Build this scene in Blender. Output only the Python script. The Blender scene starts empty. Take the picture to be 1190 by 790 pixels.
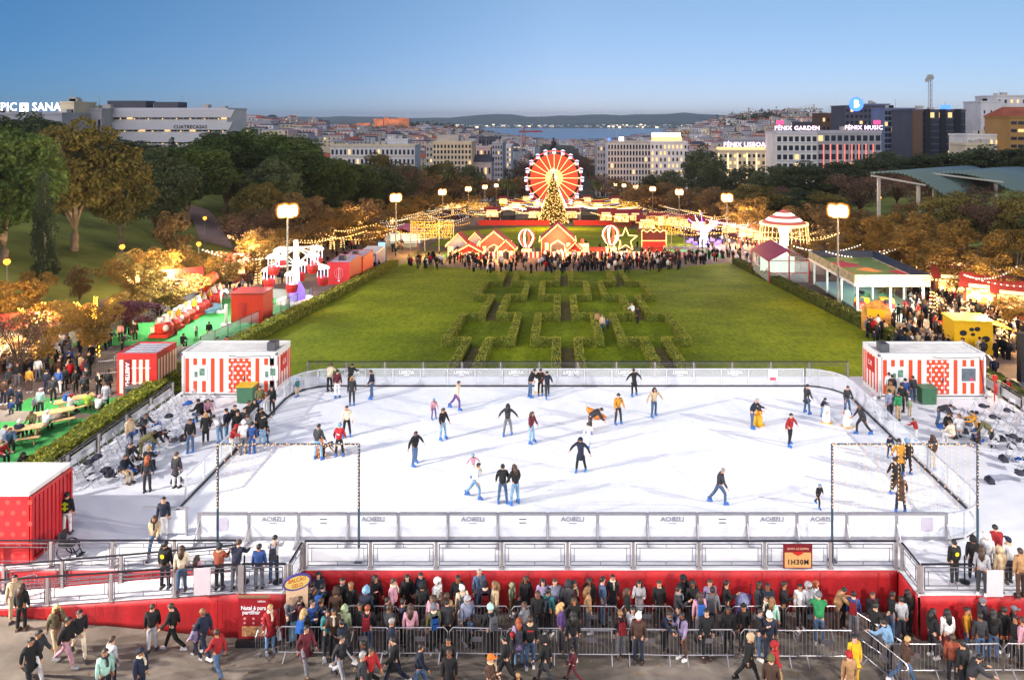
import bpy, math, random
import numpy as np
from mathutils import Vector, Matrix
random.seed(7); RNG = np.random.default_rng(7)
S = bpy.context.scene
COL = S.collection
PI = math.pi
# ---------------------------------------------------------------- camera model (photo 1190 x 790)
F, PX, HY, CH = 850.0, 650.0, 137.0, 17.5
LEN = 36.0 * F / 1190
def xat(px, d): return (px - PX) / F * d
def zat(py, d): return CH - (py - HY) / F * d
BY = [-400, 34, 46, 50, 430, 1500, 3300, 3700, 20000]
BZ = [-1.65, -1.65, -1.3, -1.3, -32.5, -62, -97, -106, -106]
def base(y): return float(np.interp(y, BY, BZ))
def sstep(a, b, v):
    t = max(0.0, min(1.0, (v - a) / (b - a))); return t * t * (3 - 2 * t)
def g(x, y):
    z = base(y)
    w = sstep(40, 58, y) * (1 - sstep(330, 480, y))
    if x < -55: z += w * 0.27 * min(-55 - x, 70)
    if x > 62: z += w * 0.15 * min(x - 62, 70)
    if y > 300:
        s = sstep(300, 520, y)
        z += s * sstep(60, 260, x) * 22 * (1 - sstep(800, 1400, y))
        z += s * sstep(60, 420, -x) * 24 * (1 - sstep(1000, 1900, y))
        z += 38 * math.exp(-((x + 620) / 380) ** 2 - ((y - 1250) / 380) ** 2)
        z += 60 * math.exp(-((x + 470) / 330) ** 2 - ((y - 2250) / 420) ** 2)
        z += 80 * math.exp(-((x - 520) / 300) ** 2 - ((y - 1750) / 420) ** 2)
        z += 40 * math.exp(-((x - 1100) / 420) ** 2 - ((y - 1300) / 500) ** 2)
    return z
def gpt(px, py):
    """ground point seen at a photo pixel"""
    k = (py - HY) / F
    d = 14.7 / max(k - 0.082, 0.004) if k < 0.37 else 18.9 / k
    for _ in range(40):
        z = g(xat(px, d), d); d2 = (CH - z) / k
        d = d * .6 + d2 * .4
    return Vector((xat(px, d), d, g(xat(px, d), d)))

# ---------------------------------------------------------------- colours and materials
def lin(h):
    h = h.lstrip('#'); c = [int(h[i:i + 2], 16) / 255 for i in (0, 2, 4)]
    return tuple(v / 12.92 if v <= .04045 else ((v + .055) / 1.055) ** 2.4 for v in c)
MATS = {}
def new_mat(name):
    m = bpy.data.materials.new(name); m.use_nodes = True
    return m, m.node_tree, m.node_tree.nodes['Principled BSDF']
def mat(name, col, rough=.7, metal=0.0, var=.25, scale=4.0, bump=0.0, detail=4):
    if name in MATS: return MATS[name]
    if isinstance(col, str): col = lin(col)
    m, nt, b = new_mat(name)
    b.inputs['Roughness'].default_value = rough; b.inputs['Metallic'].default_value = metal
    if rough >= .8: b.inputs['Specular IOR Level'].default_value = .15
    if var:
        tc = nt.nodes.new('ShaderNodeTexCoord'); n = nt.nodes.new('ShaderNodeTexNoise')
        n.inputs['Scale'].default_value = scale; n.inputs['Detail'].default_value = detail
        nt.links.new(tc.outputs['Object'], n.inputs['Vector'])
        r = nt.nodes.new('ShaderNodeValToRGB')
        r.color_ramp.elements[0].position = .3; r.color_ramp.elements[1].position = .7
        r.color_ramp.elements[0].color = (*[c * (1 - var) for c in col], 1)
        r.color_ramp.elements[1].color = (*[min(1, c * (1 + var)) for c in col], 1)
        nt.links.new(n.outputs['Fac'], r.inputs['Fac']); nt.links.new(r.outputs['Color'], b.inputs['Base Color'])
        if bump:
            bp = nt.nodes.new('ShaderNodeBump'); bp.inputs['Strength'].default_value = bump
            nt.links.new(n.outputs['Fac'], bp.inputs['Height']); nt.links.new(bp.outputs['Normal'], b.inputs['Normal'])
    else:
        b.inputs['Base Color'].default_value = (*col, 1)
    MATS[name] = m; return m
def emit(name, col, strength, sample='NONE'):
    if name in MATS: return MATS[name]
    if isinstance(col, str): col = lin(col)
    m, nt, b = new_mat(name)
    b.inputs['Base Color'].default_value = (*[c * .5 for c in col], 1)
    b.inputs['Emission Color'].default_value = (*col, 1); b.inputs['Emission Strength'].default_value = strength
    m.cycles.emission_sampling = sample
    MATS[name] = m; return m
def objcol(name, rough=.85, var=.3, scale=9, mottled=0):
    """cloth, hair ... whose colour is the object's own colour, with a woven unevenness"""
    m, nt, b = new_mat(name); b.inputs['Roughness'].default_value = rough
    oi = nt.nodes.new('ShaderNodeObjectInfo'); tc = nt.nodes.new('ShaderNodeTexCoord')
    n = nt.nodes.new('ShaderNodeTexNoise'); n.inputs['Scale'].default_value = scale; n.inputs['Detail'].default_value = 3
    nt.links.new(tc.outputs['Object'], n.inputs['Vector'])
    mr = nt.nodes.new('ShaderNodeMapRange'); mr.inputs[1].default_value = .3; mr.inputs[2].default_value = .7
    mr.inputs[3].default_value = 1 - var; mr.inputs[4].default_value = 1 + var
    nt.links.new(n.outputs['Fac'], mr.inputs[0])
    mx = nt.nodes.new('ShaderNodeVectorMath'); mx.operation = 'SCALE'
    nt.links.new(oi.outputs['Color'], mx.inputs[0]); nt.links.new(mr.outputs[0], mx.inputs['Scale'])
    nt.links.new(mx.outputs[0], b.inputs['Base Color'])
    if mottled:
        n3 = nt.nodes.new('ShaderNodeTexNoise'); n3.inputs['Scale'].default_value = 7; n3.inputs['Detail'].default_value = 2; n3.inputs['Distortion'].default_value = 1.2; nt.links.new(tc.outputs['Object'], n3.inputs['Vector'])
        bp = nt.nodes.new('ShaderNodeBump'); bp.inputs['Strength'].default_value = mottled; bp.inputs['Distance'].default_value = .06; nt.links.new(n3.outputs['Fac'], bp.inputs['Height']); nt.links.new(bp.outputs['Normal'], b.inputs['Normal'])
    return m
def leafmat(name, c1, c2, var=.35, scale=.25):
    if name in MATS: return MATS[name]
    m, nt, b = new_mat(name); b.inputs['Roughness'].default_value = .75; b.inputs['Specular IOR Level'].default_value = .2
    tc = nt.nodes.new('ShaderNodeTexCoord'); n = nt.nodes.new('ShaderNodeTexNoise'); n.inputs['Scale'].default_value = scale
    n.inputs['Detail'].default_value = 5; n.inputs['Roughness'].default_value = .7
    nt.links.new(tc.outputs['Object'], n.inputs['Vector'])
    r = nt.nodes.new('ShaderNodeValToRGB'); r.color_ramp.elements[0].position = .35; r.color_ramp.elements[1].position = .65
    r.color_ramp.elements[0].color = (*lin(c1), 1); r.color_ramp.elements[1].color = (*lin(c2), 1)
    nt.links.new(n.outputs['Fac'], r.inputs['Fac'])
    oi = nt.nodes.new('ShaderNodeObjectInfo'); hs = nt.nodes.new('ShaderNodeHueSaturation')
    mr = nt.nodes.new('ShaderNodeMapRange'); mr.inputs[3].default_value = 1 - var; mr.inputs[4].default_value = 1 + var
    nt.links.new(oi.outputs['Random'], mr.inputs[0]); nt.links.new(mr.outputs[0], hs.inputs['Value'])
    nt.links.new(r.outputs['Color'], hs.inputs['Color']); nt.links.new(hs.outputs['Color'], b.inputs['Base Color'])
    tr = nt.nodes.new('ShaderNodeBsdfTranslucent'); nt.links.new(hs.outputs['Color'], tr.inputs['Color'])
    mix = nt.nodes.new('ShaderNodeMixShader'); mix.inputs[0].default_value = .3
    nt.links.new(b.outputs[0], mix.inputs[1]); nt.links.new(tr.outputs[0], mix.inputs[2])
    nt.links.new(mix.outputs[0], nt.nodes['Material Output'].inputs['Surface'])
    MATS[name] = m; return m
def glass(name, tint, alpha, rough=.05):
    if name in MATS: return MATS[name]
    m, nt, b = new_mat(name)
    b.inputs['Base Color'].default_value = (*tint, 1); b.inputs['Roughness'].default_value = rough
    tr = nt.nodes.new('ShaderNodeBsdfTransparent'); mix = nt.nodes.new('ShaderNodeMixShader'); mix.inputs[0].default_value = alpha
    nt.links.new(tr.outputs[0], mix.inputs[1]); nt.links.new(b.outputs[0], mix.inputs[2])
    nt.links.new(mix.outputs[0], nt.nodes['Material Output'].inputs['Surface'])
    MATS[name] = m; return m
def stripes(name, ca, cb, period, duty=.5, axis=0, rough=.5, var=.06):
    """hard stripes along an object axis"""
    if name in MATS: return MATS[name]
    m, nt, b = new_mat(name); b.inputs['Roughness'].default_value = rough
    tc = nt.nodes.new('ShaderNodeTexCoord'); sp = nt.nodes.new('ShaderNodeSeparateXYZ')
    nt.links.new(tc.outputs['Object'], sp.inputs[0])
    a = nt.nodes.new('ShaderNodeMath'); a.operation = 'DIVIDE'; a.inputs[1].default_value = period
    nt.links.new(sp.outputs[axis], a.inputs[0])
    f = nt.nodes.new('ShaderNodeMath'); f.operation = 'FRACT'; nt.links.new(a.outputs[0], f.inputs[0])
    l = nt.nodes.new('ShaderNodeMath'); l.operation = 'LESS_THAN'; l.inputs[1].default_value = duty
    nt.links.new(f.outputs[0], l.inputs[0])
    mx = nt.nodes.new('ShaderNodeMix'); mx.data_type = 'RGBA'
    mx.inputs[6].default_value = (*lin(ca), 1); mx.inputs[7].default_value = (*lin(cb), 1)
    nt.links.new(l.outputs[0], mx.inputs[0]); nt.links.new(mx.outputs[2], b.inputs['Base Color'])
    MATS[name] = m; return m

# ---------------------------------------------------------------- object helpers
def tag(o, label=None, cat=None, group=None, kind=None):
    if label: o['label'] = label
    if cat: o['category'] = cat
    if group: o['group'] = group
    if kind: o['kind'] = kind
    return o
def thing(name, label, cat, loc=(0, 0, 0), rz=0, group=None):
    o = bpy.data.objects.new(name, None); COL.objects.link(o)
    o.empty_display_size = .2; o.location = loc; o.rotation_euler = (0, 0, rz)
    return tag(o, label, cat, group)
KIDS = {}
def link(name, me, parent=None, loc=None):
    o = bpy.data.objects.new(name, me); COL.objects.link(o)
    if parent is not None: o.parent = parent; KIDS.setdefault(parent.name, []).append(o)
    if loc is not None: o.location = loc
    return o
def copy_tree(o, parent=None):
    c = o.copy(); COL.objects.link(c)
    if parent is not None: c.parent = parent; KIDS.setdefault(parent.name, []).append(c)
    for ch in list(KIDS.get(o.name, [])): copy_tree(ch, c)
    return c
def place(o, loc, rz=0, s=1, label=None, group=None):
    o.location = loc; o.rotation_euler = (0, 0, rz); o.scale = (s, s, s) if not isinstance(s, tuple) else s
    if label: o['label'] = label
    if group: o['group'] = group
    return o
class MB:
    def __init__(self): self.v, self.f, self.m = [], [], []
    def add(self, vs, fs, mi=0):
        n = len(self.v); self.v.extend([tuple(p) for p in vs]); self.f.extend([tuple(i + n for i in q) for q in fs]); self.m.extend([mi] * len(fs)); return self
    def box(self, c, s, rz=0, mi=0, taper=1.0):
        hx, hy, hz = s[0] / 2, s[1] / 2, s[2] / 2; ca, sa = math.cos(rz), math.sin(rz); vs = []
        for dz in (-1, 1):
            t = taper if dz > 0 else 1
            for dx, dy in ((-1, -1), (1, -1), (1, 1), (-1, 1)):
                x, y = dx * hx * t, dy * hy * t
                vs.append((c[0] + x * ca - y * sa, c[1] + x * sa + y * ca, c[2] + dz * hz))
        return self.add(vs, [(3, 2, 1, 0), (4, 5, 6, 7), (0, 1, 5, 4), (1, 2, 6, 5), (2, 3, 7, 6), (3, 0, 4, 7)], mi)
    def bx(self, x0, x1, y0, y1, z0, z1, mi=0):
        return self.box(((x0 + x1) / 2, (y0 + y1) / 2, (z0 + z1) / 2), (x1 - x0, y1 - y0, z1 - z0), 0, mi)
    def tube(self, pts, r, n=6, mi=0, r2=None, cap=True):
        pts = [Vector(p) for p in pts]; rings = []; N = len(pts)
        for i, p in enumerate(pts):
            a = (pts[min(i + 1, N - 1)] - pts[max(i - 1, 0)])
            if a.length < 1e-9: a = Vector((0, 0, 1))
            a.normalize(); u = a.cross(Vector((0, 0, 1)))
            if u.length < 1e-3: u = a.cross(Vector((1, 0, 0)))
            u.normalize(); w = a.cross(u)
            rr = r if r2 is None else r + (r2 - r) * i / max(1, N - 1)
            if isinstance(r, (list, tuple)): rr = r[i]
            rings.append([p + (u * math.cos(2 * PI * k / n) + w * math.sin(2 * PI * k / n)) * rr for k in range(n)])
        vs = [q for ring in rings for q in ring]; fs = []
        for i in range(N - 1):
            for k in range(n):
                fs.append((i * n + k, i * n + (k + 1) % n, (i + 1) * n + (k + 1) % n, (i + 1) * n + k))
        if cap: fs.append(tuple(range(n))[::-1]); fs.append(tuple((N - 1) * n + k for k in range(n)))
        return self.add(vs, fs, mi)
    def bar(self, p, q, w, h=None, mi=0):
        """square bar from p to q"""
        p, q = Vector(p), Vector(q); a = (q - p).normalized(); h = h or w
        u = a.cross(Vector((0, 0, 1)))
        if u.length < 1e-3: u = Vector((1, 0, 0))
        u.normalize(); t = u.cross(a)
        vs = []
        for e in (p, q):
            for su, st in ((-1, -1), (1, -1), (1, 1), (-1, 1)): vs.append(e + u * su * w / 2 + t * st * h / 2)
        return self.add(vs, [(3, 2, 1, 0), (4, 5, 6, 7), (0, 1, 5, 4), (1, 2, 6, 5), (2, 3, 7, 6), (3, 0, 4, 7)], mi)
    def lathe(self, prof, n=12, c=(0, 0, 0), mi=0):
        vs = [(c[0] + r * math.cos(2 * PI * k / n), c[1] + r * math.sin(2 * PI * k / n), c[2] + z) for r, z in prof for k in range(n)]
        fs = [(i * n + k, i * n + (k + 1) % n, (i + 1) * n + (k + 1) % n, (i + 1) * n + k) for i in range(len(prof) - 1) for k in range(n)]
        fs.append(tuple(range(n))[::-1]); fs.append(tuple((len(prof) - 1) * n + k for k in range(n)))
        return self.add(vs, fs, mi)
    def ball(self, c, r, n=8, m=5, mi=0, sz=1.0):
        prof = [(max(1e-4, r * math.sin(PI * i / m)), -r * sz * math.cos(PI * i / m)) for i in range(m + 1)]
        return self.lathe(prof, n, c, mi)
    def prism(self, poly, z0, z1, mi=0):
        n = len(poly); vs = [(x, y, z0) for x, y in poly] + [(x, y, z1) for x, y in poly]
        fs = [tuple(range(n))[::-1], tuple(range(n, 2 * n))] + [(k, (k + 1) % n, n + (k + 1) % n, n + k) for k in range(n)]
        return self.add(vs, fs, mi)
    def vprism(self, poly, y0, y1, mi=0):
        """polygon in x,z pushed along y"""
        n = len(poly); vs = [(x, y0, z) for x, z in poly] + [(x, y1, z) for x, z in poly]
        fs = [tuple(range(n)), tuple(range(n, 2 * n))[::-1]] + [((k + 1) % n, k, n + k, n + (k + 1) % n) for k in range(n)]
        return self.add(vs, fs, mi)
    def build(self, name, m, parent=None, smooth=False, loc=None):
        me = bpy.data.meshes.new(name); me.from_pydata(self.v, [], self.f)
        for x in (m if isinstance(m, (list, tuple)) else [m]): me.materials.append(x)
        if any(self.m): me.polygons.foreach_set('material_index', self.m)
        if smooth: me.polygons.foreach_set('use_smooth', [True] * len(self.f))
        me.update(); return link(name, me, parent, loc)
def np_mesh(name, V, Q, mats, mi=None):
    me = bpy.data.meshes.new(name); nv, nq = len(V), len(Q); k = Q.shape[1]
    me.vertices.add(nv); me.vertices.foreach_set('co', V.astype(np.float32).ravel())
    me.loops.add(nq * k); me.loops.foreach_set('vertex_index', Q.astype(np.int32).ravel())
    me.polygons.add(nq); me.polygons.foreach_set('loop_start', np.arange(0, nq * k, k, dtype=np.int32))
    try: me.polygons.foreach_set('loop_total', np.full(nq, k, dtype=np.int32))
    except Exception: pass
    for m in mats: me.materials.append(m)
    if mi is not None: me.polygons.foreach_set('material_index', np.asarray(mi, dtype=np.int32))
    me.update(calc_edges=True); me.validate(); return me
def leaves(centers, size, flat=0.0):
    """one small leaf-clump quad per centre, random orientation -> V, Q"""
    n = len(centers); a = RNG.normal(size=(n, 3)); a[:, 2] *= (1 - flat); a /= np.linalg.norm(a, axis=1)[:, None] + 1e-9
    t = RNG.normal(size=(n, 3)); b = np.cross(a, t); b /= np.linalg.norm(b, axis=1)[:, None] + 1e-9
    s = size * RNG.uniform(.6, 1.3, size=(n, 1)); a = a * s; b = b * s * .65
    V = np.stack([centers - a - b * .3, centers - a * .1 + b, centers + a + b * .2, centers + a * .1 - b], 1).reshape(-1, 3)
    return V, np.arange(4 * n).reshape(-1, 4)
TXT = {}
def text(name, body, loc, size, m, parent=None, rot=(PI / 2, 0, 0), sx=1.0, ext=.01, bold=0.0, sp=1.0):
    key = (body, size, m.name, ext, bold, sp)
    if key in TXT: o = link(name, TXT[key], parent); o.location = loc; o.rotation_euler = rot; o.scale = (sx, 1, 1); return o
    c = bpy.data.curves.new(name, 'FONT'); c.body = body; c.size = size; c.align_x = 'CENTER'; c.align_y = 'CENTER'
    c.extrude = ext; c.offset = bold; c.materials.append(m); c.resolution_u = 2; c.space_character = sp
    tmp = bpy.data.objects.new('t', c); COL.objects.link(tmp); me = bpy.data.meshes.new_from_object(tmp.evaluated_get(bpy.context.evaluated_depsgraph_get())); bpy.data.objects.remove(tmp); me.name = name; TXT[key] = me
    o = link(name, me, parent); o.location = loc; o.rotation_euler = rot; o.scale = (sx, 1, 1); return o
def sheet(name, xs, ys, off, m, kind='structure', fn=g):
    xs = sorted(xs); ys = sorted(ys); V = np.array([(x, y, fn(x, y) + off) for y in ys for x in xs]); nx = len(xs)
    Q = np.array([(j * nx + i, j * nx + i + 1, (j + 1) * nx + i + 1, (j + 1) * nx + i) for j in range(len(ys) - 1) for i in range(nx - 1)])
    o = link(name, np_mesh(name, V, Q, [m])); o['kind'] = kind; return o
def lamp(name, loc, col, power, r=.25):
    l = bpy.data.lights.new(name, 'POINT'); l.color = lin(col) if isinstance(col, str) else col; l.energy = power; l.shadow_soft_size = r
    o = bpy.data.objects.new(name, l); COL.objects.link(o); o.location = loc; return o
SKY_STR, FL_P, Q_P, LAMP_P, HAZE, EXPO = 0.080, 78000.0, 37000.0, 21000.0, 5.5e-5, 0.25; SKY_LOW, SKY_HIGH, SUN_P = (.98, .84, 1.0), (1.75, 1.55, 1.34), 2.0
# ================================================================ SETTING
_g0 = g
def g(x, y):
    z = _g0(x, y)
    w = max(0.0, min(1.0, (36 - y) / 5)) * (1 if y > -399 else 0)
    return z + w * .065 * max(0.0, min(12.0, -12 - x))
# --- ground
m_city, nt, b = new_mat('city_ground')
m_city = mat('earth', '#4b4836', .95, var=.4, scale=.05)
xs = [-9000, -6000, -4000, -2500, -1800, -1400] + list(range(-1100, -200, 60)) + [-200, -170, -150, -125, -110, -95, -85, -75, -65, -55, -40, -24, -12, 0, 15, 31, 45, 62, 75, 90, 105, 120, 132, 150, 170, 200] + list(range(240, 1500, 60)) + [1700, 2200, 3000, 4500, 6500, 9000]
ys = [-400, -100, 10, 20, 31, 34, 36, 40, 46, 50, 58, 70, 90, 120, 160, 200, 250, 300, 330, 365, 400, 430, 480, 520] + list(range(580, 3300, 80)) + [3300, 3500, 3700, 6000, 20000]
sheet('ground', xs, ys, 0, m_city, fn=g)
# grass banks left and right of the promenades
m_bank = mat('bank_grass', '#727a3a', .95, var=.45, scale=.12, bump=.3)
sheet('grass_bank', [v for v in xs if -200 <= v <= -55], [v for v in ys if 40 <= v <= 400], .02, m_bank, fn=g)
sheet('grass_bank', [v for v in xs if 62 <= v <= 240], [v for v in ys if 40 <= v <= 400], .02, m_bank, fn=g)
# asphalt forecourt
m_asph = mat('asphalt', '#736b62', .9, var=.28, scale=1.1, bump=.25, detail=9)
nt = m_asph.node_tree; b = nt.nodes['Principled BSDF']; src = b.inputs['Base Color'].links[0].from_socket; tc = nt.nodes.new('ShaderNodeTexCoord')
n2 = nt.nodes.new('ShaderNodeTexNoise'); n2.inputs['Scale'].default_value = .22; n2.inputs['Detail'].default_value = 7; n2.inputs['Roughness'].default_value = .65; nt.links.new(tc.outputs['Object'], n2.inputs['Vector'])
mr = nt.nodes.new('ShaderNodeMapRange'); mr.inputs[1].default_value = .35; mr.inputs[2].default_value = .65; mr.inputs[3].default_value = .6; mr.inputs[4].default_value = 1.25; nt.links.new(n2.outputs['Fac'], mr.inputs[0])
sm_ = nt.nodes.new('ShaderNodeVectorMath'); sm_.operation = 'SCALE'; nt.links.new(src, sm_.inputs[0]); nt.links.new(mr.outputs[0], sm_.inputs['Scale']); nt.links.new(sm_.outputs[0], b.inputs['Base Color'])
sheet('pavement', [-90, -24, -12, 0, 15, 31, 62, 90], [-60, 10, 20, 31, 34, 36, 40, 46], .012, m_asph, fn=g)
m_prom = mat('promenade_paving', '#6b5b52', .9, var=.22, scale=.6, bump=.15, detail=8)
sheet('promenade', [-55, -40, -28.4], [46, 50, 58, 70, 90, 120, 160, 200, 250, 300, 330, 365, 400, 430], .03, m_prom, fn=g)
sheet('promenade', [31, 45, 62], [46, 50, 58, 70, 90, 120, 160, 200, 250, 300, 330, 365, 400, 430], .03, m_prom, fn=g)
sheet('footpath', [-28.4, 31], [104, 110, 120, 136], .03, mat('path_gravel', '#6e6259', .9, var=.2, scale=1.5), fn=g)
sheet('plaza', [-28.4, 31], [224, 250, 300, 330, 365, 400, 430], .03, mat('plaza_paving', '#6a625b', .9, var=.2, scale=.8), fn=g)
# the path up the left bank
pb = []
for px, py in ((252, 285), (245, 268), (236, 252), (226, 240)): pb.append(gpt(px, py))
V = []
for p in pb:
    for s in (-3.2, 3.2): V.append((p.x + s, p.y, g(p.x + s, p.y) + .12))
o = link('path', np_mesh('path', np.array(V), np.array([(2 * i, 2 * i + 1, 2 * i + 3, 2 * i + 2) for i in range(3)]), [mat('path_pink', '#a28c82', .9, var=.15, scale=1)])); o['kind'] = 'structure'
# --- lawns with a curved far edge
m_lawn, nt, b = new_mat('lawn_grass'); b.inputs['Roughness'].default_value = .95; b.inputs['Specular IOR Level'].default_value = .08
tc = nt.nodes.new('ShaderNodeTexCoord')
n1 = nt.nodes.new('ShaderNodeTexNoise'); n1.inputs['Scale'].default_value = .11; n1.inputs['Detail'].default_value = 6; n1.inputs['Roughness'].default_value = .62
n2 = nt.nodes.new('ShaderNodeTexNoise'); n2.inputs['Scale'].default_value = 3.0; n2.inputs['Detail'].default_value = 8; n2.inputs['Roughness'].default_value = .75
mp = nt.nodes.new('ShaderNodeMapping'); mp.inputs['Scale'].default_value = (1, .35, 1)
nt.links.new(tc.outputs['Object'], n1.inputs['Vector']); nt.links.new(tc.outputs['Object'], mp.inputs['Vector']); nt.links.new(mp.outputs[0], n2.inputs['Vector'])
r1 = nt.nodes.new('ShaderNodeValToRGB'); e = r1.color_ramp.elements; e[0].position = .32; e[1].position = .68
e[0].color = (*lin('#5a6612'), 1); e[1].color = (*lin('#848f1a'), 1); k = e.new(.5); k.color = (*lin('#6e7c14'), 1)
nt.links.new(n1.outputs['Fac'], r1.inputs['Fac'])
mr = nt.nodes.new('ShaderNodeMapRange'); mr.inputs[1].default_value = .3; mr.inputs[2].default_value = .7; mr.inputs[3].default_value = .55; mr.inputs[4].default_value = 1.4
nt.links.new(n2.outputs['Fac'], mr.inputs[0])
mx = nt.nodes.new('ShaderNodeVectorMath'); mx.operation = 'SCALE'; nt.links.new(r1.outputs['Color'], mx.inputs[0]); nt.links.new(mr.outputs[0], mx.inputs['Scale'])
nt.links.new(mx.outputs[0], b.inputs['Base Color'])
bp = nt.nodes.new('ShaderNodeBump'); bp.inputs['Strength'].default_value = .6; bp.inputs['Distance'].default_value = .15
nt.links.new(n2.outputs['Fac'], bp.inputs['Height']); nt.links.new(bp.outputs['Normal'], b.inputs['Normal'])
def lawn(name, x0, x1, y0, near, far, m, off=.06, nx=14, ny=10):
    V = []
    for j in range(ny + 1):
        for i in range(nx + 1):
            x = x0 + (x1 - x0) * i / nx; a = near(x); y = a + (far(x) - a) * j / ny; V.append((x, y, g(x, y) + off))
    Q = [(j * (nx + 1) + i, j * (nx + 1) + i + 1, (j + 1) * (nx + 1) + i + 1, (j + 1) * (nx + 1) + i) for j in range(ny) for i in range(nx)]
    o = link(name, np_mesh(name, np.array(V), np.array(Q), [m])); o['kind'] = 'structure'; return o
lawn('lawn', -26.9, 29.3, 50, lambda x: 50.3, lambda x: 114.5 + 12 * ((x - 1) / 28) ** 2, m_lawn)
lawn('lawn', -28, 30, 150, lambda x: 152 + 6 * abs(x / 28), lambda x: 222 - 26 * (x / 29) ** 2, m_lawn)
# grass strips beside the platform
sheet('grass_strip', [-28.2, -24.3], [33, 34, 36, 40, 46, 49], .05, m_lawn, fn=g)
sheet('grass_strip', [27.8, 30.8], [33, 34, 36, 40, 46, 49], .05, m_lawn, fn=g)
m_turf = mat('artificial_turf', '#3c8a48', .9, var=.12, scale=8)
sheet('turf_mat', [-35.5, -28.4], [36, 40, 46, 49], .06, m_turf, fn=g)
sheet('turf_mat', [-43, -30.5], [64, 70, 80, 89], .05, m_turf, fn=g)
sheet('turf_mat', [-22, 31], [134.5, 140, 149], .05, mat('turf_dark', '#2b6d38', .9, var=.15, scale=3), fn=g)
# --- river and the far shore
MB().add([(-14000, 3450, -100), (14000, 3450, -100), (14000, 12000, -100), (-14000, 12000, -100)], [(0, 1, 2, 3)]).build('river', mat('river_water', '#32577c', .25, var=.15, scale=.002))['kind'] = 'structure'
def hillmesh(name, y0, depth, x0, x1, prof, m, zb=-101):
    n = 90; V = []; rows = [(0, 0), (.12, .25), (.35, .7), (.6, 1.0), (1, .6)]
    for t, h in rows:
        for i in range(n + 1):
            x = x0 + (x1 - x0) * i / n; V.append((x, y0 + depth * t + 60 * math.sin(i * 1.7 + t * 5), zb + prof(x) * h * (1 + .06 * math.sin(i * 2.3 + t * 9))))
    Q = [(j * (n + 1) + i, j * (n + 1) + i + 1, (j + 1) * (n + 1) + i + 1, (j + 1) * (n + 1) + i) for j in range(4) for i in range(n)]
    o = link(name, np_mesh(name, np.array(V), np.array(Q), [m], None)); o['kind'] = 'structure'
    o.data.polygons.foreach_set('use_smooth', [True] * len(Q)); return o
m_shore = mat('shore_land', '#59634f', .95, var=.3, scale=.004)
hillmesh('far_shore', 8200, 2400, -9000, 9000, lambda x: 46 + 12 * math.sin(x / 700) + 26 * math.exp(-((x + 2300) / 700) ** 2), m_shore)
hillmesh('hills', 11500, 3500, -13000, 13000, lambda x: 118 + 50 * math.exp(-((x - 1250) / 2100) ** 2) + 110 * math.exp(-((x + 1150) / 420) ** 2) * .55 + 40 * math.exp(-((x - 2300) / 900) ** 2) + 10 * math.sin(x / 330) + 26 * math.exp(-((x + 4800) / 1500) ** 2), m_shore)
# --- the platform and the ice
m_plat = mat('platform_white', '#d9dade', .6, var=.05, scale=.8)
m_ice, nt, b = new_mat('ice'); b.inputs['Roughness'].default_value = .22
tc = nt.nodes.new('ShaderNodeTexCoord'); n1 = nt.nodes.new('ShaderNodeTexNoise'); n1.inputs['Scale'].default_value = .5; n1.inputs['Detail'].default_value = 9; n1.inputs['Distortion'].default_value = 1.5
nt.links.new(tc.outputs['Object'], n1.inputs['Vector']); r1 = nt.nodes.new('ShaderNodeValToRGB'); e = r1.color_ramp.elements
e[0].position = .3; e[1].position = .7; e[0].color = (.80, .82, .86, 1); e[1].color = (.87, .88, .89, 1)
nt.links.new(n1.outputs['Fac'], r1.inputs['Fac'])
sc_ = nt.nodes.new('ShaderNodeTexNoise'); sc_.inputs['Scale'].default_value = .55; sc_.inputs['Detail'].default_value = 3; sc_.inputs['Distortion'].default_value = 6; nt.links.new(tc.outputs['Object'], sc_.inputs['Vector'])
rs_ = nt.nodes.new('ShaderNodeValToRGB'); q_ = rs_.color_ramp.elements; q_[0].position = .47; q_[0].color = (1, 1, 1, 1); q_[1].position = .53; q_[1].color = (1, 1, 1, 1); q2_ = q_.new(.5); q2_.color = (.86, .89, .93, 1); nt.links.new(sc_.outputs['Fac'], rs_.inputs['Fac'])
ml_ = nt.nodes.new('ShaderNodeVectorMath'); ml_.operation = 'MULTIPLY'; nt.links.new(r1.outputs['Color'], ml_.inputs[0]); nt.links.new(rs_.outputs['Color'], ml_.inputs[1]); nt.links.new(ml_.outputs[0], b.inputs['Base Color'])
mr = nt.nodes.new('ShaderNodeMapRange'); mr.inputs[3].default_value = .25; mr.inputs[4].default_value = .6; nt.links.new(n1.outputs['Fac'], mr.inputs[0]); nt.links.new(mr.outputs[0], b.inputs['Roughness'])
plat = MB().prism([(-24.2, 28.4), (-10, 28.4), (13.2, 28.4), (13.2, 26.9), (32, 26.9), (32, 30), (27.6, 34), (27.6, 49.6), (-24.2, 49.6)], -.12, -.02).build('rink_platform', m_plat)
tag(plat, 'wide white deck that carries the ice rink and its seating', 'platform')
xr0, xr1, yr0, yr1 = -17.0, 18.2, 30.3, 47.6
def rrect(x0, x1, y0, y1, r, n=7):
    P = []
    for cx, cy, a0 in ((x1 - r, y0 + r, -90), (x1 - r, y1 - r, 0), (x0 + r, y1 - r, 90), (x0 + r, y0 + r, 180)):
        for i in range(n + 1):
            a = math.radians(a0 + 90 * i / n); P.append((cx + r * math.cos(a), cy + r * math.sin(a)))
    return P
ICE = rrect(xr0, xr1, yr0, yr1, 2.2)
MB().prism(ICE, -.018, .02).build('ice_sheet', m_ice)['kind'] = 'structure'
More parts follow.
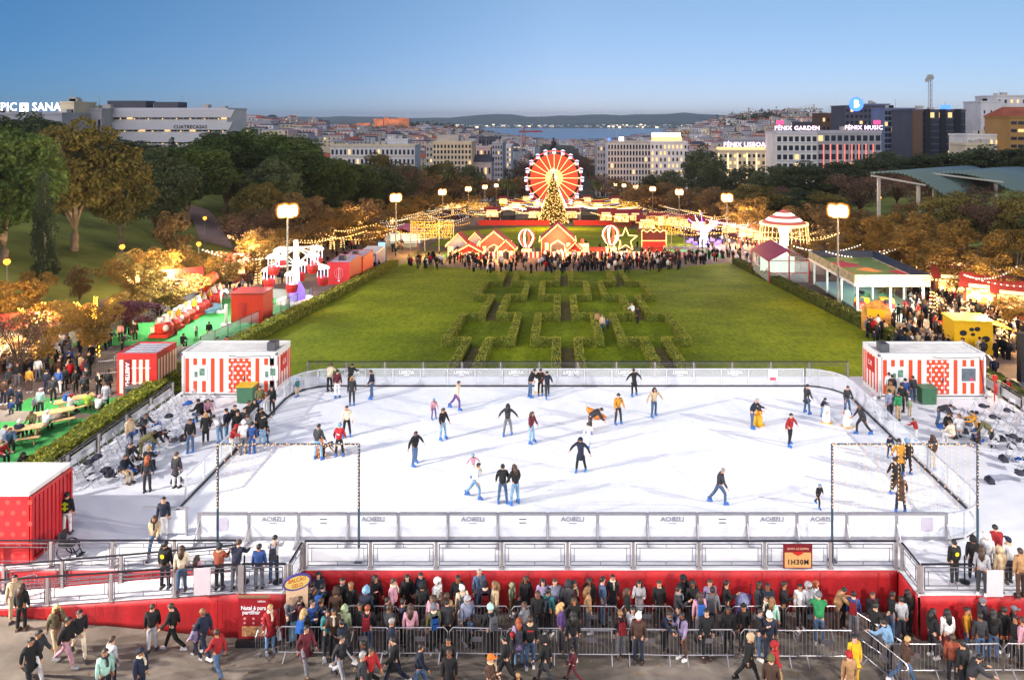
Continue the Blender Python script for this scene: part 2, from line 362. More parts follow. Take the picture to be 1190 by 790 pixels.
# red fascia cloth round the deck
m_red, nt, b = new_mat('red_cloth'); b.inputs['Roughness'].default_value = .6
tc = nt.nodes.new('ShaderNodeTexCoord'); wv = nt.nodes.new('ShaderNodeTexNoise'); wv.inputs['Scale'].default_value = 1.2; wv.inputs['Detail'].default_value = 5
mp = nt.nodes.new('ShaderNodeMapping'); mp.inputs['Scale'].default_value = (1, 1, .15)
nt.links.new(tc.outputs['Object'], mp.inputs['Vector']); nt.links.new(mp.outputs[0], wv.inputs['Vector'])
n2 = nt.nodes.new('ShaderNodeTexNoise'); n2.inputs['Scale'].default_value = 14; n2.inputs['Detail'].default_value = 2; nt.links.new(tc.outputs['Object'], n2.inputs['Vector'])
ad = nt.nodes.new('ShaderNodeMath'); ad.operation = 'MULTIPLY_ADD'; ad.inputs[1].default_value = .45; nt.links.new(n2.outputs['Fac'], ad.inputs[0]); nt.links.new(wv.outputs['Fac'], ad.inputs[2])
r1 = nt.nodes.new('ShaderNodeValToRGB'); e = r1.color_ramp.elements; e[0].position = .5; e[1].position = .95; e[0].color = (*lin('#820c16'), 1); e[1].color = (*lin('#bb1a20'), 1)
nt.links.new(ad.outputs[0], r1.inputs['Fac']); nt.links.new(r1.outputs['Color'], b.inputs['Base Color'])
bp = nt.nodes.new('ShaderNodeBump'); bp.inputs['Strength'].default_value = .5; bp.inputs['Distance'].default_value = .1; nt.links.new(wv.outputs['Fac'], bp.inputs['Height']); nt.links.new(bp.outputs['Normal'], b.inputs['Normal'])
m_seam = mat('red_seam', '#5e0a12', .7, var=0)
def fascia(label, pts, top, bot, parent=None):
    """wrinkled cloth skirt along pts; top/bot functions of x"""
    V = []; P = []
    for (x0, y0), (x1, y1) in zip(pts[:-1], pts[1:]):
        L = math.hypot(x1 - x0, y1 - y0); n = max(2, int(L / .25))
        for i in range(n + (1 if (x1, y1) == tuple(pts[-1]) else 0)): P.append((x0 + (x1 - x0) * i / n, y0 + (y1 - y0) * i / n, (y1 - y0) / L, -(x1 - x0) / L))
    for j in range(6):
        t = j / 5
        for i, (x, y, nx, ny) in enumerate(P):
            w = (.018 * math.sin(i * .9) + .02 * math.sin(i * .37 + 2)) * (.4 + t)
            V.append((x + nx * (.01 + w * .6), y + ny * (.01 + w * .6), top(x) + (bot(x, y) - top(x)) * t))
    n = len(P); Q = np.array([(j * n + i, (j + 1) * n + i, (j + 1) * n + i + 1, j * n + i + 1) for j in range(5) for i in range(n - 1)])
    o = link('red_skirt', np_mesh('red_skirt', np.array(V), Q, [m_red])); sm = MB()
    for i in range(8, n - 2, 9): x, y, nx, ny = P[i]; sm.bar((x + nx * .075, y + ny * .075, top(x) - .02), (x + nx * .095, y + ny * .095, bot(x, y) + .02), .02, .006)
    if sm.v: sm.build('seam', m_seam, o)
    o.modifiers.new('thick', 'SOLIDIFY').thickness = .03
    return tag(o, label, 'cloth skirt')
flat0 = lambda x: -.03
gb = lambda x, y: g(x, y) + .02
fascia('long red cloth skirt on the deck front behind the queue', [(-9.95, 28.34), (13.1, 28.34)], flat0, gb)
fascia('red cloth skirt on the right deck front below the pale jackets', [(13.25, 26.84), (32, 26.84)], flat0, gb)
fascia('short red cloth skirt turning the corner at the right deck', [(13.14, 28.3), (13.14, 26.86)], flat0, gb)
fascia('red cloth skirt in shade behind the left ramp', [(-27, 28.34), (-11.8, 28.34)], flat0, lambda x, y: -.75)
rz = lambda x: min(0, (x + 11.8) * .088)
fascia('tapering red cloth skirt along the left ramp', [(-21.5, 27.3), (-11.8, 26.94), (-10.0, 26.94)], lambda x: rz(x) - .03, gb)
fascia('short red cloth skirt at the ramp corner by the oval sign', [(-9.96, 26.96), (-9.96, 28.3)], flat0, gb)
rp = MB(); rp.add([(-24, 28.37, rz(-24)), (-24, 27.4, rz(-24)), (-11.8, 26.98, 0), (-11.8, 28.37, 0)], [(0, 1, 2, 3)])
rp.add([(-24, 28.37, rz(-24) - .1), (-24, 27.4, rz(-24) - .1), (-11.8, 26.98, -.1), (-11.8, 28.37, -.1)], [(3, 2, 1, 0)])
rp.bx(-11.8, -10.0, 26.98, 28.37, -.1, 0)
tag(rp.build('access_ramp', m_plat), 'white ramp sloping down left from the deck to the asphalt', 'ramp')
# --- railings: posts, dark handrail, thin frames
m_post = mat('galvanised', '#9a9290', .5, .3, var=.15, scale=2)
m_rail = mat('dark_rail', '#2e2c33', .45, .5, var=.1)
m_frame = mat('rail_frame', '#77747c', .45, .5, var=.1)
m_infill = glass('rail_infill', (.85, .87, .88), .35, .3)
def railing(label, a, b, za=0.0, zb=0.0, step=2.6, h=1.05, infill=True, postw=.10):
    a, b = Vector((*a, za)), Vector((*b, zb)); L = (b - a).length; n = max(1, round(L / step)); t = thing('railing', label, 'railing', a)
    d = b - a; up = Vector((0, 0, 1))
    MB().bar(up * h, d + up * h, .06, .05).build('handrail', m_rail, t)
    for i in range(n + 1):
        p = d * (i / n); MB().box((p.x, p.y, p.z + h / 2 - .01), (postw, .09, h - .04)).box((p.x, p.y, p.z + .012), (postw + .1, .19, .024)).build('post', m_post, t)
    for i in range(n):
        p, q = d * (i / n), d * ((i + 1) / n); e = (q - p).normalized(); p = p + e * .12; q = q - e * .12; f = MB()
        for z in (.10, h - .12): f.bar(p + up * z, q + up * z, .028)
        f.bar(p + up * (h - .27), q + up * (h - .27), .02); f.bar(p + up * .25, q + up * .25, .02)
        for v in (p, q): f.bar(v + up * .10, v + up * (h - .12), .028)
        p2, q2 = p + e * .14, q - e * .14
        f.bar(p2 + up * .25, p2 + up * (h - .27), .02); f.bar(q2 + up * .25, q2 + up * (h - .27), .02)
        m = (p + q) / 2; f.bar(m + up * (h - .27), m + up * (h - .12), .02); f.bar(m + up * .1, m + up * .25, .02)
        f.build('panel_frame', m_frame, t)
        if infill: MB().bar(p2 + up * h * .5, q2 + up * h * .5, .006, h * .46).build('infill_panel', m_infill, t)
    return t
railing('long grey railing along the deck front above the queue', (-9.9, 28.46), (13.1, 28.46))
railing('grey railing turning forward beside the sign board', (-9.98, 28.35), (-9.98, 27.1), step=1.3)
railing('slanting corner railing at the right deck', (13.28, 28.35), (13.28, 27.0), step=1.3)
railing('railing in front of the pale jackets on the right deck', (13.35, 26.98), (32, 26.98), infill=False)
railing('front railing following the sloping left ramp', (-21.5, 27.36), (-11.8, 27.0), rz(-21.5), 0, infill=False)
railing('level railing before the spectators on the ramp landing', (-11.7, 27.0), (-10.1, 27.0), step=1.6, infill=False)
railing('rear railing along the sloping left ramp', (-21.5, 28.3), (-12.4, 28.3), rz(-21.5), rz(-12.4), infill=False)
railing('upper railing at the deck edge above the left ramp', (-27, 28.5), (-12.6, 28.5), infill=False)
railing('long railing between left seating and the clipped hedge', (-24.1, 33.4), (-24.1, 45.6), step=2.4)
railing('long railing between right seating and the dark hedge', (27.5, 33.6), (27.5, 48.2), step=2.4)
railing('railing at the back edge of the deck behind the far boards', (-17, 49.4), (19.5, 49.4), step=2.6, infill=False)
# --- rink boards
m_alu = mat('alu_white', '#c9cace', .35, .3, var=.08)
m_alug = mat('alu_grey', '#9a999f', .4, .5, var=.1)
m_gl = glass('board_glass', (.86, .9, .95), .22, .06)
m_glf = glass('board_glass_frosted', (.86, .88, .92), .42, .12)
m_kerb = mat('kerb_rubber', '#2a2c34', .6, var=.1)
m_wlet = mat('white_letter', '#e8e8ea', .5, var=0); m_glet = mat('grey_letter', '#74757f', .5, var=0)
BH = 1.15
def boards(label, pts, frame_m, letters=None, brace=0, ends=True):
    """glass boards along a list of post positions"""
    t = thing('rink_barrier', label, 'rink barrier', (*pts[0], 0)); o = Vector((*pts[0], 0)); up = Vector((0, 0, 1))
    P = [Vector((*p, 0)) - o for p in pts]
    for i, p in enumerate(P):
        if not ends and i in (0, len(P) - 1): continue
        pw = .115 if brace else .08; b_ = MB().box((p.x, p.y, BH / 2 + .03), (pw, .08, BH))
        if brace:
            b_.bar(p + Vector((0, brace * .04, .75)), p + Vector((0, brace * .5, .03)), .05).box((p.x, p.y + brace * .3, .03), (.09, .6, .04))
        b_.build('post', frame_m, t)
    for i in range(len(P) - 1):
        p, q = P[i], P[i + 1]; e = (q - p).normalized(); p, q = p + e * .05, q - e * .05
        MB().bar(p + up * .66, q + up * .66, .012, .92).build('glass_panel', m_glf if brace else m_gl, t)
        MB().bar(p + up * 1.15, q + up * 1.15, .08, .1 if brace else .06).build('top_rail', frame_m, t)
        MB().bar(p + up * .15, q + up * .15, .05, .10).build('bottom_rail', frame_m, t)
        if letters:
            k = letters(i)
            if k:
                mid = (p + q) / 2; back = k < 0
                yy = mid.y - .03
                text('lettering', 'LISBOA', (mid.x, yy, .93), .27, m_glet if back else m_wlet, t, (PI / 2, 0, PI if back else 0), 1.12, .004, .006)
                MB().box((mid.x, yy, .76), (.34, .006, .035)).build('underline', m_glet if back else m_wlet, t)
    return t
n = 15; nearx = [-14.9 + (16.0 + 14.9) * i / n for i in range(n + 1)]
tn = boards('near glass boards with mirrored grey lettering on braced posts', [(x, yr0 - .06) for x in nearx], m_alug, lambda i: (-1 if i in (1, 3, 5, 7, 9, 11, 12) else 0), -1)
for i in (2, 6, 10):
    x = (nearx[i] + nearx[i + 1]) / 2 - tn.location.x
    for z in (.93, .78): MB().box((x, -.02, z), (.3, .012, .03)).build('pull_handle', m_rail, tn)
for x in (-13.95, 15.2): MB().box((x - tn.location.x, -.02, .72), (.5, .012, .55)).build('notice', mat('notice_grey', '#a9a5b5', .6, var=.05), tn)
n = 17; farx = [-14.4 + (15.9 + 14.4) * i / n for i in range(n + 1)]
tf = boards('far glass boards with white lettering before the lawn', [(x, yr1 + .06) for x in farx], m_alu, lambda i: (1 if i in (0, 2, 4, 6, 8, 10, 12, 14) else 0))
MB().box((13.9 - tf.location.x, -.03, .72), (.62, .012, .72)).build('poster', mat('poster_white', '#d8d4d8', .6, var=.1, scale=12), tf)
MB().box((13.9 - tf.location.x, -.04, .52), (.4, .012, .22)).build('poster_print', mat('poster_pink', '#b8566a', .6, var=.4, scale=9), tf)
n = 7; sy = [33.4 + (yr1 - 2.2 - 33.4) * i / n for i in range(n + 1)]
boards('left side glass boards beside the waiting crowd', [(xr0 - .06, y) for y in sy], m_alu)
n = 7; sy = [32.5 + (yr1 - 2.2 - 32.5) * i / n for i in range(n + 1)]
boards('right side glass boards beside the orange coats', [(xr1 + .06, y) for y in sy], m_alu)
def arc(cx, cy, a0, a1, r=2.26, n=4): return [(cx + r * math.cos(math.radians(a0 + (a1 - a0) * i / n)), cy + r * math.sin(math.radians(a0 + (a1 - a0) * i / n))) for i in range(n + 1)]
boards('curved glass boards at the far corner by the green coated child', arc(xr0 + 2.2, yr1 - 2.2, 180, 90), m_alu, ends=False)
boards('curved glass boards at the far corner by the right container', arc(xr1 - 2.2, yr1 - 2.2, 0, 90), m_alu, ends=False)
boards('curved glass boards at the near right corner', arc(xr1 - 2.2, yr0 + 2.2, 0, -90), m_alu, ends=False)
kb = MB()
ring = ICE + [ICE[0]]
for p, q in zip(ring[:-1], ring[1:]):
    if p[1] < 33 and p[0] < -14 : continue
    kb.bar((*p, .06), (*q, .06), .07, .1)
tag(kb.build('rink_kerb', m_kerb), 'thin dark kerb running round the white ice', 'kerb')
gt = thing('rink_gate', 'open gate panel at the near left corner of the rink', 'gate', (-16.2, 30.6, 0))
MB().box((0, 0, .62), (1.15, .03, .95)).build('panel', glass('gate_panel', (.8, .82, .85), .5), gt)
for x in (-.6, .6): MB().box((x, 0, .6), (.07, .07, 1.2)).build('post', m_alug, gt)
MB().bar((-1.3, .05, 1.2), (.7, 0, 1.2), .06).build('top_rail', m_alug, gt)
# --- light curtains on pole frames
m_pole = mat('pole_blue', '#3d5566', .5, .4, var=.15)
m_bulb = emit('warm_bulb', '#ffb878', 1.25)
m_wire = mat('wire_brown', '#a08c78', .7, var=0)
def light_gate(label, x0, x1, y, h=4.62):
    t = thing('light_gate', label, 'light gate', (x0, y, 0)); w = x1 - x0
    for x in (0, w): MB().tube([(x, 0, -1.6 if False else 0), (x, 0, h)], .05, 8).box((x, 0, .015), (.3, .3, .03)).build('pole', m_pole, t)
    MB().tube([(0, 0, h), (w, 0, h)], .035, 6).build('top_bar', m_pole, t)
    bl, wr = MB(), MB()
    nx = int(w / .26)
    for i in range(nx + 1):
        x = w * i / nx; L = 2.55 + .18 * math.sin(i * 2.1)
        wr.tube([(x, 0, h), (x, .02, h - L)], .0035, 3, cap=False)
        for j in range(int(L / .17)):
            zz = h - .06 - j * .17 - (i % 2) * .08; bl.box((x + .012, -.012, zz), (.026, .026, .034))
    for i in range(int(w / .09)):
        (i % 3 < 2) and bl.box((.05 + i * .09, -.045, h + .03 * math.sin(i * 1.3)), (.032, .032, .04))
    for x in (0, w):
        for j in range(20): bl.box((x + .02 * math.sin(j * 2), -.062, h - .13 * j), (.026, .026, .036))
    wr.build('curtain_wire', m_wire, t); bl.build('curtain_bulbs', m_bulb, t); return t
light_gate('light curtain frame on two poles at the left of the near boards', xat(253, 28.9), xat(417, 28.9), 28.9)
light_gate('light curtain frame on two poles before the long orange coat', xat(967, 28.9), xat(1136, 28.9), 28.9)

# leaf litter on the asphalt
C = np.array([(RNG.uniform(-26, 26), y, 0) for y in RNG.uniform(22.5, 26.8, 420)]); C[:, 2] = [g(a, b_) + .03 for a, b_ in C[:, :2]]
V, Q = leaves(C, .055, 0); V[:, 2] = np.repeat(C[:, 2], 4) + (V[:, 2] - np.repeat(C[:, 2], 4)) * .25
o = link('fallen_leaves', np_mesh('fallen_leaves', V, Q, [leafmat('litter', '#6b4a22', '#b08a4a', .1, 9)])); o['kind'] = 'stuff'
# ================================================================ CONTAINERS AND BOOTHS
m_cream = mat('cream_paint', '#ddd0b4', .55, var=.06, scale=1)
m_wpaint = mat('white_paint', '#d8d6d2', .5, var=.05, scale=1)
m_orange = mat('orange_paint', '#cc3f12', .55, var=.06)
m_redp = mat('red_paint', '#b3201f', .45, var=.1, scale=1.2)
m_roofw = mat('roof_white', '#c8c6c2', .55, var=.1, scale=1.5)
m_dark = mat('dark_metal', '#26262b', .5, .3, var=.15)
m_grey = mat('grey_plastic', '#4c4e52', .55, var=.1)
m_winpane = mat('window_pane', '#59636b', .15, var=.2, scale=3)
def ribbed_roof(t, x0, x1, y0, y1, z, m=None, n=6):
    mb = MB().bx(x0 + .05, x1 - .05, y0 + .05, y1 - .05, z - .06, z)
    for i in range(n): 
        yy = y0 + .25 + (y1 - y0 - .5) * i / (n - 1); mb.bx(x0 + .12, x1 - .12, yy - .05, yy + .05, z + .002, z + .05)
    mb.build('roof', m or m_roofw, t)
    fr = MB()
    for a in ((x0, x1, y0, y0 + .1), (x0, x1, y1 - .1, y1), (x0, x0 + .1, y0 + .1, y1 - .1), (x1 - .1, x1, y0 + .1, y1 - .1)): fr.bx(*a, z - .1, z + .09)
    fr.build('roof_frame', m_wpaint if m is None else m_redp, t)
def stripe_container(label, x0, x1, y0, y1, side, win_open):
    """white container, orange stripes, dotted door. side: +1 shows its right end, -1 its left end"""
    t = thing('striped_container', label, 'container', (x0, y0, 0)); w, dp, h = x1 - x0, y1 - y0, 2.72
    MB().bx(0, w, 0, dp, .0, h - .11).build('wall', m_wpaint, t); ribbed_roof(t, 0, w, 0, dp, h)
    xs_ = [.35, .85, 1.4, 1.95, 2.5, 4.75, 5.3, 5.8, 6.35 if w > 6.3 else 6.1]; wins = {1, 2, 6, 7}
    sp = MB()
    for i, x in enumerate(xs_):
        if x > w - .2: x = w - .3
        if i in wins: sp.bx(x - .12, x + .12, -.006, .0, .3, 1.0).bx(x - .12, x + .12, -.006, 0, 2.0, 2.42)
        else: sp.bx(x - .12, x + .12, -.006, 0, .3, 2.42)
    sp.build('stripes', m_orange, t)
    d = thing_part = MB().bx(2.95, 4.35, -.008, 0, .28, 2.42).build('dotted_panel', m_orange, t)
    dm = MB()
    for r in range(8):
        for c in range(5):
            cx = 3.05 + c * .36 + (r % 2) * .18 - .04; cz = .42 + r * .27
            if cx > 4.3 or cz > 2.38: continue
            dm.add([(cx + .085 * math.cos(a * PI / 5), -.012, cz + .085 * math.sin(a * PI / 5)) for a in range(10)], [tuple(range(10))])
    dm.build('dots', m_wpaint, d)
    fr = MB()
    for a in ((3.22, 3.25, .3, 2.1), (4.02, 4.05, .3, 2.1), (3.25, 4.02, 2.07, 2.1)): fr.bx(a[0], a[1], -.02, -.012, a[2], a[3])
    fr.build('door_frame', m_wpaint, d)
    for k, x in enumerate((1.12, 5.55)):
        wf = MB().bx(x - .5, x + .5, -.03, 0, 1.05, 1.95).build('window', m_wpaint, t)
        MB().bx(x - .44, x + .44, -.036, -.031, 1.1, 1.9).build('pane', m_winpane if k == win_open else m_wpaint, wf)
        if k != win_open: MB().bx(x - .3, x - .1, -.045, -.037, 1.25, 1.6).bx(x + .02, x + .34, -.045, -.037, 1.35, 1.8).build('drawing', mat('drawing_ink', '#5b7f6a', .7, var=.5, scale=8), wf)
        else: MB().add([(x + .1, -.04, 1.12), (x + .42, -.04, 1.12), (x + .12, -.04, 1.4)], [(0, 1, 2)]).build('pennant', mat('pennant_pink', '#b8325a', .6, var=0), wf)
    cc = MB()
    for x in (.0, w):
        for z in (.02, h - .1): cc.bx(x - .07, x + .07, -.03, .1, z, z + .13)
    cc.bx(.14, .17, -.012, .0, .15, h - .12).bx(w - .17, w - .14, -.012, 0, .15, h - .12).bx(.1, w - .1, -.02, 0, .12, .2)
    cc.build('corner_frame', m_frame, t); MB().bx(3.92, 3.98, -.05, -.012, 1.05, 1.3).build('handle', m_dark, d); MB().tube([(w * .5, -.03, h - .12), (w * .5 + .6, -.03, h - .2), (w - .4, -.03, h - .13), (w - .1, -.03, .3)], .018, 5).build('cable', m_dark, t)
    ex = w + .006 if side > 0 else -.006; s = 1 if side > 0 else -1
    es = MB()
    for y in (.3, .72, 1.15, 1.58, 2.0, 2.3): es.bx(min(ex, ex - s * .006), max(ex, ex - s * .006), y - .1, y + .1, .3, 2.42)
    es.build('end_stripes', m_orange, t)
    b_ = MB().bx(min(ex, ex + s * .03), max(ex, ex + s * .03), .75, 1.75, 1.35, 2.35).build('banner', m_redp, t)
    text('emblem', 'LX', (ex + s * .035, 1.25, 1.85), .45, m_wlet, b_, (PI / 2, 0, PI / 2 * s), 1, .004)
    ac = MB().box((w - .5 if side > 0 else .55, .75, h + .3), (.5, .75, .5)).build('roof_unit', m_grey, t)
    MB().lathe([(.2, 0), (.2, .02)], 12, (w - .5 if side > 0 else .55, .75, h + .552)).build('fan', m_dark, ac)
    return t
stripe_container('white container with orange stripes behind the waiting crowd, bins at its door', -23.7, -17.75, 45.9, 48.3, 1, 9)
stripe_container('white container with orange stripes beside the yellow kiosk', 19.95, 26.6, 45.6, 48.1, -1, 1)
# red container at the left edge of the deck
t = thing('red_container', 'red corrugated container with white roof at the left deck edge', 'container', (-20.85, 28.75, 0))
mb = MB().bx(-6.06, 0, 0, 2.44, 0, 2.62)
for i in range(10): mb.bx(.001, .045, .1 + i * .235, .21 + i * .235, .15, 2.5)
mb.build('wall', mat('red_container_paint', '#b5242a', .45, var=.1, scale=1), t); ribbed_roof(t, -6.06, 0, 0, 2.44, 2.73)
cf = MB()
for y in (0.0, 2.34): cf.bx(.046, .1, y, y + .1, 0, 2.62)
cf.bx(.046, .1, .1, 2.34, 0, .12).bx(.046, .1, .1, 2.34, 2.5, 2.62).build('corner_frame', m_redp, t)
dm = MB()
for r in range(6):
    for c in range(14):
        cx = -5.9 + c * .44 + (r % 2) * .22; cz = .3 + r * .42
        dm.add([(cx + .1 * math.cos(a * PI / 5), -.006, cz + .1 * math.sin(a * PI / 5)) for a in range(10)], [tuple(range(10))])
dm.build('dots', mat('red_dots', '#c8423a', .5, var=0), t)
# ticket booth
bx0, by0 = -30.0, 49.6; bz = g(bx0, by0)
t = thing('ticket_booth', 'red ticket booth with cream stripes and white BILHETEIRA lettering', 'ticket booth', (bx0, by0, bz))
MB().bx(0, 2.7, 0, 2.6, 0, 2.62).build('wall', m_redp, t); ribbed_roof(t, 0, 2.7, 0, 2.6, 2.74, mat('roof_silver', '#9a98a2', .4, .3, var=.1), 5)
sp = MB()
for x in (.3, 1.18, 1.62, 2.06): sp.bx(x - .12, x + .12, -.006, 0, .12, 2.4)
for y in (.25, .62, 1.0, 1.38, 1.76, 2.14, 2.45): sp.bx(2.7, 2.706, y - .09, y + .09, .12, 2.4)
sp.build('stripes', m_cream, t)
bn = MB().bx(.5, .94, -.03, 0, .1, 2.45).build('name_board', mat('maroon', '#6d121c', .5, var=.1), t)
text('lettering', 'BILHETEIRA', (.72, -.036, 1.28), .36, m_wlet, bn, (0, -PI / 2, -PI / 2), 1.0, .003, .008)
mb = MB()
for z in (.85, 1.85): mb.bx(1.0, 2.3, -.02, -.008, z - .02, z + .02)
mb.build('rail', m_wpaint, t)
# red containers by the lawn edge, with the white balloon mark
def balloon_mark(parent, x, y, z, s):
    mb = MB()
    for k in range(-2, 3):
        pts = []
        for i in range(9):
            a = PI * i / 8; r = .62 * s * math.sin(a); zz = z + .75 * s * math.cos(a) * (1 if i < 4 else 1.15)
            pts.append((x + r * k / 2.0, y, zz))
        for p, q in zip(pts[:-1], pts[1:]): mb.bar(p, q, .07 * s, .01)
    mb.bx(x - .14 * s, x + .14 * s, y - .01, y, z - 1.25 * s, z - 1.02 * s)
    return mb.build('balloon_emblem', m_wlet, parent)
m_redo = mat('red_orange_paint', '#c62c1c', .45, var=.1)
x0, y0 = -31.9, 100.5
for k, (yy, lab) in enumerate(((100.5, 'red container with white balloon emblem by the lawn hedge'), (107.2, 'orange red container standing behind the balloon emblem container'))):
    t = thing('red_container', lab, 'container', (x0, yy, g(x0, yy) - .1))
    MB().bx(0, 3.1, 0, 6.0, 0, 3.0).build('wall', m_redo if k else m_redp, t)
    ribbed_roof(t, 0, 3.1, 0, 6.0, 3.12, mat('roof_lilac', '#a9a0ae', .5, var=.1), 8)
    u = MB().bx(1.2, 2.0, 1.2, 2.2, 3.17, 3.75).build('roof_unit', m_dark, t)
    if k == 0: balloon_mark(t, 1.6, -.012, 1.75, .95)
t = thing('white_container', 'pale booth with violet end walls past the red containers', 'booth', (-31.6, 114.5, g(-31, 114.5) - .1))
MB().bx(0, 2.9, 0, 6, 0, 2.9).build('wall', mat('violet_grey', '#6b6390', .5, var=.2), t)
MB().bx(.2, 2.7, -.03, 0, .2, 2.6).build('front_panel', mat('cream_panel', '#e0d6c0', .6, var=.1), t); ribbed_roof(t, 0, 2.9, 0, 6, 3.0)  # front panel in flat pale cream
t = thing('screen_totem', 'upright blue lit screen beside the pale booth', 'screen', (-29.5, 121.5, g(-29.5, 121.5)))
MB().bx(-.75, .75, 0, .3, 0, 4.2).build('case', m_dark, t); MB().bx(-.6, .6, -.02, 0, .9, 4.0).build('display', emit('screen_blue', '#8fb6e0', 1.2), t)
# bins
def wheelie(label, loc, cb, cl, s=1.0):
    t = thing('wheelie_bin', label, 'bin', loc)
    MB().box((0, 0, .55), (.95, .75, 1.0), 0, 0, 1.08).build('body', cb, t)
    MB().box((0, 0, 1.1), (1.12, .9, .08)).box((0, .4, 1.07), (1.0, .12, .1)).build('lid', cl, t)
    for x in (-.4, .4): MB().tube([(x - .04, .3, .1), (x + .04, .3, .1)], .1, 8).build('wheel', m_dark, t)
    t.scale = (s, s, s); return t
m_bing = mat('bin_green', '#3f6b4d', .5, var=.1)
m_biny = mat('bin_yellow', '#c9a51c', .5, var=.08)
wheelie('green wheelie bin with yellow lid at the left striped container', (-19.3, 45.2, -.02), m_bing, m_biny, .95)
wheelie('green wheelie bin beside the dotted door of the right container', (22.6, 45.0, -.02), m_bing, m_bing, .9)
p = gpt(155, 466); wheelie('dark grey bin between ticket booth and hedge', p, m_grey, m_grey, .85)
ext = thing('fire_point', 'red fire extinguisher post at the corner of the right container', 'fire extinguisher', (26.95, 45.3, -.02))
MB().bar((0, 0, 0), (0, 0, 1.5), .06).box((0, -.04, 1.45), (.3, .03, .3)).build('post', m_redp, ext)
MB().lathe([(.09, .55), (.1, .6), (.1, 1.0), (.05, 1.1), (.03, 1.16)], 10, (0, -.15, 0)).build('cylinder', m_redp, ext)
# yellow kiosk
p = gpt(1121, 415); p = Vector((32.4, 60, g(32.4, 60)))
m_yel = mat('kiosk_yellow', '#d6a406', .45, var=.06)
t = thing('yellow_kiosk', 'yellow food kiosk with a raised hatch behind the right container', 'kiosk', p, math.radians(-6))
MB().bx(0, 3.0, 0, 2.3, .25, 2.9).build('wall', m_yel, t); MB().bx(-.1, 3.1, -.1, 2.4, 2.9, 3.05).build('roof', mat('kiosk_roof', '#c9a51c', .5, var=.1), t)
MB().add([(3.1, 0, 2.75), (4.6, 0, 2.35), (4.6, 2.3, 2.35), (3.1, 2.3, 2.75), (3.1, 0, 2.69), (4.6, 0, 2.29), (4.6, 2.3, 2.29), (3.1, 2.3, 2.69)], [(0, 1, 2, 3), (7, 6, 5, 4), (0, 4, 5, 1), (1, 5, 6, 2), (2, 6, 7, 3), (3, 7, 4, 0)]).build('hatch', m_yel, t)
dk = MB()
for x, z, r in ((.7, 2.0, .3), (1.35, 2.3, .2), (1.8, 2.35, .24), (1.45, 1.9, .18), (2.45, 1.55, .33)):
    dk.add([(x + r * math.cos(a * PI / 6), -.006, z + r * .8 * math.sin(a * PI / 6)) for a in range(12)], [tuple(range(12))])
dk.build('black_marks', m_dark, t)
for x in (.5, 2.5): MB().tube([(x, .2, .28), (x, .5, .28)], .28, 10).build('wheel', m_dark, t)
for z in (.1,): MB().bx(.2, 2.8, .4, 1.9, 0, .25).build('underframe', m_dark, t)
tw = thing('sign_tower', 'dark display tower at the right edge behind the deck', 'sign', (xat(1189, 52) + .1, 52, g(36, 52)))
MB().bx(-.4, .8, -.25, .25, .25, 3.7).build('case', m_dark, tw); MB().bx(-.7, 1.1, -.5, .5, 0, .25).build('foot_plate', m_grey, tw)
# signs on the deck front
t = thing('waiting_time_sign', 'waiting time sign reading 1H30M hung on the deck railing', 'sign', (xat(927, 28.35), 28.36, .06))
MB().bx(-.56, .56, -.03, .03, 0, .92).build('board', mat('maroon', '#6d121c', .5), t)
MB().bx(-.51, .51, -.04, -.031, .04, .62).build('face', mat('sign_tan', '#c9975e', .6, var=.06), t)
MB().vprism([(-.2, .66), (-.2, .6), (0, .5), (.2, .6), (.2, .66)], -.05, -.041).build('badge', m_redp, t)
text('lettering', 'TEMPO DE ESPERA', (0, -.034, .76), .115, mat('sign_pale', '#d8a48c', .6, var=0), t, ext=.003, sx=.9)
text('lettering', '1H30M', (0, -.045, .25), .27, m_dark, t, ext=.004, sx=.92, bold=.006, sp=1.2)
t = thing('event_poster', 'tall red poster reading Natal é para partilhar on the ramp front', 'poster', (xat(295, 26.6), 26.62, -1.65))
MB().bx(-.55, .55, -.05, .05, .25, 1.72).build('board', mat('poster_red', '#8f1420', .5, var=.12), t)
MB().bx(-.6, .6, -.2, .3, 0, .25).build('foot_block', m_dark, t); MB().bx(-.58, .58, -.06, .06, 1.72, 1.76).build('top_trim', mat('bronze', '#80624a', .5, var=.1), t)
text('lettering', 'Natal é para', (0, -.055, 1.36), .2, m_wlet, t, ext=.003, sx=.92, bold=.004); text('lettering', 'partilhar', (-.08, -.055, 1.2), .2, m_wlet, t, ext=.003, sx=.95, bold=.004)
text('lettering', 'LISBOA', (.3, -.055, 1.6), .09, m_wlet, t, ext=.003)
ic = MB()
for r in range(2):
    for c in range(3):
        cx, cz = -.32 + c * .32, .98 - r * .16
        ic.add([(cx + .05 * math.cos(a * PI / 4), -.054, cz + .05 * math.sin(a * PI / 4)) for a in range(8)], [tuple(range(8))])
ic.build('icons', mat('icon_pink', '#d68a86', .6, var=.2), t)
MB().bx(-.42, .42, -.056, -.052, .34, .7).build('picture', mat('poster_photo', '#b8865a', .6, var=.6, scale=7), t)
t = thing('price_board', 'oval topped price board at the queue entrance', 'sign', (xat(347, 26.9), 26.75, -1.65), math.radians(24))
MB().bx(-.55, .55, -.05, .05, 1.35, 2.3).build('board', mat('board_cream', '#e0bd98', .6, var=.05), t)
MB().bx(-.55, .55, -.05, .05, .1, 1.1).build('lower_board', mat('board_blue', '#7fa6b8', .5, var=.25), t)
for x in (-.52, .52): MB().bar((x, .08, 0), (x, .08, 2.3), .05).build('post', m_redp, t)
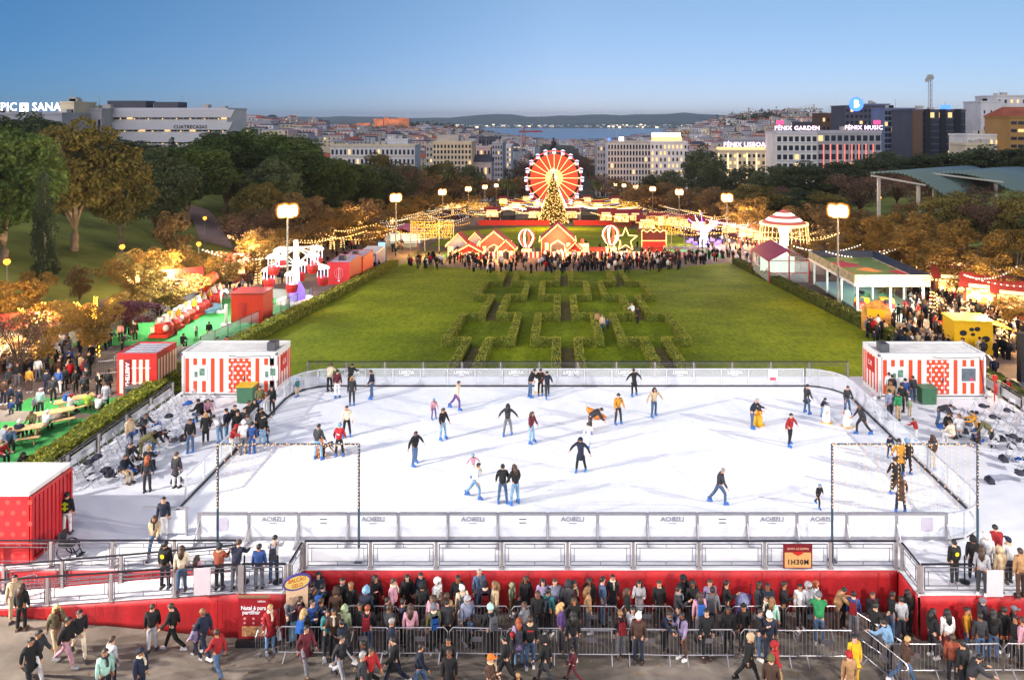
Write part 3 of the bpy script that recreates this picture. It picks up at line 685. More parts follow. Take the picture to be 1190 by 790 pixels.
MB().add([(.72 * math.cos(a * PI / 10), -.06, 2.5 + .33 * math.sin(a * PI / 10)) for a in range(20)] + [(.72 * math.cos(a * PI / 10), .05, 2.5 + .33 * math.sin(a * PI / 10)) for a in range(20)], [tuple(range(20))[::-1], tuple(range(20, 40))] + [(a, (a + 1) % 20, 20 + (a + 1) % 20, 20 + a) for a in range(20)]).build('oval_rim', mat('oval_violet', '#4a3f8a', .5, var=0), t)
ov = MB().add([(.63 * math.cos(a * PI / 10), -.066, 2.5 + .26 * math.sin(a * PI / 10)) for a in range(20)], [tuple(range(20))[::-1]]).build('oval_face', mat('oval_yellow', '#e2c46c', .6, var=0), t)
m_olet = mat('orange_letter', '#c65a14', .5, var=0)
text('lettering', 'BALCÃO', (0, -.07, 2.6), .23, m_olet, ov, ext=.003, bold=.005); text('lettering', 'GELO', (0, -.07, 2.37), .23, m_olet, ov, ext=.003, bold=.005)
t.scale = (.68, .68, .88)
# pale boards leaning on the railings, dark stanchions
for px, d, lab in ((235, 26.85, 'blank pinkish board hanging on the ramp landing railing'), (1156, 26.75, 'blank pinkish board hanging on the right deck railing')):
    t = tag(MB().bx(-.3, .3, -.03, .03, 0, .95).build('notice_board', mat('pale_pink_board', '#c9bcc0', .6, var=.05)), lab, 'board'); t.location = (xat(px, d), d, .02)
for px, py in ((284, 668), (323, 668), (912, 0), (1121, 668)):
    if not py: continue
    d = CH * F / (py - HY + 0) ; d = 27.6
    t = thing('queue_stanchion', 'dark round based stanchion ' + {284: 'between the navy and the blue jackets on the landing', 323: 'at the deck corner by the backpack wearer', 1121: 'beside the guard on the right deck'}[px], 'stanchion', (xat(px, d), d, 0))
    MB().lathe([(.19, 0), (.19, .03), (.05, .06)], 14).build('base', m_dark, t); MB().tube([(0, 0, .04), (0, 0, 1.0)], .03, 8).build('pole', m_dark, t)
# wheelchair / pram parked on the upper deck left
t = thing('wheelchair', 'black wheelchair parked below the red container', 'wheelchair', (-19.6, 28.95, 0))
for y in (-.0, .5): MB().tube([(.3 * math.cos(a * PI / 8), y, .31 + .3 * math.sin(a * PI / 8)) for a in range(17)], .025, 5, cap=False).build('wheel', m_dark, t)
MB().bx(-.25, .25, .05, .45, .45, .52).build('seat', m_dark, t); MB().bx(-.28, -.2, .05, .45, .52, 1.0).build('backrest', m_dark, t)
MB().bar((.25, .1, .48), (.45, .1, .1), .03).bar((.25, .4, .48), (.45, .4, .1), .03).bx(.4, .6, .08, .42, .08, .1).build('footrest', m_dark, t)
# pram in the queue
t = thing('pram', 'purple pram among the people at the red wall', 'pram', (xat(864, 27.7), 27.7, -1.65), 1.2)
MB().box((0, 0, .72), (.75, .45, .35), 0, 0, 1.15).build('body', mat('pram_purple', '#6f5a9a', .7, var=.15), t)
MB().lathe([(.3, 0), (.28, .15), (.17, .3), (.01, .36)], 10, (-.18, 0, .9)).build('hood', mat('pram_blue', '#8c93b8', .7, var=.2), t)
for x in (-.3, .3):
    for y in (-.25, .25): MB().tube([(x, y - .03, .14), (x, y + .03, .14)], .14, 10).build('wheel', m_dark, t)
MB().bar((.3, .2, .9), (.75, .2, 1.1), .03).bar((.3, -.2, .9), (.75, -.2, 1.1), .03).bar((.75, .2, 1.1), (.75, -.2, 1.1), .03).build('push_handle', m_dark, t)
# crowd barriers
m_barr = mat('barrier_steel', '#a2a0a4', .35, .7, var=.1)
def make_barrier():
    t = thing('crowd_barrier', '', 'barrier'); w, h = 1.96, 1.1
    MB().tube([(-w / 2, 0, .2), (-w / 2, 0, h - .15), (-w / 2 + .12, 0, h), (w / 2 - .12, 0, h), (w / 2, 0, h - .15), (w / 2, 0, .2), (-w / 2, 0, .2)], .021, 6).build('frame', m_barr, t)
    b_ = MB()
    for i in range(1, 15): b_.tube([(-w / 2 + i * w / 15, 0, .2), (-w / 2 + i * w / 15, 0, h)], .009, 4, cap=False)
    b_.build('bars', m_barr, t)
    for x in (-w * .36, w * .36): MB().bar((x, -.02, .22), (x, -.32, 0.01), .04, .02).bar((x, .02, .22), (x, .32, .01), .04, .02).build('foot', m_barr, t)
    MB().bx(-.17, .17, -.012, .012, .62, .78).build('name_plate', m_frame, t)
    return t
barrier0 = make_barrier(); nb = 0
def barrier(px, d, rz, label, x=None):
    global nb
    o = barrier0 if nb == 0 else copy_tree(barrier0); nb += 1
    x = xat(px, d) if x is None else x
    place(o, (x, d, g(x, d) + .012), rz, 1, label, 'steel barriers round the queue'); return o
ORD = ['first', 'second', 'third', 'fourth', 'fifth', 'sixth', 'seventh', 'eighth', 'ninth', 'tenth', 'eleventh', 'twelfth', 'thirteenth', 'fourteenth', 'fifteenth', 'sixteenth', 'seventeenth', 'eighteenth', 'nineteenth', 'twentieth'] + ['%dth' % i if i % 10 not in (1, 2, 3) else '%d%s' % (i, {1: 'st', 2: 'nd', 3: 'rd'}[i % 10]) for i in range(21, 120)]
for i in range(10): barrier(0, 25.95 - .02 * i, random.uniform(-.04, .04), 'steel crowd barrier, %s from the sign board in the front row' % ORD[i], -9.0 + 2.03 * i + (.15 if i > 7 else 0))
for i in range(9): barrier(0, 27.05, random.uniform(-.03, .03), 'steel crowd barrier, %s from the sign board in the rear row' % ORD[i], -6.9 + 2.03 * i)
for i, (px, d, r) in enumerate(((1020, 26.0, -1.0), (1028, 25.0, -1.15))): barrier(px, d, r, ['barrier turned edge on behind the yellow coat', 'barrier turned edge on beside the brown leather jacket'][i])
for i in range(4): barrier(0, 25.1, random.uniform(-.03, .03), 'steel crowd barrier, %s in the short row at the right' % ORD[i], 12.2 + 2.03 * i)
barrier(8, 27.6, .5, 'steel barrier at the foot of the left ramp'); barrier(318, 26.6, 1.3, 'steel barrier turned edge on beside the red coat with white bag')
for i, (px, py, r) in enumerate(((130, 430, .3), (150, 420, .75), (1152, 428, 1.3), (1052, 402, -.5), (1075, 410, -.3), (1095, 412, -.2))):
    p = gpt(px, py + 6); barrier(px, p.y, r, ['barrier beside the lit tree near the ticket booth', 'slanting barrier just behind the ticket booth', 'barrier standing beside the yellow kiosk', 'barrier at the lawn hedge left of the yellow kiosk', 'second barrier left of the yellow kiosk', 'barrier touching the yellow kiosk on its left'][i])
# white folding chairs on the deck
m_chair = mat('chair_white', '#d2d2d6', .5, var=.04); m_chleg = mat('chair_leg', '#b9b9be', .4, .4, var=.05)
ch = thing('folding_chair', '', 'chair')
MB().box((0, 0, .44), (.42, .4, .035)).build('seat', m_chair, ch); MB().box((0, .2, .72), (.42, .03, .22)).build('backrest', m_chair, ch)
for x in (-.2, .2): MB().bar((x, .2, .84), (x, -.2, 0), .03).bar((x, .2, 0), (x, -.16, .44), .03).build('leg_frame', m_chleg, ch)
chairs = []
for j in range(3):
    for i in range(10):
        y = 34.6 + i * 1.12 + j * .25
        if y < 45: chairs.append((-23.5 + j * 1.25 + .08 * random.uniform(-1, 1), y, PI / 2 + random.uniform(-.35, .35), 'L'))
for j in range(4):
    for i in range(9):
        y = 34.2 + i * 1.15 + j * .3
        if y < 43.6: chairs.append((26.7 - j * 1.25 + .1 * random.uniform(-1, 1), y, -PI / 2 + random.uniform(-.4, .4), 'R'))
for i, (x, y, r, sd) in enumerate(chairs):
    o = ch if i == 0 else copy_tree(ch)
    place(o, (x, y, -.02), r, 1, 'white folding chair in the ' + ('left seating rows beside the clipped hedge' if sd == 'L' else 'right seating rows before the dark hedge'), 'white folding chairs, ' + ('left' if sd == 'L' else 'right') + ' seating')
# shoes and bags left beside the chairs
m_bagd = mat('bag_dark', '#3a3a44', .8, var=.3, scale=6); m_bagb = mat('bag_blue', '#2c5aa0', .8, var=.2)
BAG = [(148, 545, 'blue'), (205, 560, 'dark'), (138, 552, 'dark'), (195, 505, 'dark'), (182, 495, 'blue'), (1062, 0, 'x'), (1095, 497, 'blue'), (1120, 503, 'dark'), (1166, 535, 'dark'), (1176, 520, 'dark'), (1150, 560, 'dark'), (1163, 512, 'dark')]
for px, py, c in BAG:
    if c == 'x': continue
    d = CH * F / (py - HY); x = xat(px, d)
    t = thing('sports_bag', '%s bag left on the white deck %s' % (c, 'by the left chairs near px' if False else ('among the left chairs' if px < 600 else 'among the right chairs')), 'bag', (x, d, -.02), random.uniform(0, 3), 'bags left among the chairs')
    MB().box((0, 0, .12), (.5, .28, .2), 0, 0, .8).box((0, 0, .24), (.3, .16, .06)).build('body', m_bagb if c == 'blue' else m_bagd, t)
    MB().tube([(-.14, 0, .25), (-.07, 0, .33), (.07, 0, .33), (.14, 0, .25)], .015, 5).build('strap', m_dark, t)
RBG = random.Random(4)
for i in range(40):
    L = i % 2 == 0; x = RBG.uniform(-23.4, -20.3) if L else RBG.uniform(21.8, 26.4); y = RBG.uniform(34.5, 44.2)
    t = thing('coat_heap', 'dark coat and shoes dropped among the %s deck chairs' % ('left' if L else 'right'), 'coat', (x, y, -.02), RBG.uniform(0, 6), 'coats dropped among the %s chairs' % ('left' if L else 'right'))
    z0 = .46 if i % 3 else 0
    MB().lathe([(.24, z0 + .01), (.26, z0 + .06), (.15, z0 + .16), (.03, z0 + .2)], 7).box((.2, .1, z0 + .05), (.3, .14, .08), .6).build('coat', [m_bagd, m_dark, m_bagd, m_bagb, m_grey][i % 5], t)
    if z0 == 0: MB().box((.35, -.1, .05), (.1, .26, .1), .3).box((.5, -.05, .05), (.1, .26, .1), -.2).build('shoes', m_dark, t)
# skating aids on the ice
m_pw = mat('aid_white', '#d8dade', .4, var=.03); m_po = mat('aid_orange', '#d9741a', .4, var=.05); m_py = mat('aid_yellow', '#d9a51a', .4, var=.05)
def penguin_aid(label, px, py, m, rz):
    d = CH * F / (py - HY); t = thing('skating_aid', label, 'skating aid', (xat(px, d), d, .02), rz)
    MB().lathe([(.24, 0), (.27, .15), (.25, .45), (.16, .68), (.17, .78), (.12, .92), (.02, .97)], 12).build('body', m, t, True)
    for s in (-1, 1): MB().tube([(s * .22, 0, .55), (s * .34, 0, .7), (s * .34, -.12, .75)], .035, 6).build('handle', m_po, t)
    MB().bx(-.25, -.1, -.3, .3, 0, .05).bx(.1, .25, -.3, .3, 0, .05).build('runner', m_py, t)
penguin_aid('white skating aid with yellow feet held by the pair at the far boards', 626, 455, m_pw, 0)
penguin_aid('yellow skating aid pushed by the navy jacket and pink hat', 881, 494, m_py, .6)
penguin_aid('white skating aid beside the leaning child in navy', 961, 491, m_pw, 1.2); penguin_aid('white block shaped aid in front of the grey jacket', 985, 496, m_pw, 2)
penguin_aid('dark orange skating aid under the left light curtain', 372, 530, m_po, 2)
t = thing('seal_aid', 'orange seal shaped skating aid pushed by the bending skater', 'skating aid', (xat(691, 42.3), 42.3, .02), .3)
MB().tube([(-.45, 0, .75), (-.25, 0, .55), (.1, 0, .3), (.7, 0, .1)], [.1, .2, .26, .06], 8).build('body', m_po, t, True); MB().bx(-.4, .5, -.2, .2, 0, .06).build('runner', m_pw, t)
MB().tube([(-.5, -.25, .8), (-.45, .25, .8)], .03, 6).build('handle', m_py, t)
# picnic tables on the turf
m_wood = mat('pine_wood', '#b08a58', .7, var=.2, scale=3)
pt = thing('picnic_table', '', 'picnic table')
MB().bx(-.9, .9, -.36, -.13, .72, .76).bx(-.9, .9, -.11, .11, .72, .76).bx(-.9, .9, .13, .36, .72, .76).build('table_top', m_wood, pt)
for s in (-1, 1): MB().bx(-.9, .9, s * .72 - .13, s * .72 + .13, .43, .47).build('bench', m_wood, pt)
for x in (-.65, .65): MB().bar((x, -.25, .72), (x, -.72, 0), .05, .09).bar((x, .25, .72), (x, .72, 0), .05, .09).bar((x, -.8, .4), (x, .8, .4), .05, .09).build('leg_frame', m_wood, pt)
for i, (px, py) in enumerate(((26, 514), (63, 494), (88, 478))):
    p = gpt(px, py); o = pt if i == 0 else copy_tree(pt)
    place(o, p, math.radians(22 + i * 12), 1.15, ['wooden picnic table nearest the black hooded sitter', 'wooden picnic table between the olive and white coats', 'wooden picnic table by the lime jacket'][i], 'picnic tables on the green mat')

# ================================================================ HEDGES
m_hedge = leafmat('hedge_leaf', '#6e7420', '#aaa640', .12, 1.2)
m_hedged = leafmat('hedge_dark', '#3a3f1e', '#5f622c', .12, 1.2)
m_hin = mat('hedge_inside', '#4d561c', .95, var=.4, scale=3)
def hedge(name, label, pts, w, h, m, dens=26, leaf=.12, group=None, off=.03, leaves_only=False):
    """clipped hedge along pts: a solid twiggy heart under a skin of leaf sprays"""
    o0 = Vector((pts[0][0], pts[0][1], 0)); heart = MB(); C = []
    for (x0, y0), (x1, y1) in zip(pts[:-1], pts[1:]):
        L = math.hypot(x1 - x0, y1 - y0); ux, uy = (x1 - x0) / L, (y1 - y0) / L; nx, ny = -uy, ux; n = max(1, int(L / 4))
        x0e, y0e, x1e, y1e = x0 - ux * w * .45, y0 - uy * w * .45, x1 + ux * w * .45, y1 + uy * w * .45
        for i in range(n):
            a, b_ = i / n, (i + 1) / n; P = []
            for t in (a, b_):
                X, Y = x0e + (x1e - x0e) * t, y0e + (y1e - y0e) * t; zz = g(X, Y) + off
                for s, z in ((-1, 0), (1, 0), (1, h - .03), (-1, h - .03)): P.append((X + nx * s * (w / 2 - .03) - o0.x, Y + ny * s * (w / 2 - .03) - o0.y, zz + z))
            heart.add(P, [(0, 1, 2, 3), (7, 6, 5, 4), (0, 4, 5, 1), (1, 5, 6, 2), (2, 6, 7, 3), (3, 7, 4, 0)])
        Le = L + w * .9; cnt = int(dens * Le * (w + 2 * h))
        t = RNG.uniform(0, 1, cnt); r = RNG.uniform(0, w + 2 * h, cnt)
        s = np.where(r < h, -w / 2, np.where(r < h + w, r - h - w / 2, w / 2)); z = np.where(r < h, r, np.where(r < h + w, h, r - h - w))
        bump = .035 * np.sin(t * Le * 1.9 + s) + .025 * np.sin(t * Le * 5.1) + RNG.normal(0, .025, cnt)
        X = x0e + (x1e - x0e) * t + nx * (s + np.sign(s) * bump * .5); Y = y0e + (y1e - y0e) * t + ny * (s + np.sign(s) * bump * .5)
        Z = np.array([g(a, b_) for a, b_ in zip(X, Y)]) + off + z + np.where(z > h * .8, bump, 0)
        C.append(np.stack([X - o0.x, Y - o0.y, Z], 1))
    root = heart.build(name, m_hin, None, False, o0); V, Q = leaves(np.concatenate(C), leaf, .2)
    lf = link('foliage', np_mesh('foliage', V, Q, [m]), root)
    return tag(root, label, 'hedge', group)
hedge('clipped_hedge', 'long clipped hedge down the left edge of the lawn', [(-27.6, 51), (-27.6, 122)], 1.3, 1.0, m_hedge, 40, .11)
hedge('clipped_hedge', 'long clipped hedge down the right edge of the lawn', [(30.1, 51), (30.1, 124)], 1.3, 1.0, m_hedged, 40, .11)
hedge('clipped_hedge', 'yellow green hedge between picnic turf and left seating', [(-27.7, 33.0), (-27.3, 49.2)], 1.4, .95, m_hedge, 45, .11)
hedge('clipped_hedge', 'dark hedge behind the right seating railing', [(30.1, 33), (30.1, 49.5)], 1.1, .9, m_hedged, 30, .12)
rows = [52.0, 63.3, 74.7, 86.6, 98.2, 109.5]
nm = ['leftmost', 'second from left', 'third from left', 'third from right', 'second from right', 'rightmost']
k = 0
for c in (-7.0, .68, 8.24):
    for s in (-1, 1):
        pts = []
        for i in range(len(rows) - 1):
            off_ = 2.83 if i % 2 else .92
            pts += [(c + s * off_, rows[i]), (c + s * off_, rows[i + 1])]
        hedge('maze_hedge', 'low zigzag clipped hedge on the lawn, ' + nm[k] + ' of the maze hedges', pts, .66, .84, m_hedge, 90, .055, 'zigzag hedges of the lawn maze'); k += 1
m_trod = mat('trodden_earth', '#6e6438', .95, var=.3, scale=1.2)
for i in (0, 2, 4):
    for c in (-7.0, .68, 8.24): sheet('path', [c - .6, c + .6], [rows[i] + .3, rows[i + 1] - .4], .075, m_trod, fn=g)
# ================================================================ TREES
m_bark = mat('bark', '#5d4d3e', .95, var=.35, scale=2, bump=.4)
m_barkp = mat('bark_pale', '#8a7760', .95, var=.3, scale=2, bump=.4)
LM = dict(pine=leafmat('leaf_pine', '#3a4c26', '#64783c', .3), dark=leafmat('leaf_dark', '#3b4630', '#5d6944', .3), olive=leafmat('leaf_olive', '#57552c', '#8a7d42', .25),
          gold=leafmat('leaf_gold', '#6e5526', '#a88440', .2), tan=leafmat('leaf_tan', '#6a5535', '#8f744a', .22), bare=leafmat('leaf_bare', '#5a4438', '#7d6250', .2), plum=leafmat('leaf_plum', '#3e1f2a', '#63303f', .15))
def make_tree(kind, lobes, leaf, n, shape, trunk_h, r_tr, m_l, m_b, limbs=6, hollow=.55):
    """unit tree: 10 m tall, about 8 m wide"""
    rt = thing('tree', '', 'tree'); H = 10.0; top = H
    cz = trunk_h + (H - trunk_h) * .5; rz_ = (H - trunk_h) * .5; C = []; cen = []
    for i in range(lobes):
        for _ in range(50):
            v = RNG.normal(size=3); v /= np.linalg.norm(v); rad = RNG.uniform(hollow, .92)
            if shape == 'umbrella': p = np.array([v[0] * 3.9 * rad, v[1] * 3.9 * rad, cz + abs(v[2]) * rz_ * rad * 1.0 - rz_ * .35])
            elif shape == 'cone': t = RNG.uniform(0, 1); a = RNG.uniform(0, 6.28); rr = (1 - t) ** .7 * 2.0 * RNG.uniform(.5, 1); p = np.array([rr * math.cos(a), rr * math.sin(a), trunk_h + t * (H - trunk_h - .4)])
            elif shape == 'vase': t = RNG.uniform(0, 1) ** .7; a = RNG.uniform(0, 6.28); rr = (.8 + 3.4 * t) * RNG.uniform(.55, 1); p = np.array([rr * math.cos(a), rr * math.sin(a), trunk_h + t * (H - trunk_h) * (1 - .045 * rr * rr / 2) ])
            else: p = np.array([v[0] * 3.6 * rad, v[1] * 3.6 * rad, cz + v[2] * rz_ * rad * .95])
            if all(np.linalg.norm(p - q) > .75 for q in cen): break
        cen.append(p); s = RNG.uniform(.6, 1.15); k = int(n / lobes * s)
        q = RNG.normal(size=(k, 3)); q /= np.linalg.norm(q, axis=1)[:, None]; q *= (RNG.uniform(.35, 1, (k, 1)) ** .5) * s * np.array([1.15, 1.15, .75])
        C.append(p + q)
    C = np.concatenate(C); C = C[C[:, 2] > trunk_h * .55]
    V, Q = leaves(C, leaf, .25)
    tb = MB(); z1 = cz if shape != 'cone' else H * .8
    tb.tube([(0, 0, -.6), (.05, .03, trunk_h * .5), (.0, .1, trunk_h), (.1, 0, z1)], [r_tr * 1.25, r_tr, r_tr * .8, r_tr * .3], 7)
    order = sorted(range(len(cen)), key=lambda i: RNG.uniform())
    for i in order[:limbs]:
        p = cen[i]; z0 = trunk_h * RNG.uniform(.75, 1.05)
        tb.tube([(0, .05, z0), (p[0] * .4, p[1] * .4, z0 + (p[2] - z0) * .55), (p[0] * .92, p[1] * .92, p[2])], [r_tr * .5, r_tr * .3, r_tr * .1], 5)
    tr = tb.build('trunk', m_b, rt, True)
    cr = link('crown', np_mesh('crown', V, Q, [m_l]), rt)
    return rt
TREES = {}
def proto(key):
    if key in TREES: return TREES[key], False
    kd, v = key
    P = dict(pine=lambda: make_tree('pine', 80, .15, 15000, 'round', 1.6, .32, LM['pine'], m_barkp, 9),
             dark=lambda: make_tree('dark', 70, .16, 13000, 'round', 1.8, .35, LM['dark'], m_bark, 8),
             olive=lambda: make_tree('olive', 66, .16, 13000, 'round', 2.2, .32, LM['olive'], m_barkp, 9),
             gold=lambda: make_tree('gold', 40, .16, 6500, 'vase', 2.6, .22, LM['gold'], m_barkp, 12, .5),
             tan=lambda: make_tree('tan', 46, .16, 7000, 'round', 2.2, .24, LM['tan'], m_bark, 12, .5),
             bare=lambda: make_tree('bare', 46, .12, 5200, 'vase', 2.2, .24, LM['bare'], m_bark, 20, .5),
             cypress=lambda: make_tree('cypress', 30, .16, 6500, 'cone', 1.2, .3, LM['dark'], m_barkp, 2),
             plum=lambda: make_tree('plum', 30, .16, 5000, 'umbrella', 2.5, .2, LM['plum'], m_bark, 8))
    TREES[key] = P[kd](); return TREES[key], True
TLAB = dict(pine='dense rounded green pine', dark='dense dark green tree', olive='tall olive brown leafy tree', gold='golden leaved tree with forked pale trunk', tan='rounded tan brown autumn tree',
            bare='sparse reddish brown nearly bare tree', cypress='small dark conical tree', plum='low purple leaved tree')
TPLACED = []
def tree(px, d, topy, kd, w=None, zone=''):
    x = xat(px, d); z = g(x, d); h = max(3.5, zat(topy, d) - z); v = len(TPLACED) % 2 if kd in ('pine', 'dark', 'olive', 'gold', 'tan') else 0
    p, new = proto((kd, v)); o = p if new else copy_tree(p)
    sx = (w / F * d) / 7.6 if w else h / 10
    o.location = (x, d, z); o.rotation_euler = (0, 0, random.uniform(0, 6.28)); o.scale = (sx, sx, h / 10)
    o['zone'] = zone; TPLACED.append((px, o, kd, zone)); return o
ZL = 'on the left bank'; ZR = 'in the right hand park'; ZP = 'along the left promenade'; ZQ = 'along the right promenade'; ZC = 'round the far roundabout'
for a in ((5, 92, 136, 'pine', 120), (52, 84, 186, 'cypress', 46), (86, 106, 134, 'olive', 105), (140, 112, 164, 'olive', 78), (182, 128, 172, 'dark', 88), (-25, 120, 128, 'dark', 120), (30, 150, 130, 'dark', 100),
          (118, 150, 152, 'dark', 100), (218, 150, 162, 'pine', 104), (262, 172, 150, 'pine', 96), (165, 190, 164, 'dark', 80), (296, 186, 146, 'pine', 100), (325, 190, 152, 'pine', 112), (250, 215, 150, 'dark', 60), (200, 225, 156, 'cypress', 20),
          (362, 205, 172, 'dark', 80), (395, 222, 186, 'dark', 80), (425, 245, 192, 'dark', 84), (455, 262, 186, 'bare', 64), (478, 300, 200, 'bare', 50), (440, 330, 176, 'olive', 40), (500, 330, 196, 'tan', 46), (528, 335, 202, 'tan', 60), (300, 140, 212, 'olive', 62), (285, 118, 236, 'bare', 60),
          (290, 205, 205, 'bare', 50), (470, 340, 190, 'dark', 50), (545, 380, 190, 'dark', 40), (515, 400, 186, 'olive', 40), (202, 110, 242, 'tan', 46), (345, 240, 160, 'dark', 70), (312, 160, 182, 'dark', 78), (338, 178, 168, 'pine', 96), (374, 192, 177, 'pine', 86), (408, 208, 185, 'pine', 80), (440, 226, 192, 'dark', 76), (462, 290, 188, 'dark', 60), (-60, 90, 150, 'pine', 120)): tree(*a, zone=ZL)
for a in ((8, 62, 318, 'gold', 66), (42, 74, 308, 'gold', 40), (92, 82, 306, 'tan', 30), (22, 52, 352, 'bare', 60), (50, 54, 347, 'gold', 62), (110, 58, 342, 'gold', 62), (152, 68, 345, 'plum', 70), (158, 72, 330, 'gold', 50), (172, 84, 285, 'gold', 46), (200, 76, 312, 'gold', 74), (238, 100, 292, 'gold', 46), (262, 92, 290, 'gold', 56),
          (320, 138, 240, 'tan', 60), (350, 128, 222, 'tan', 84), (300, 108, 262, 'tan', 56), (392, 152, 238, 'gold', 60), (420, 165, 230, 'tan', 80), (446, 190, 232, 'gold', 46), (470, 215, 228, 'gold', 46), (495, 235, 222, 'gold', 50), (430, 140, 262, 'gold', 40), (476, 175, 254, 'gold', 40)): tree(*a, zone=ZP)
for a in ((1045, 108, 242, 'gold', 80), (1088, 100, 246, 'gold', 84), (1010, 118, 250, 'gold', 66), (1135, 96, 262, 'gold', 84), (1182, 90, 262, 'gold', 70), (985, 128, 236, 'tan', 84), (940, 138, 236, 'tan', 84), (900, 150, 238, 'gold', 70), (868, 168, 228, 'gold', 62), (962, 112, 276, 'gold', 56), (930, 118, 282, 'gold', 40),
          (880, 185, 214, 'olive', 80), (835, 205, 216, 'tan', 60), (800, 232, 216, 'tan', 66), (772, 262, 212, 'tan', 82), (745, 300, 214, 'tan', 50), (1030, 86, 338, 'gold', 40), (1176, 70, 345, 'gold', 40), (1068, 94, 268, 'gold', 62), (1112, 86, 284, 'gold', 66), (1165, 79, 298, 'gold', 60), (1030, 100, 262, 'gold', 50)): tree(*a, zone=ZQ)
for a in ((818, 340, 168, 'dark', 52), (826, 300, 188, 'dark', 40), (868, 280, 192, 'dark', 64), (905, 262, 190, 'dark', 70), (940, 255, 187, 'dark', 74), (978, 248, 186, 'dark', 70), (1012, 260, 180, 'dark', 60), (1030, 300, 174, 'dark', 48), (1000, 205, 198, 'bare', 74), (1042, 215, 192, 'bare', 60), (1075, 270, 178, 'dark', 70),
          (1110, 262, 176, 'dark', 80), (1150, 250, 168, 'dark', 80), (1190, 240, 170, 'dark', 80), (1080, 168, 200, 'bare', 70), (1130, 160, 206, 'bare', 66), (1105, 122, 222, 'olive', 76), (1150, 118, 222, 'bare', 84), (1190, 112, 222, 'olive', 76), (1060, 150, 232, 'tan', 56), (925, 205, 218, 'dark', 60), (895, 225, 210, 'bare', 50), (960, 190, 222, 'olive', 60), (780, 330, 196, 'dark', 40), (760, 360, 200, 'dark', 36), (1230, 100, 235, 'dark', 80)): tree(*a, zone=ZR)
for a in ((594, 520, 190, 'bare', 36), (610, 600, 182, 'bare', 40), (625, 480, 196, 'bare', 40), (668, 600, 178, 'bare', 46), (688, 540, 180, 'bare', 44), (660, 760, 174, 'bare', 40), (630, 760, 176, 'bare', 40), (700, 440, 198, 'bare', 36), (606, 430, 204, 'tan', 40), (585, 400, 208, 'dark', 34), (568, 380, 206, 'tan', 34), (718, 400, 206, 'tan', 36)): tree(*a, zone=ZC)
# palms
m_palm = leafmat('leaf_palm', '#3d4526', '#636538', .15)
def palm(px, d, topy, label):
    x = xat(px, d); z = g(x, d); h = zat(topy, d) - z; t = thing('palm_tree', label, 'palm tree', (x, d, z))
    MB().tube([(0, 0, -.3), (.15, 0, h * .45), (.0, 0, h * .86)], [.45, .34, .3], 8).build('trunk', m_bark, t, True); V = []; Q = []
    for i in range(46):
        a = i * 2.4; e = .9 - 1.7 * (i / 46); L = h * .22
        for s in range(5):
            for sg in (-1, 1):
                r0, r1 = L * s / 5, L * (s + 1) / 5; dz = lambda r: h * .86 + r * math.sin(e) - .09 * r * r / max(.3, L / 3)
                p0 = Vector((r0 * math.cos(a), r0 * math.sin(a), dz(r0))); p1 = Vector((r1 * math.cos(a), r1 * math.sin(a), dz(r1))); wv = Vector((-math.sin(a), math.cos(a), -.5)) * sg * .34
                n = len(V); V += [p0, p1, p1 + wv * .8, p0 + wv]; Q.append((n, n + 1, n + 2, n + 3))
    link('crown', np_mesh('crown', np.array([tuple(v) for v in V]), np.array(Q), [m_palm]), t)
palm(498, 330, 190, 'palm tree standing left of the white tower block'); palm(524, 330, 191, 'palm tree in front of the white tower block'); palm(590, 330, 206, 'palm tree at the left edge of the far plaza'); palm(694, 340, 208, 'palm tree to the right of the big wheel')
palm(522, 300, 226, 'small palm among the left promenade lamps')
# bulbs wound round trunks
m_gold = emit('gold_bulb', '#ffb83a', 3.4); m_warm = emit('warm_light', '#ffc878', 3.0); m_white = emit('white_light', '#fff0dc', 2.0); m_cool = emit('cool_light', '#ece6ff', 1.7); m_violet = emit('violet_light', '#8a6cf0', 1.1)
def wound_lights(label, x, y, h, r=.34, fork=True, m=None, big=1.0):
    mb = MB(); z = g(x, y); s = .075 * big
    n = int(h / .055)
    for i in range(n):
        a = i * .9; zz = h * i / n; rr = r * (1.1 - .35 * i / n); mb.box((rr * math.cos(a), rr * math.sin(a), zz), (s, s, s))
    if fork:
        for b_ in range(4):
            aa = b_ * 1.57 + .5
            for i in range(34):
                t = i / 34; rr = .15 + t * 1.2; q = i * 2.0; mb.box((rr * math.cos(aa) + .13 * math.cos(q), rr * math.sin(aa) + .13 * math.sin(q), h + t * 1.5), (s, s, s))
    o = mb.build('light_string', m or m_gold, None, False, (x, y, z)); return tag(o, label, 'string lights', 'string lights wound round tree trunks')
def tl(px, py, h, label, **k):
    p = gpt(px, py); tp = p.y and HY + (CH - p.z - random.uniform(6.2, 7.6)) / p.y * F
    if k and k.get('fork', True): tree(px, p.y, tp, 'gold', (4.6 if px > 1060 and py > 360 else 6.2) * F / p.y, ZP if px < 600 else ZQ)
    return wound_lights(label, p.x, p.y, h, **k)
tl(48, 430, 3.4, 'gold lights wound round the forked trunk left of the barrier'); tl(110, 415, 3.2, 'gold lights wound round the lit trunk near the ticket booth')
P_lit = [(160, 368), (195, 345), (300, 330), (316, 318), (360, 300), (372, 296), (398, 288), (415, 284), (425, 280), (440, 277), (455, 274), (466, 270), (474, 268), (484, 264)]
for i, (px, py) in enumerate(P_lit): tl(px, py, 3.2, 'warm lights on a promenade trunk, %s from the near end on the left' % ORD[i], r=.4, m=m_warm, big=1.25)
P_lit = [(1122, 395), (1165, 412), (1085, 372), (1066, 330), (1003, 296), (985, 290), (962, 284), (940, 282), (896, 278), (884, 274), (872, 272), (862, 268), (852, 266), (822, 262), (806, 258)]
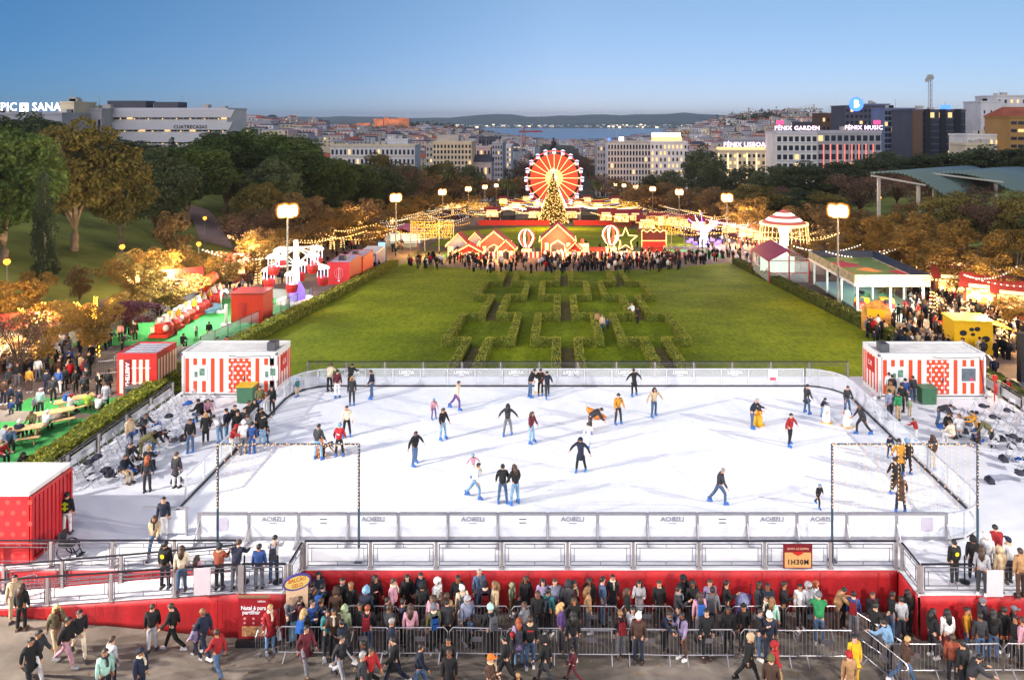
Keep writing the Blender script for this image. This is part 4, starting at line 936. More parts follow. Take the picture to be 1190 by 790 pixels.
for i, (px, py) in enumerate(P_lit): tl(px, py, 3.0, 'warm lights on a promenade trunk, %s from the near end on the right' % ORD[i], r=.4, m=m_warm, big=1.0 if px > 1060 else 1.2, fork=not (px > 1060 and py > 360))

for i, (px, py) in enumerate(((330, 312), (346, 304), (386, 290), (406, 281), (432, 278), (449, 271), (460, 266), (488, 258), (500, 254), (512, 252), (526, 250), (540, 248), (552, 246))): tl(px, py, 3.4, 'warm bulbs on a trunk among the crowd, %s further along on the left' % ORD[i], r=.45, m=m_gold if i % 2 else m_warm, big=1.7)
for i, (px, py) in enumerate(((900, 286), (890, 282), (876, 277), (866, 273), (845, 268), (832, 266), (816, 262), (796, 258), (786, 256), (770, 254), (756, 252), (742, 250), (728, 248))): tl(px, py, 3.4, 'warm bulbs on a trunk among the crowd, %s further along on the right' % ORD[i], r=.45, m=m_gold if i % 2 else m_warm, big=1.7)
by = {}
for e in TPLACED: by.setdefault((e[2], e[3]), []).append(e)
for (kd, zn), L in by.items():
    L.sort(key=lambda e: e[0])
    for i, e in enumerate(L):
        o = e[1]; o['label'] = TLAB[kd] + (', %s such from the left, ' % ORD[i] if len(L) > 1 else ' ') + zn
        o['group'] = 'trees ' + zn; o['category'] = 'tree'; del o['zone']
        n = {'pine': 'pine_tree', 'cypress': 'conifer_tree', 'plum': 'plum_tree'}.get(kd, 'leafy_tree'); o.name = n

# ================================================================ LAMPS
m_lampg = emit('lamp_glow', '#ffe0a0', 9.0); m_mast = mat('mast_grey', '#8d8882', .5, .4, var=.1)
m_sod = emit('sodium_glow', '#ff9a30', 3.5)
m_halo = bpy.data.materials.new('lamp_halo'); m_halo.use_nodes = True; nt = m_halo.node_tree; nt.nodes.remove(nt.nodes['Principled BSDF']); m_halo.cycles.emission_sampling = 'NONE'  # see-through orange glow that imitates the halo round a lit lamp
tr_ = nt.nodes.new('ShaderNodeBsdfTransparent'); em_ = nt.nodes.new('ShaderNodeEmission'); em_.inputs[0].default_value = (*lin('#ff9a28'), 1); em_.inputs[1].default_value = 1.6; ms_ = nt.nodes.new('ShaderNodeMixShader'); ms_.inputs[0].default_value = .3
nt.links.new(tr_.outputs[0], ms_.inputs[1]); nt.links.new(em_.outputs[0], ms_.inputs[2]); nt.links.new(ms_.outputs[0], nt.nodes['Material Output'].inputs['Surface'])
def make_mast():
    t = thing('lamp_post', '', 'street lamp')
    MB().tube([(0, 0, -.3), (0, 0, 10.2)], .16, 8, r2=.11).lathe([(.3, 0), (.3, .5), (.18, .6)], 10).build('pole', m_mast, t)
    MB().tube([(-.75, 0, 10.2), (.75, 0, 10.2)], .06, 6).tube([(0, -.75, 10.2), (0, .75, 10.2)], .06, 6).build('arms', m_mast, t)
    for dx, dy in ((-.72, 0), (.72, 0), (0, -.72), (0, .72)):
        l = MB().lathe([(.26, 0), (.4, .25), (.43, .85), (.3, 1.25), (.1, 1.32)], 10, (dx, dy, 10.25)).build('lamp_globe', m_lampg, t)
        MB().lathe([(.36, -.12), (.58, .2), (.64, .85), (.5, 1.32), (.3, 1.5)], 12, (dx, dy, 10.25)).build('halo_shell', m_halo, l)  # added shell carrying the halo glow, not a part of the lamp
        MB().lathe([(.1, 1.33), (.26, 1.36), (.02, 1.5)], 8, (dx, dy, 10.25)).build('cap', m_mast, l)
    return t
mast0 = make_mast(); first = True; LAMPS = []
for side, x, pxs in (('left', -31.2, None), ('right', 32.0, None)):
    for i in range(7):
        y = 84 + 55.6 * i; o = mast0 if first else copy_tree(mast0); first = False
        place(o, (x, y, g(x, y)), .78, 1, 'tall lamp post with four glowing globes, %s from the rink on the %s' % (ORD[i], side), 'tall lamp posts beside the lawns')
        LAMPS.append((x, y, g(x, y) + 11.0))
sm = thing('park_lamp', '', 'street lamp'); MB().tube([(0, 0, -.3), (0, 0, 4.2)], .07, 6, r2=.05).build('pole', m_mast, sm)
MB().ball((0, 0, 4.45), .3, 10, 6).build('lamp_globe', m_sod, sm); MB().lathe([(.06, 4.72), (.22, 4.76), (.02, 4.9)], 8).build('cap', m_dark, sm)
SM = [(142, 330, 'on the grass bank'), (231, 322, 'below the pink path'), (238, 285, 'beside the pink path'), (8, 358, 'at the left edge among golden trees'), (240, 222, 'at the head of the pink path'), (1175, 322, 'among golden trees at the right edge'), (1023, 250, 'under the curved roof of the pavilion'), (944, 240, 'in dark trees right of the swing ride')]
SLAMP = []
for i, (px, py, lab) in enumerate(SM):
    o = sm if i == 0 else copy_tree(sm); p = gpt(px, py); place(o, p, 0, 1.1, 'small park lamp with an orange glow ' + lab, 'small orange park lamps'); SLAMP.append(p)
# ================================================================ THE FAIR
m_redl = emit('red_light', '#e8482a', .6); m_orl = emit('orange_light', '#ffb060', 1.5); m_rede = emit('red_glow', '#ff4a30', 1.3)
# big wheel
wy = 268.0; wx = xat(644, wy); wz = zat(207, wy); R = 9.9; gz = g(wx, wy)
t = thing('big_wheel', 'red and white lit big wheel behind the christmas tree', 'ferris wheel', (wx, wy, gz)); hz = wz - gz
mb = MB()
for yy in (-.7, .7): mb.tube([(R * math.cos(a * PI / 24), yy, hz + R * math.sin(a * PI / 24)) for a in range(49)], .13, 6, cap=False)
mb.build('rim', m_rede, t)
MB().lathe([(.9, -.9), (1.1, -.6), (1.1, .6), (.9, .9)], 12).build('hub', m_white, t)
hub = bpy.data.objects[[o for o in KIDS[t.name]][-1].name]; hub.location = (0, 0, hz); hub.rotation_euler = (PI / 2, 0, 0)
for i in range(20):
    a = i * PI / 10; u = Vector((math.cos(a), 0, math.sin(a))); c = Vector((0, 0, hz))
    MB().bar(c + u * 1 + Vector((0, -.55, 0)), c + u * (R - .2) + Vector((0, -.7, 0)), .17).bar(c + u * 1 + Vector((0, .55, 0)), c + u * (R - .2) + Vector((0, .7, 0)), .2).build('spoke', m_warm, t)
    a2 = a + PI / 10; v = Vector((math.cos(a2), 0, math.sin(a2)))
    w_ = MB(); w_.add([c + u * 3.4, c + u * (R - 1.0), c + v * (R - 1.0), c + v * 3.4], [(0, 1, 2, 3)]); w_.build('light_panel', m_redl, t); w2_ = MB(); w2_.add([c + u * 1.0, c + u * 3.3, c + v * 3.3, c + v * 1.0], [(0, 1, 2, 3)]); w2_.build('inner_light_panel', m_orl, t)
    p = c + u * (R + .35); gd = MB().box((p.x, 0, p.z - .9), (1.1, 1.2, .8), 0, 0, 1.15).lathe([(.9, .0), (.5, .3), (.05, .5)], 8, (p.x, 0, p.z + .1)).build('gondola', m_cool, t)
    MB().bar((p.x - .45, 0, p.z - .6), (p.x - .45, 0, p.z + .1), .06).bar((p.x + .45, 0, p.z - .6), (p.x + .45, 0, p.z + .1), .06).build('frame', m_violet, gd)
for s in (-1, 1):
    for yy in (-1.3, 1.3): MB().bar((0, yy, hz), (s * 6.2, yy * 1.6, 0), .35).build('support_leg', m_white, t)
# christmas tree
ty = 232.0; tx = xat(643, ty); tz = g(tx, ty); th = zat(203, ty) - tz; tr = 4.7
t = thing('christmas_tree', 'tall cone christmas tree hung with gold lights', 'christmas tree', (tx, ty, tz)); C = []
for i in range(7000):
    z = th * (1 - math.sqrt(random.random())) ; r = tr * (1 - z / th) * random.uniform(.75, 1.02); a = random.uniform(0, 6.283); C.append((r * math.cos(a), r * math.sin(a), z + .6))
V, Q = leaves(np.array(C), .34, .3); link('foliage', np_mesh('foliage', V, Q, [leafmat('xmas_leaf', '#4a4a1a', '#7a6a26', .05)]), t)
MB().lathe([(tr * .8, .6), (tr * .4, th * .5), (.05, th * .97)], 16).build('frame', m_bark, t)
mb = MB()
for i in range(1000):
    z = th * (1 - math.sqrt(random.random())); r = tr * (1 - z / th) * 1.04 + .05; a = random.uniform(0, 6.283); mb.box((r * math.cos(a), r * math.sin(a), z + .6), (.15, .15, .15))
mb.build('light_string', m_warm, t)
st = MB()
for k in range(5):
    a = PI / 2 + k * 2 * PI / 5; st.bar((0, 0, th + 1.1), (1.1 * math.cos(a), 0, th + 1.1 + 1.1 * math.sin(a)), .28, .2)
st.build('star', m_white, t)
# monument
my = 430.0; mx_ = xat(643, my); mz = g(mx_, my); mt = zat(175, my) - mz
m_stone = mat('pale_stone', '#a59c8e', .8, var=.15, scale=.3)
t = thing('monument', 'tall stone column monument with a bronze figure behind the big wheel', 'monument', (mx_, my, mz))
MB().box((0, 0, 2), (13, 13, 4), 0, 0, .9).box((0, 0, 6.5), (8, 8, 5), 0, 0, .85).build('base', m_stone, t)
MB().lathe([(2.6, 9), (2.3, 10), (2.0, mt - 3), (2.5, mt - 2), (2.6, mt)], 14).build('column', m_stone, t)
mb = MB().tube([(0, 0, mt), (0, 0, mt + 3.2), (.1, 0, mt + 5.2), (.1, 0, mt + 6.2)], [1.3, 1.25, 1.3, .5], 8).ball((.1, 0, mt + 6.9), .62, 8, 6).tube([(.9, 0, mt + 5.2), (1.6, -.3, mt + 4), (1.2, -.9, mt + 3)], .35, 6).ball((-1.5, .3, mt + 1.6), 1.2, 8, 6)
mb.build('figure', mat('bronze_dark', '#2a3330', .6, .4, var=.1), t, True)
# light gates with bulb nets
def bulb_wall(label, px, pyb, w, h, d0=None):
    p = gpt(px, pyb); t = thing('light_arch', label, 'light arch', p); bl = MB(); fr = MB()
    for x in (-w / 2, -w / 6, w / 6, w / 2): fr.bar((x, 0, 0), (x, 0, h), .14)
    for z in (h * .42, h): fr.bar((-w / 2, 0, z), (w / 2, 0, z), .12)
    fr.build('frame', m_mast, t)
    for i in range(int(w / .3)):
        for j in range(int(h * .58 / .3)):
            if random.random() < .85: bl.box((-w / 2 + .15 + i * .3 + random.uniform(-.06, .06), -.1, h * .44 + .15 + j * .3), (.11, .06, .11))
    bl.build('light_net', m_gold, t); return t
bulb_wall('gold light net gate at the left of the village', 502, 292, 8.6, 6.2); bulb_wall('gold light net gate at the right of the village', 773, 288, 8.0, 6.6); bulb_wall('small gold light net board on the far left promenade', 557, 252, 8, 5.5); bulb_wall('small gold light net board right of the far stage', 734, 250, 8, 5.5)
# village houses
m_rwall = mat('village_red', '#b5281c', .6, var=.12, scale=1); m_snow = mat('village_snow', '#d8ccbc', .7, var=.1); m_vroof = mat('village_roof', '#a3262b', .6, var=.12)
def vhouse(label, px, pyb, w, h, dp=4.0, wall=None, glow=True):
    p = gpt(px, pyb); t = thing('village_house', label, 'christmas house', p); hw = w / 2; e = h * .52
    MB().vprism([(-hw, 0), (hw, 0), (hw, e), (0, h * .95), (-hw, e)], 0, dp).build('wall', wall or m_rwall, t)
    for s in (-1, 1):
        MB().add([(0, -.35, h), (s * (hw + .4), -.35, e - .15), (s * (hw + .4), dp + .3, e - .15), (0, dp + .3, h), (0, -.35, h - .22), (s * (hw + .4), -.35, e - .37), (s * (hw + .4), dp + .3, e - .37), (0, dp + .3, h - .22)], [(0, 1, 2, 3), (7, 6, 5, 4), (0, 4, 5, 1), (1, 5, 6, 2), (2, 6, 7, 3), (3, 7, 4, 0)]).build('roof', m_vroof, t)
    dr = MB().vprism([(-w * .18, .05), (w * .18, .05), (w * .18, h * .33), (0, h * .45), (-w * .18, h * .33)], -.05, -.005).build('door', m_dark, t)
    MB().bar((-w * .22, -.08, h * .36), (0, -.08, h * .5), .16).bar((w * .22, -.08, h * .36), (0, -.08, h * .5), .16).bar((-w * .22, -.08, 0), (-w * .22, -.08, h * .36), .16).bar((w * .22, -.08, 0), (w * .22, -.08, h * .36), .16).build('frame', m_snow, dr)
    bl = MB(); n = int(w * 2.4)
    for s in (-1, 1):
        for i in range(n + 1):
            f = i / n; bl.box((s * (hw + .4) * f, -.45, h - (h - e + .2) * f), (.2, .12, .2))
        for i in range(int(e / .3)): bl.box((s * hw, -.12, .2 + i * .3), (.14, .1, .14))
        for i in range(int(dp / .4)): bl.box((s * (hw + .42), i * .4, e - .1), (.14, .14, .14))
    bl.build('light_string', m_warm, t)
    for s in (-1, 1): MB().bx(s * w * .34 - .3, s * w * .34 + .3, -.04, -.005, h * .2, h * .42).build('window', m_warm, t)
    return t
vhouse('big red gabled christmas house below the tree', 648, 298, 6.0, 6.0, 5); vhouse('red village house with snowy gable left of the balloon', 574, 299, 5.2, 4.8)
vhouse('small pale village house at the left of the row', 532, 298, 3.6, 4.2, 4, m_snow); vhouse('flat pale village house with red windows', 552, 296, 3.6, 4.2, 3.5, m_snow); vhouse('low red village hut between pale houses', 545, 301, 4.4, 2.6, 3); vhouse('red village hut joined to the snowy gable', 588, 301, 3.0, 3.4, 3)
vhouse('little red hut right of the big house', 668, 300, 2.4, 2.8, 3)
def balloon(label, px, pyb, s):
    p = gpt(px, pyb); t = thing('balloon_figure', label, 'balloon figure', p); c = 3.2 * s
    for k in range(10):
        a = k * PI / 5; pts = []
        for i in range(9):
            q = PI * i / 8; r = 1.35 * s * math.sin(q) * (1 if i < 5 else .85); pts.append((r * math.cos(a), r * math.sin(a), c + 1.5 * s * math.cos(q)))
        MB().tube(pts, .12 * s, 5).build('rib', m_white if k % 2 else m_rede, t)
    MB().box((0, 0, .65 * s), (1.5 * s, 1.5 * s, 1.2 * s), 0, 0, 1.1).build('basket', m_warm, t)
    for x in (-.5, .5): MB().bar((x * s, 0, 1.2 * s), (x * s, 0, 1.9 * s), .07).build('rope', m_warm, t)
balloon('lit red and white balloon figure left of the big house', 612, 299, 1.1); balloon('lit white balloon figure right of the big house', 710, 297, 1.2)
p = gpt(727, 297); t = thing('star_ornament', 'lit outline star ornament with benches', 'star ornament', p); st = MB(); pts = []
for k in range(10):
    a = PI / 2 + k * PI / 5; r = 2.3 if k % 2 == 0 else 1.0; pts.append((r * math.cos(a), 0, 3.0 + r * math.sin(a)))
for a_, b_ in zip(pts, pts[1:] + pts[:1]): st.bar(a_, b_, .14)
st.build('outline', m_warm, t); MB().box((0, 0, .4), (2.6, 1.2, .8)).build('plinth', m_wood, t)
p = gpt(760, 294); t = thing('sleigh_booth', 'red booth outlined in bulbs right of the star', 'booth', p)
MB().bx(-2.2, 2.2, 0, 2.5, 0, 2.3).build('wall', m_rwall, t); MB().bx(-2.3, 2.3, .1, 2.4, 2.35, 4.2).build('upper_panel', mat('booth_dark', '#5a1c16', .6, var=.1), t); bl = MB()
for i in range(24): bl.box((-2.4 + i * .21, -.12, 4.3 + .2 * math.sin(i)), (.16, .1, .16)).box((-2.4 + i * .21, -.12, 2.4), (.14, .1, .14))
for i in range(14):
    for s in (-1, 1): bl.box((s * 2.4, -.12, .2 + i * .3), (.16, .1, .16))
bl.build('light_string', m_warm, t)
p = gpt(688, 298); t = thing('toy_train', 'lit toy train and gift boxes right of the big house', 'toy train', p)
MB().bx(-3, -.6, 0, 1.4, .5, 2.2).build('cab', m_warm, t); MB().bx(-.4, 2.6, 0, 1.4, .5, 1.5).build('wagon', m_rwall, t); MB().tube([(-1.8, .7, 2.2), (-1.8, .7, 3.1)], .3, 8).build('chimney', m_rede, t)
for x in (-2.5, -1.2, .2, 1.9): MB().tube([(x, -.05, .45), (x, .15, .45)], .45, 10).build('wheel', m_white, t)
# striped fence in front of the village and its railing
m_strp = stripes('red_white_cloth', '#d8d0cc', '#b3242a', .8)
for x0, x1, lab in ((-19, -3.5, 'red and white striped fence left of the big house'), (-3.2, 8, 'red and white striped fence before the big house'), (8.3, 27, 'red and white striped fence before the star and booth')):
    y0 = 134.0; t = thing('striped_fence', lab, 'fence', (x0, y0, g(x0, y0)))
    MB().bx(0, x1 - x0, 0, .05, .05, 1.15).build('cloth', m_strp, t); f = MB(); n = int((x1 - x0) / 2.6)
    for i in range(n + 1): f.box(((x1 - x0) * i / n, .3, .9), (.1, .1, 1.8))
    f.bar((0, .3, 1.8), (x1 - x0, .3, 1.8), .08); f.build('rail', m_dark, t)
t = thing('red_barrier_wall', 'long red hoarding at the far edge of the second lawn, left part', 'hoarding', (-25, 226, g(0, 226))); MB().bx(0, 22, 0, .15, 0, 1.6).build('panel', m_redo, t)
t = thing('red_barrier_wall', 'long red hoarding at the far edge of the second lawn, right part', 'hoarding', (4.5, 226, g(0, 226))); MB().bx(0, 18, 0, .15, 0, 1.6).build('panel', m_redo, t)
def boxtruck(label, px, py, w, h, m):
    p = gpt(px, py); t = thing('service_truck', label, 'truck', p); MB().bx(-w / 2, w / 2, 0, 3.5, .6, h).build('body', m, t); MB().bx(-w / 2 + .3, w / 2 - .3, -.04, -.005, h * .62, h - .3).build('panel', m_grey, t)
    for x in (-w * .32, w * .32): MB().tube([(x, -.02, .5), (x, .4, .5)], .5, 10).build('wheel', m_dark, t)
boxtruck('dark generator truck left of the christmas tree', 591, 259, 4.4, 3.8, m_dark); boxtruck('smaller dark truck beside the christmas tree', 606, 260, 3.6, 2.8, mat('truck_grey', '#3a3838', .5, var=.1)); boxtruck('wide dark stage box right of the christmas tree', 690, 259, 8.2, 4.0, m_dark)
# kiosks: one wooden stall, many copies
m_stl = emit('stall_light', '#ffbe70', 2.4); nt = m_stl.node_tree; tc = nt.nodes.new('ShaderNodeTexCoord'); oi = nt.nodes.new('ShaderNodeObjectInfo'); n_ = nt.nodes.new('ShaderNodeTexNoise'); n_.inputs['Scale'].default_value = 2.4; n_.noise_dimensions = '4D'
mu_ = nt.nodes.new('ShaderNodeMath'); mu_.operation = 'MULTIPLY'; mu_.inputs[1].default_value = 40; nt.links.new(oi.outputs['Random'], mu_.inputs[0]); nt.links.new(mu_.outputs[0], n_.inputs['W']); nt.links.new(tc.outputs['Object'], n_.inputs['Vector'])
r_ = nt.nodes.new('ShaderNodeValToRGB'); q_ = r_.color_ramp.elements; q_[0].position = .38; q_[0].color = (.12, .04, .01, 1); q_[1].position = .62; q_[1].color = (1, .72, .38, 1); q3 = q_.new(.5); q3.color = (.9, .38, .1, 1)
nt.links.new(n_.outputs['Fac'], r_.inputs['Fac']); nt.links.new(r_.outputs['Color'], nt.nodes['Principled BSDF'].inputs['Emission Color'])
def make_kiosk():
    t = thing('market_stall', '', 'market stall'); MB().bx(-1.6, 1.6, 0, 2.2, 0, 2.3).build('wall', mat('stall_wood', '#7a3f22', .7, var=.2, scale=3), t)
    MB().add([(-1.9, -.7, 2.3), (1.9, -.7, 2.3), (1.9, 1.1, 3.2), (-1.9, 1.1, 3.2), (1.9, 2.5, 2.4), (-1.9, 2.5, 2.4)], [(0, 1, 2, 3), (3, 2, 4, 5), (0, 3, 5), (1, 4, 2)]).build('roof', mat('stall_roof', '#7c2622', .6, var=.2, scale=1), t)
    MB().bx(-1.35, 1.35, -.03, -.003, 1.0, 2.1).build('serving_window', emit('stall_light', '#ffbe70', 2.4), t); MB().bx(-1.6, 1.6, -.45, -.04, .92, 1.0).build('counter', m_wood, t)
    MB().bx(-1.2, 1.2, -.78, -.72, 2.32, 2.62).build('sign', emit('sign_light', '#ffd49a', 1.1), t); bl = MB()
    for i in range(13): bl.box((-1.9 + i * .317, -.76, 2.1), (.14, .1, .14))
    bl.build('light_string', m_warm, t); return t
k0 = make_kiosk(); fk = True
KI = [(20, 432, .4, 1.3, 'lit stall at the left edge among the crowd'), (270, 328, .3, 1.2, 0), (212, 352, .5, 1.2, 0), (290, 318, .3, 1.2, 0), (330, 300, .3, 1.2, 0), (352, 292, .3, 1.2, 0), (378, 284, .3, 1.2, 0), (405, 278, .3, 1.2, 0), (420, 272, .3, 1.3, 0), (436, 268, .3, 1.3, 0), (448, 264, .2, 1.3, 0), (462, 258, .2, 1.3, 0), (478, 254, .2, 1.3, 0), (492, 250, .2, 1.3, 0), (505, 248, .2, 1.4, 0), (518, 246, .1, 1.4, 0), (532, 246, .1, 1.4, 0), (572, 257, 0, 1.5, 0), (621, 258, 0, 1.4, 0), (664, 258, 0, 1.4, 0), (706, 262, 0, 1.6, 0), (722, 264, 0, 1.6, 0), (736, 262, -.1, 1.5, 0), (752, 272, -.1, 1.5, 0), (764, 268, -.1, 1.5, 0), (782, 268, -.2, 1.4, 0), (798, 270, -.2, 1.4, 0), (812, 274, -.2, 1.4, 0), (826, 270, -.2, 1.3, 0), (848, 276, -.3, 1.3, 0), (868, 282, -.3, 1.3, 0), (886, 286, -.3, 1.3, 0), (880, 262, -.3, 1.3, 0), (900, 268, -.3, 1.3, 0), (1042, 316, -.4, 1.4, 0), (1075, 334, -.4, 1.4, 0), (1110, 352, -.4, 1.3, 0), (1145, 366, -.5, 1.3, 0), (1180, 372, -.5, 1.2, 0), (600, 246, 0, 1.5, 0), (625, 243, 0, 1.5, 0), (672, 244, 0, 1.5, 0), (695, 246, 0, 1.5, 0), (585, 240, 0, 1.6, 0), (612, 236, 0, 1.6, 0), (682, 238, 0, 1.6, 0), (715, 240, 0, 1.6, 0)]
cntL = cntR = cntC = 0
for px, py, r, s, lab in KI:
    o = k0 if fk else copy_tree(k0); fk = False; p = gpt(px, py)
    if not lab:
        if px < 560: cntL += 1; lab = 'wooden lit market stall, %s along the left promenade' % ORD[cntL - 1]
        elif px > 745: cntR += 1; lab = 'wooden lit market stall, %s counted along the right promenade' % ORD[cntR - 1]
        else: cntC += 1; lab = 'wooden lit market stall, %s counted round the christmas tree plaza' % ORD[cntC - 1]
    place(o, p, r, s, lab, 'lit market stalls')
# spinning gondola ride on the left
p = gpt(344, 352); t = thing('gondola_ride', 'white lit gondola ride with violet centre on the left promenade', 'fairground ride', p)
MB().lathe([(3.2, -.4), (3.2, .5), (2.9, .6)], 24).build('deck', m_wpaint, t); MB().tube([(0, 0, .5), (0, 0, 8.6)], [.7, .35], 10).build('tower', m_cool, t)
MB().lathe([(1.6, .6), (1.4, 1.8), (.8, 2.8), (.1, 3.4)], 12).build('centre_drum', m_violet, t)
for k in range(8):
    a = k * PI / 4 + .2; u = Vector((math.cos(a), math.sin(a), 0)); h = 5.6 if k % 2 else 3.4
    MB().bar((0, 0, 7.6), u * 4.3 + Vector((0, 0, h + 1.6)), .16).bar((0, 0, 5.2), u * 4.3 + Vector((0, 0, h + 1.6)), .1).build('arm', m_white, t)
    c = u * 4.4
    gd = MB().lathe([(.8, h - 1.1), (1.0, h - .5), (1.0, h)], 10, (c.x, c.y, 0)).build('gondola', m_redp, t); MB().lathe([(1.25, h + 1.2), (.9, h + 1.5), (.1, h + 1.75)], 10, (c.x, c.y, 0)).build('canopy', m_white, gd)
    f = MB()
    for q in range(4): f.bar((c.x + .9 * math.cos(q * 1.57), c.y + .9 * math.sin(q * 1.57), h), (c.x + .9 * math.cos(q * 1.57), c.y + .9 * math.sin(q * 1.57), h + 1.25), .1)
    f.build('frame', m_cool, gd)
t.scale = (.68, .68, .86)
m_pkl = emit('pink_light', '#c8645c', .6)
# swing carousel right
p = gpt(911, 300); t = thing('swing_ride', 'swing carousel with striped conical top on the right promenade', 'fairground ride', p)
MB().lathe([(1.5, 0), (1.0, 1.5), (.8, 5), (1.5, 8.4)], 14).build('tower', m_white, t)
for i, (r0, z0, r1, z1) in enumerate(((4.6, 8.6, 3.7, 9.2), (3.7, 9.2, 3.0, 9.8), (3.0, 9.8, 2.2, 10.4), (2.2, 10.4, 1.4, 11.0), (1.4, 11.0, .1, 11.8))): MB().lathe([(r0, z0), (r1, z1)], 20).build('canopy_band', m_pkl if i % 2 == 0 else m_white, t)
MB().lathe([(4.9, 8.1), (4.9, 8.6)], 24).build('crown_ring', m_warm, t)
for k in range(16):
    a = k * PI / 8; u = Vector((math.cos(a), math.sin(a), 0)); MB().bar(u * 4.7 + Vector((0, 0, 8.2)), u * 5.2 + Vector((0, 0, 3.2)), .07).build('chain', m_warm, t); MB().box(tuple(u * 5.2 + Vector((0, 0, 2.9))), (.5, .5, .5)).build('swing_seat', m_redp, t)
t.scale = (.88, .88, .76)
# crane like spider ride
p = gpt(818, 286); t = thing('spider_ride', 'violet lit spider ride with long raised arms', 'fairground ride', p)
MB().lathe([(2.2, 0), (1.3, 3), (1.0, 6.5)], 12).build('tower', m_cool, t)
for k in range(8):
    a = k * PI / 4; u = Vector((math.cos(a), math.sin(a), 0)); MB().bar((0, 0, 4), u * 5.5 + Vector((0, 0, 8.5 + (k % 3) * 1.5)), .16).build('arm', m_mast if k % 2 else m_violet, t); MB().box(tuple(u * 5.3 + Vector((0, 0, 1.6))), (1.4, 1.0, .9)).build('gondola', m_violet, t)
t.scale = (.62, .62, .6)
# crimson tent right and pink tent left
def tent(label, px, pyb, w, h, dp, roof, rz=0):
    p = gpt(px, pyb); t = thing('glazed_tent', label, 'tent', p, rz); hw = w / 2; e = h * .68
    for x in (-hw, 0, hw):
        for y in (0, dp): MB().bar((x, y, 0), (x, y, e if x else h * .97), .16).build('post', m_vroof, t)
    for s in (-1, 1): MB().add([(0, -.2, h), (s * (hw + .2), -.2, e), (s * (hw + .2), dp + .2, e), (0, dp + .2, h), (0, -.2, h - .08), (s * (hw + .2), -.2, e - .08), (s * (hw + .2), dp + .2, e - .08), (0, dp + .2, h - .08)], [(0, 1, 2, 3), (7, 6, 5, 4), (0, 4, 5, 1), (1, 5, 6, 2), (2, 6, 7, 3), (3, 7, 4, 0)]).build('roof', roof, t)
    MB().bx(-hw + .1, hw - .1, .0, .02, .1, e - .1).bx(-hw, -hw + .02, .1, dp - .1, .1, e - .1).bx(hw - .02, hw, .1, dp - .1, .1, e - .1).build('glazing', glass('tent_glass', (.8, .9, .88), .2), t)
    MB().bx(-hw + .3, hw - .3, dp * .6, dp * .62, .3, e - .5).build('lit_interior', emit('tent_light', '#e6ffe9', .9), t); f = MB()
    for z in (e * .45, e): f.bar((-hw, 0, z), (hw, 0, z), .1)
    f.build('beam', m_vroof, t)
tent('glazed tent with crimson gable roof by the right lawn hedge', 917, 329, 5.6, 4.6, 9, mat('crimson_roof', '#8a2a48', .5, var=.15, scale=.8)); tent('open tent with pink roof past the screen totem', 466, 288, 7, 4.2, 7, mat('pink_roof', '#b0586c', .6, var=.1))
# dodgem hall with painted roof
p = gpt(1000, 362); p = Vector((32.6, 80, g(32.6, 80)))
t = thing('dodgem_hall', 'fairground hall with painted green and orange roof on the right', 'fairground hall', p)
m_roofp, nt, b = new_mat('painted_roof'); vt = nt.nodes.new('ShaderNodeTexCoord'); vo = nt.nodes.new('ShaderNodeTexVoronoi'); vo.inputs['Scale'].default_value = .42
nt.links.new(vt.outputs['Object'], vo.inputs['Vector']); rr = nt.nodes.new('ShaderNodeValToRGB'); rr.color_ramp.interpolation = 'CONSTANT'; e = rr.color_ramp.elements
sx_ = nt.nodes.new('ShaderNodeSeparateColor'); nt.links.new(vo.outputs['Color'], sx_.inputs[0]); nt.links.new(sx_.outputs[0], rr.inputs['Fac'])
e[0].color = (*lin('#5f7c34'), 1); e[1].position = .4; e[1].color = (*lin('#c8913f'), 1); k_ = e.new(.68); k_.color = (*lin('#8f9a3c'), 1); k_ = e.new(.85); k_.color = (*lin('#a8323c'), 1)
nt.links.new(rr.outputs['Color'], b.inputs['Base Color'])
W, D, Hh = 7.2, 13.5, 3.3
MB().bx(0, W, 0, D, Hh, Hh + .12).build('roof', m_roofp, t); MB().bx(-.5, W + .5, -.5, D + .5, Hh - .35, Hh - .02).build('fascia', m_wpaint, t)
f = MB(); f.bx(-.5, W + .5, -.56, -.5, Hh - .02, Hh + .9).bx(-.56, -.5, -.5, D + .5, Hh - .02, Hh + .9)
f.build('painted_parapet', mat('parapet_paint', '#8f8a70', .6, var=.55, scale=1.6, detail=6), t); MB().bx(W + .5, W + .6, -.5, D + .5, Hh - .02, Hh + .9).bx(-.5, W + .5, D + .5, D + .6, Hh - .02, Hh + .9).build('rear_parapet', mat('parapet_navy', '#22304a', .6, var=.2), t)
for x in (0, W / 2, W):
    for y in (0, D / 3, D * 2 / 3, D): MB().bx(x - .1, x + .1, y - .1, y + .1, 0, Hh - .35).build('post', m_wpaint, t)
MB().bx(0, W, 0, D, .05, .3).build('floor', mat('dodgem_floor', '#8fa597', .3, .2, var=.1), t); MB().bx(1.5, W - 1.5, 4, 9, Hh - .45, Hh - .38).build('ceiling_light', emit('hall_light', '#dffff0', 3, 'AUTO'), t)
for i in range(7): 
    q = (.8 + i * .93, .9 + (i % 3) * 2.1, .3); c = thing('dodgem_car', 'bumper car under the painted roof, %s from the left' % ORD[i], 'bumper car', p + Vector(q), i * 1.1, 'bumper cars under the hall'); MB().box((0, 0, .3), (1.1, 1.7, .5), 0, 0, .85).build('body', [m_redp, m_yel, m_bing][i % 3], c); MB().box((0, .35, .7), (.8, .3, .5)).build('seat', m_dark, c); MB().tube([(0, .8, .5), (0, .8, 2.6)], .02, 5).build('pole', m_mast, c)
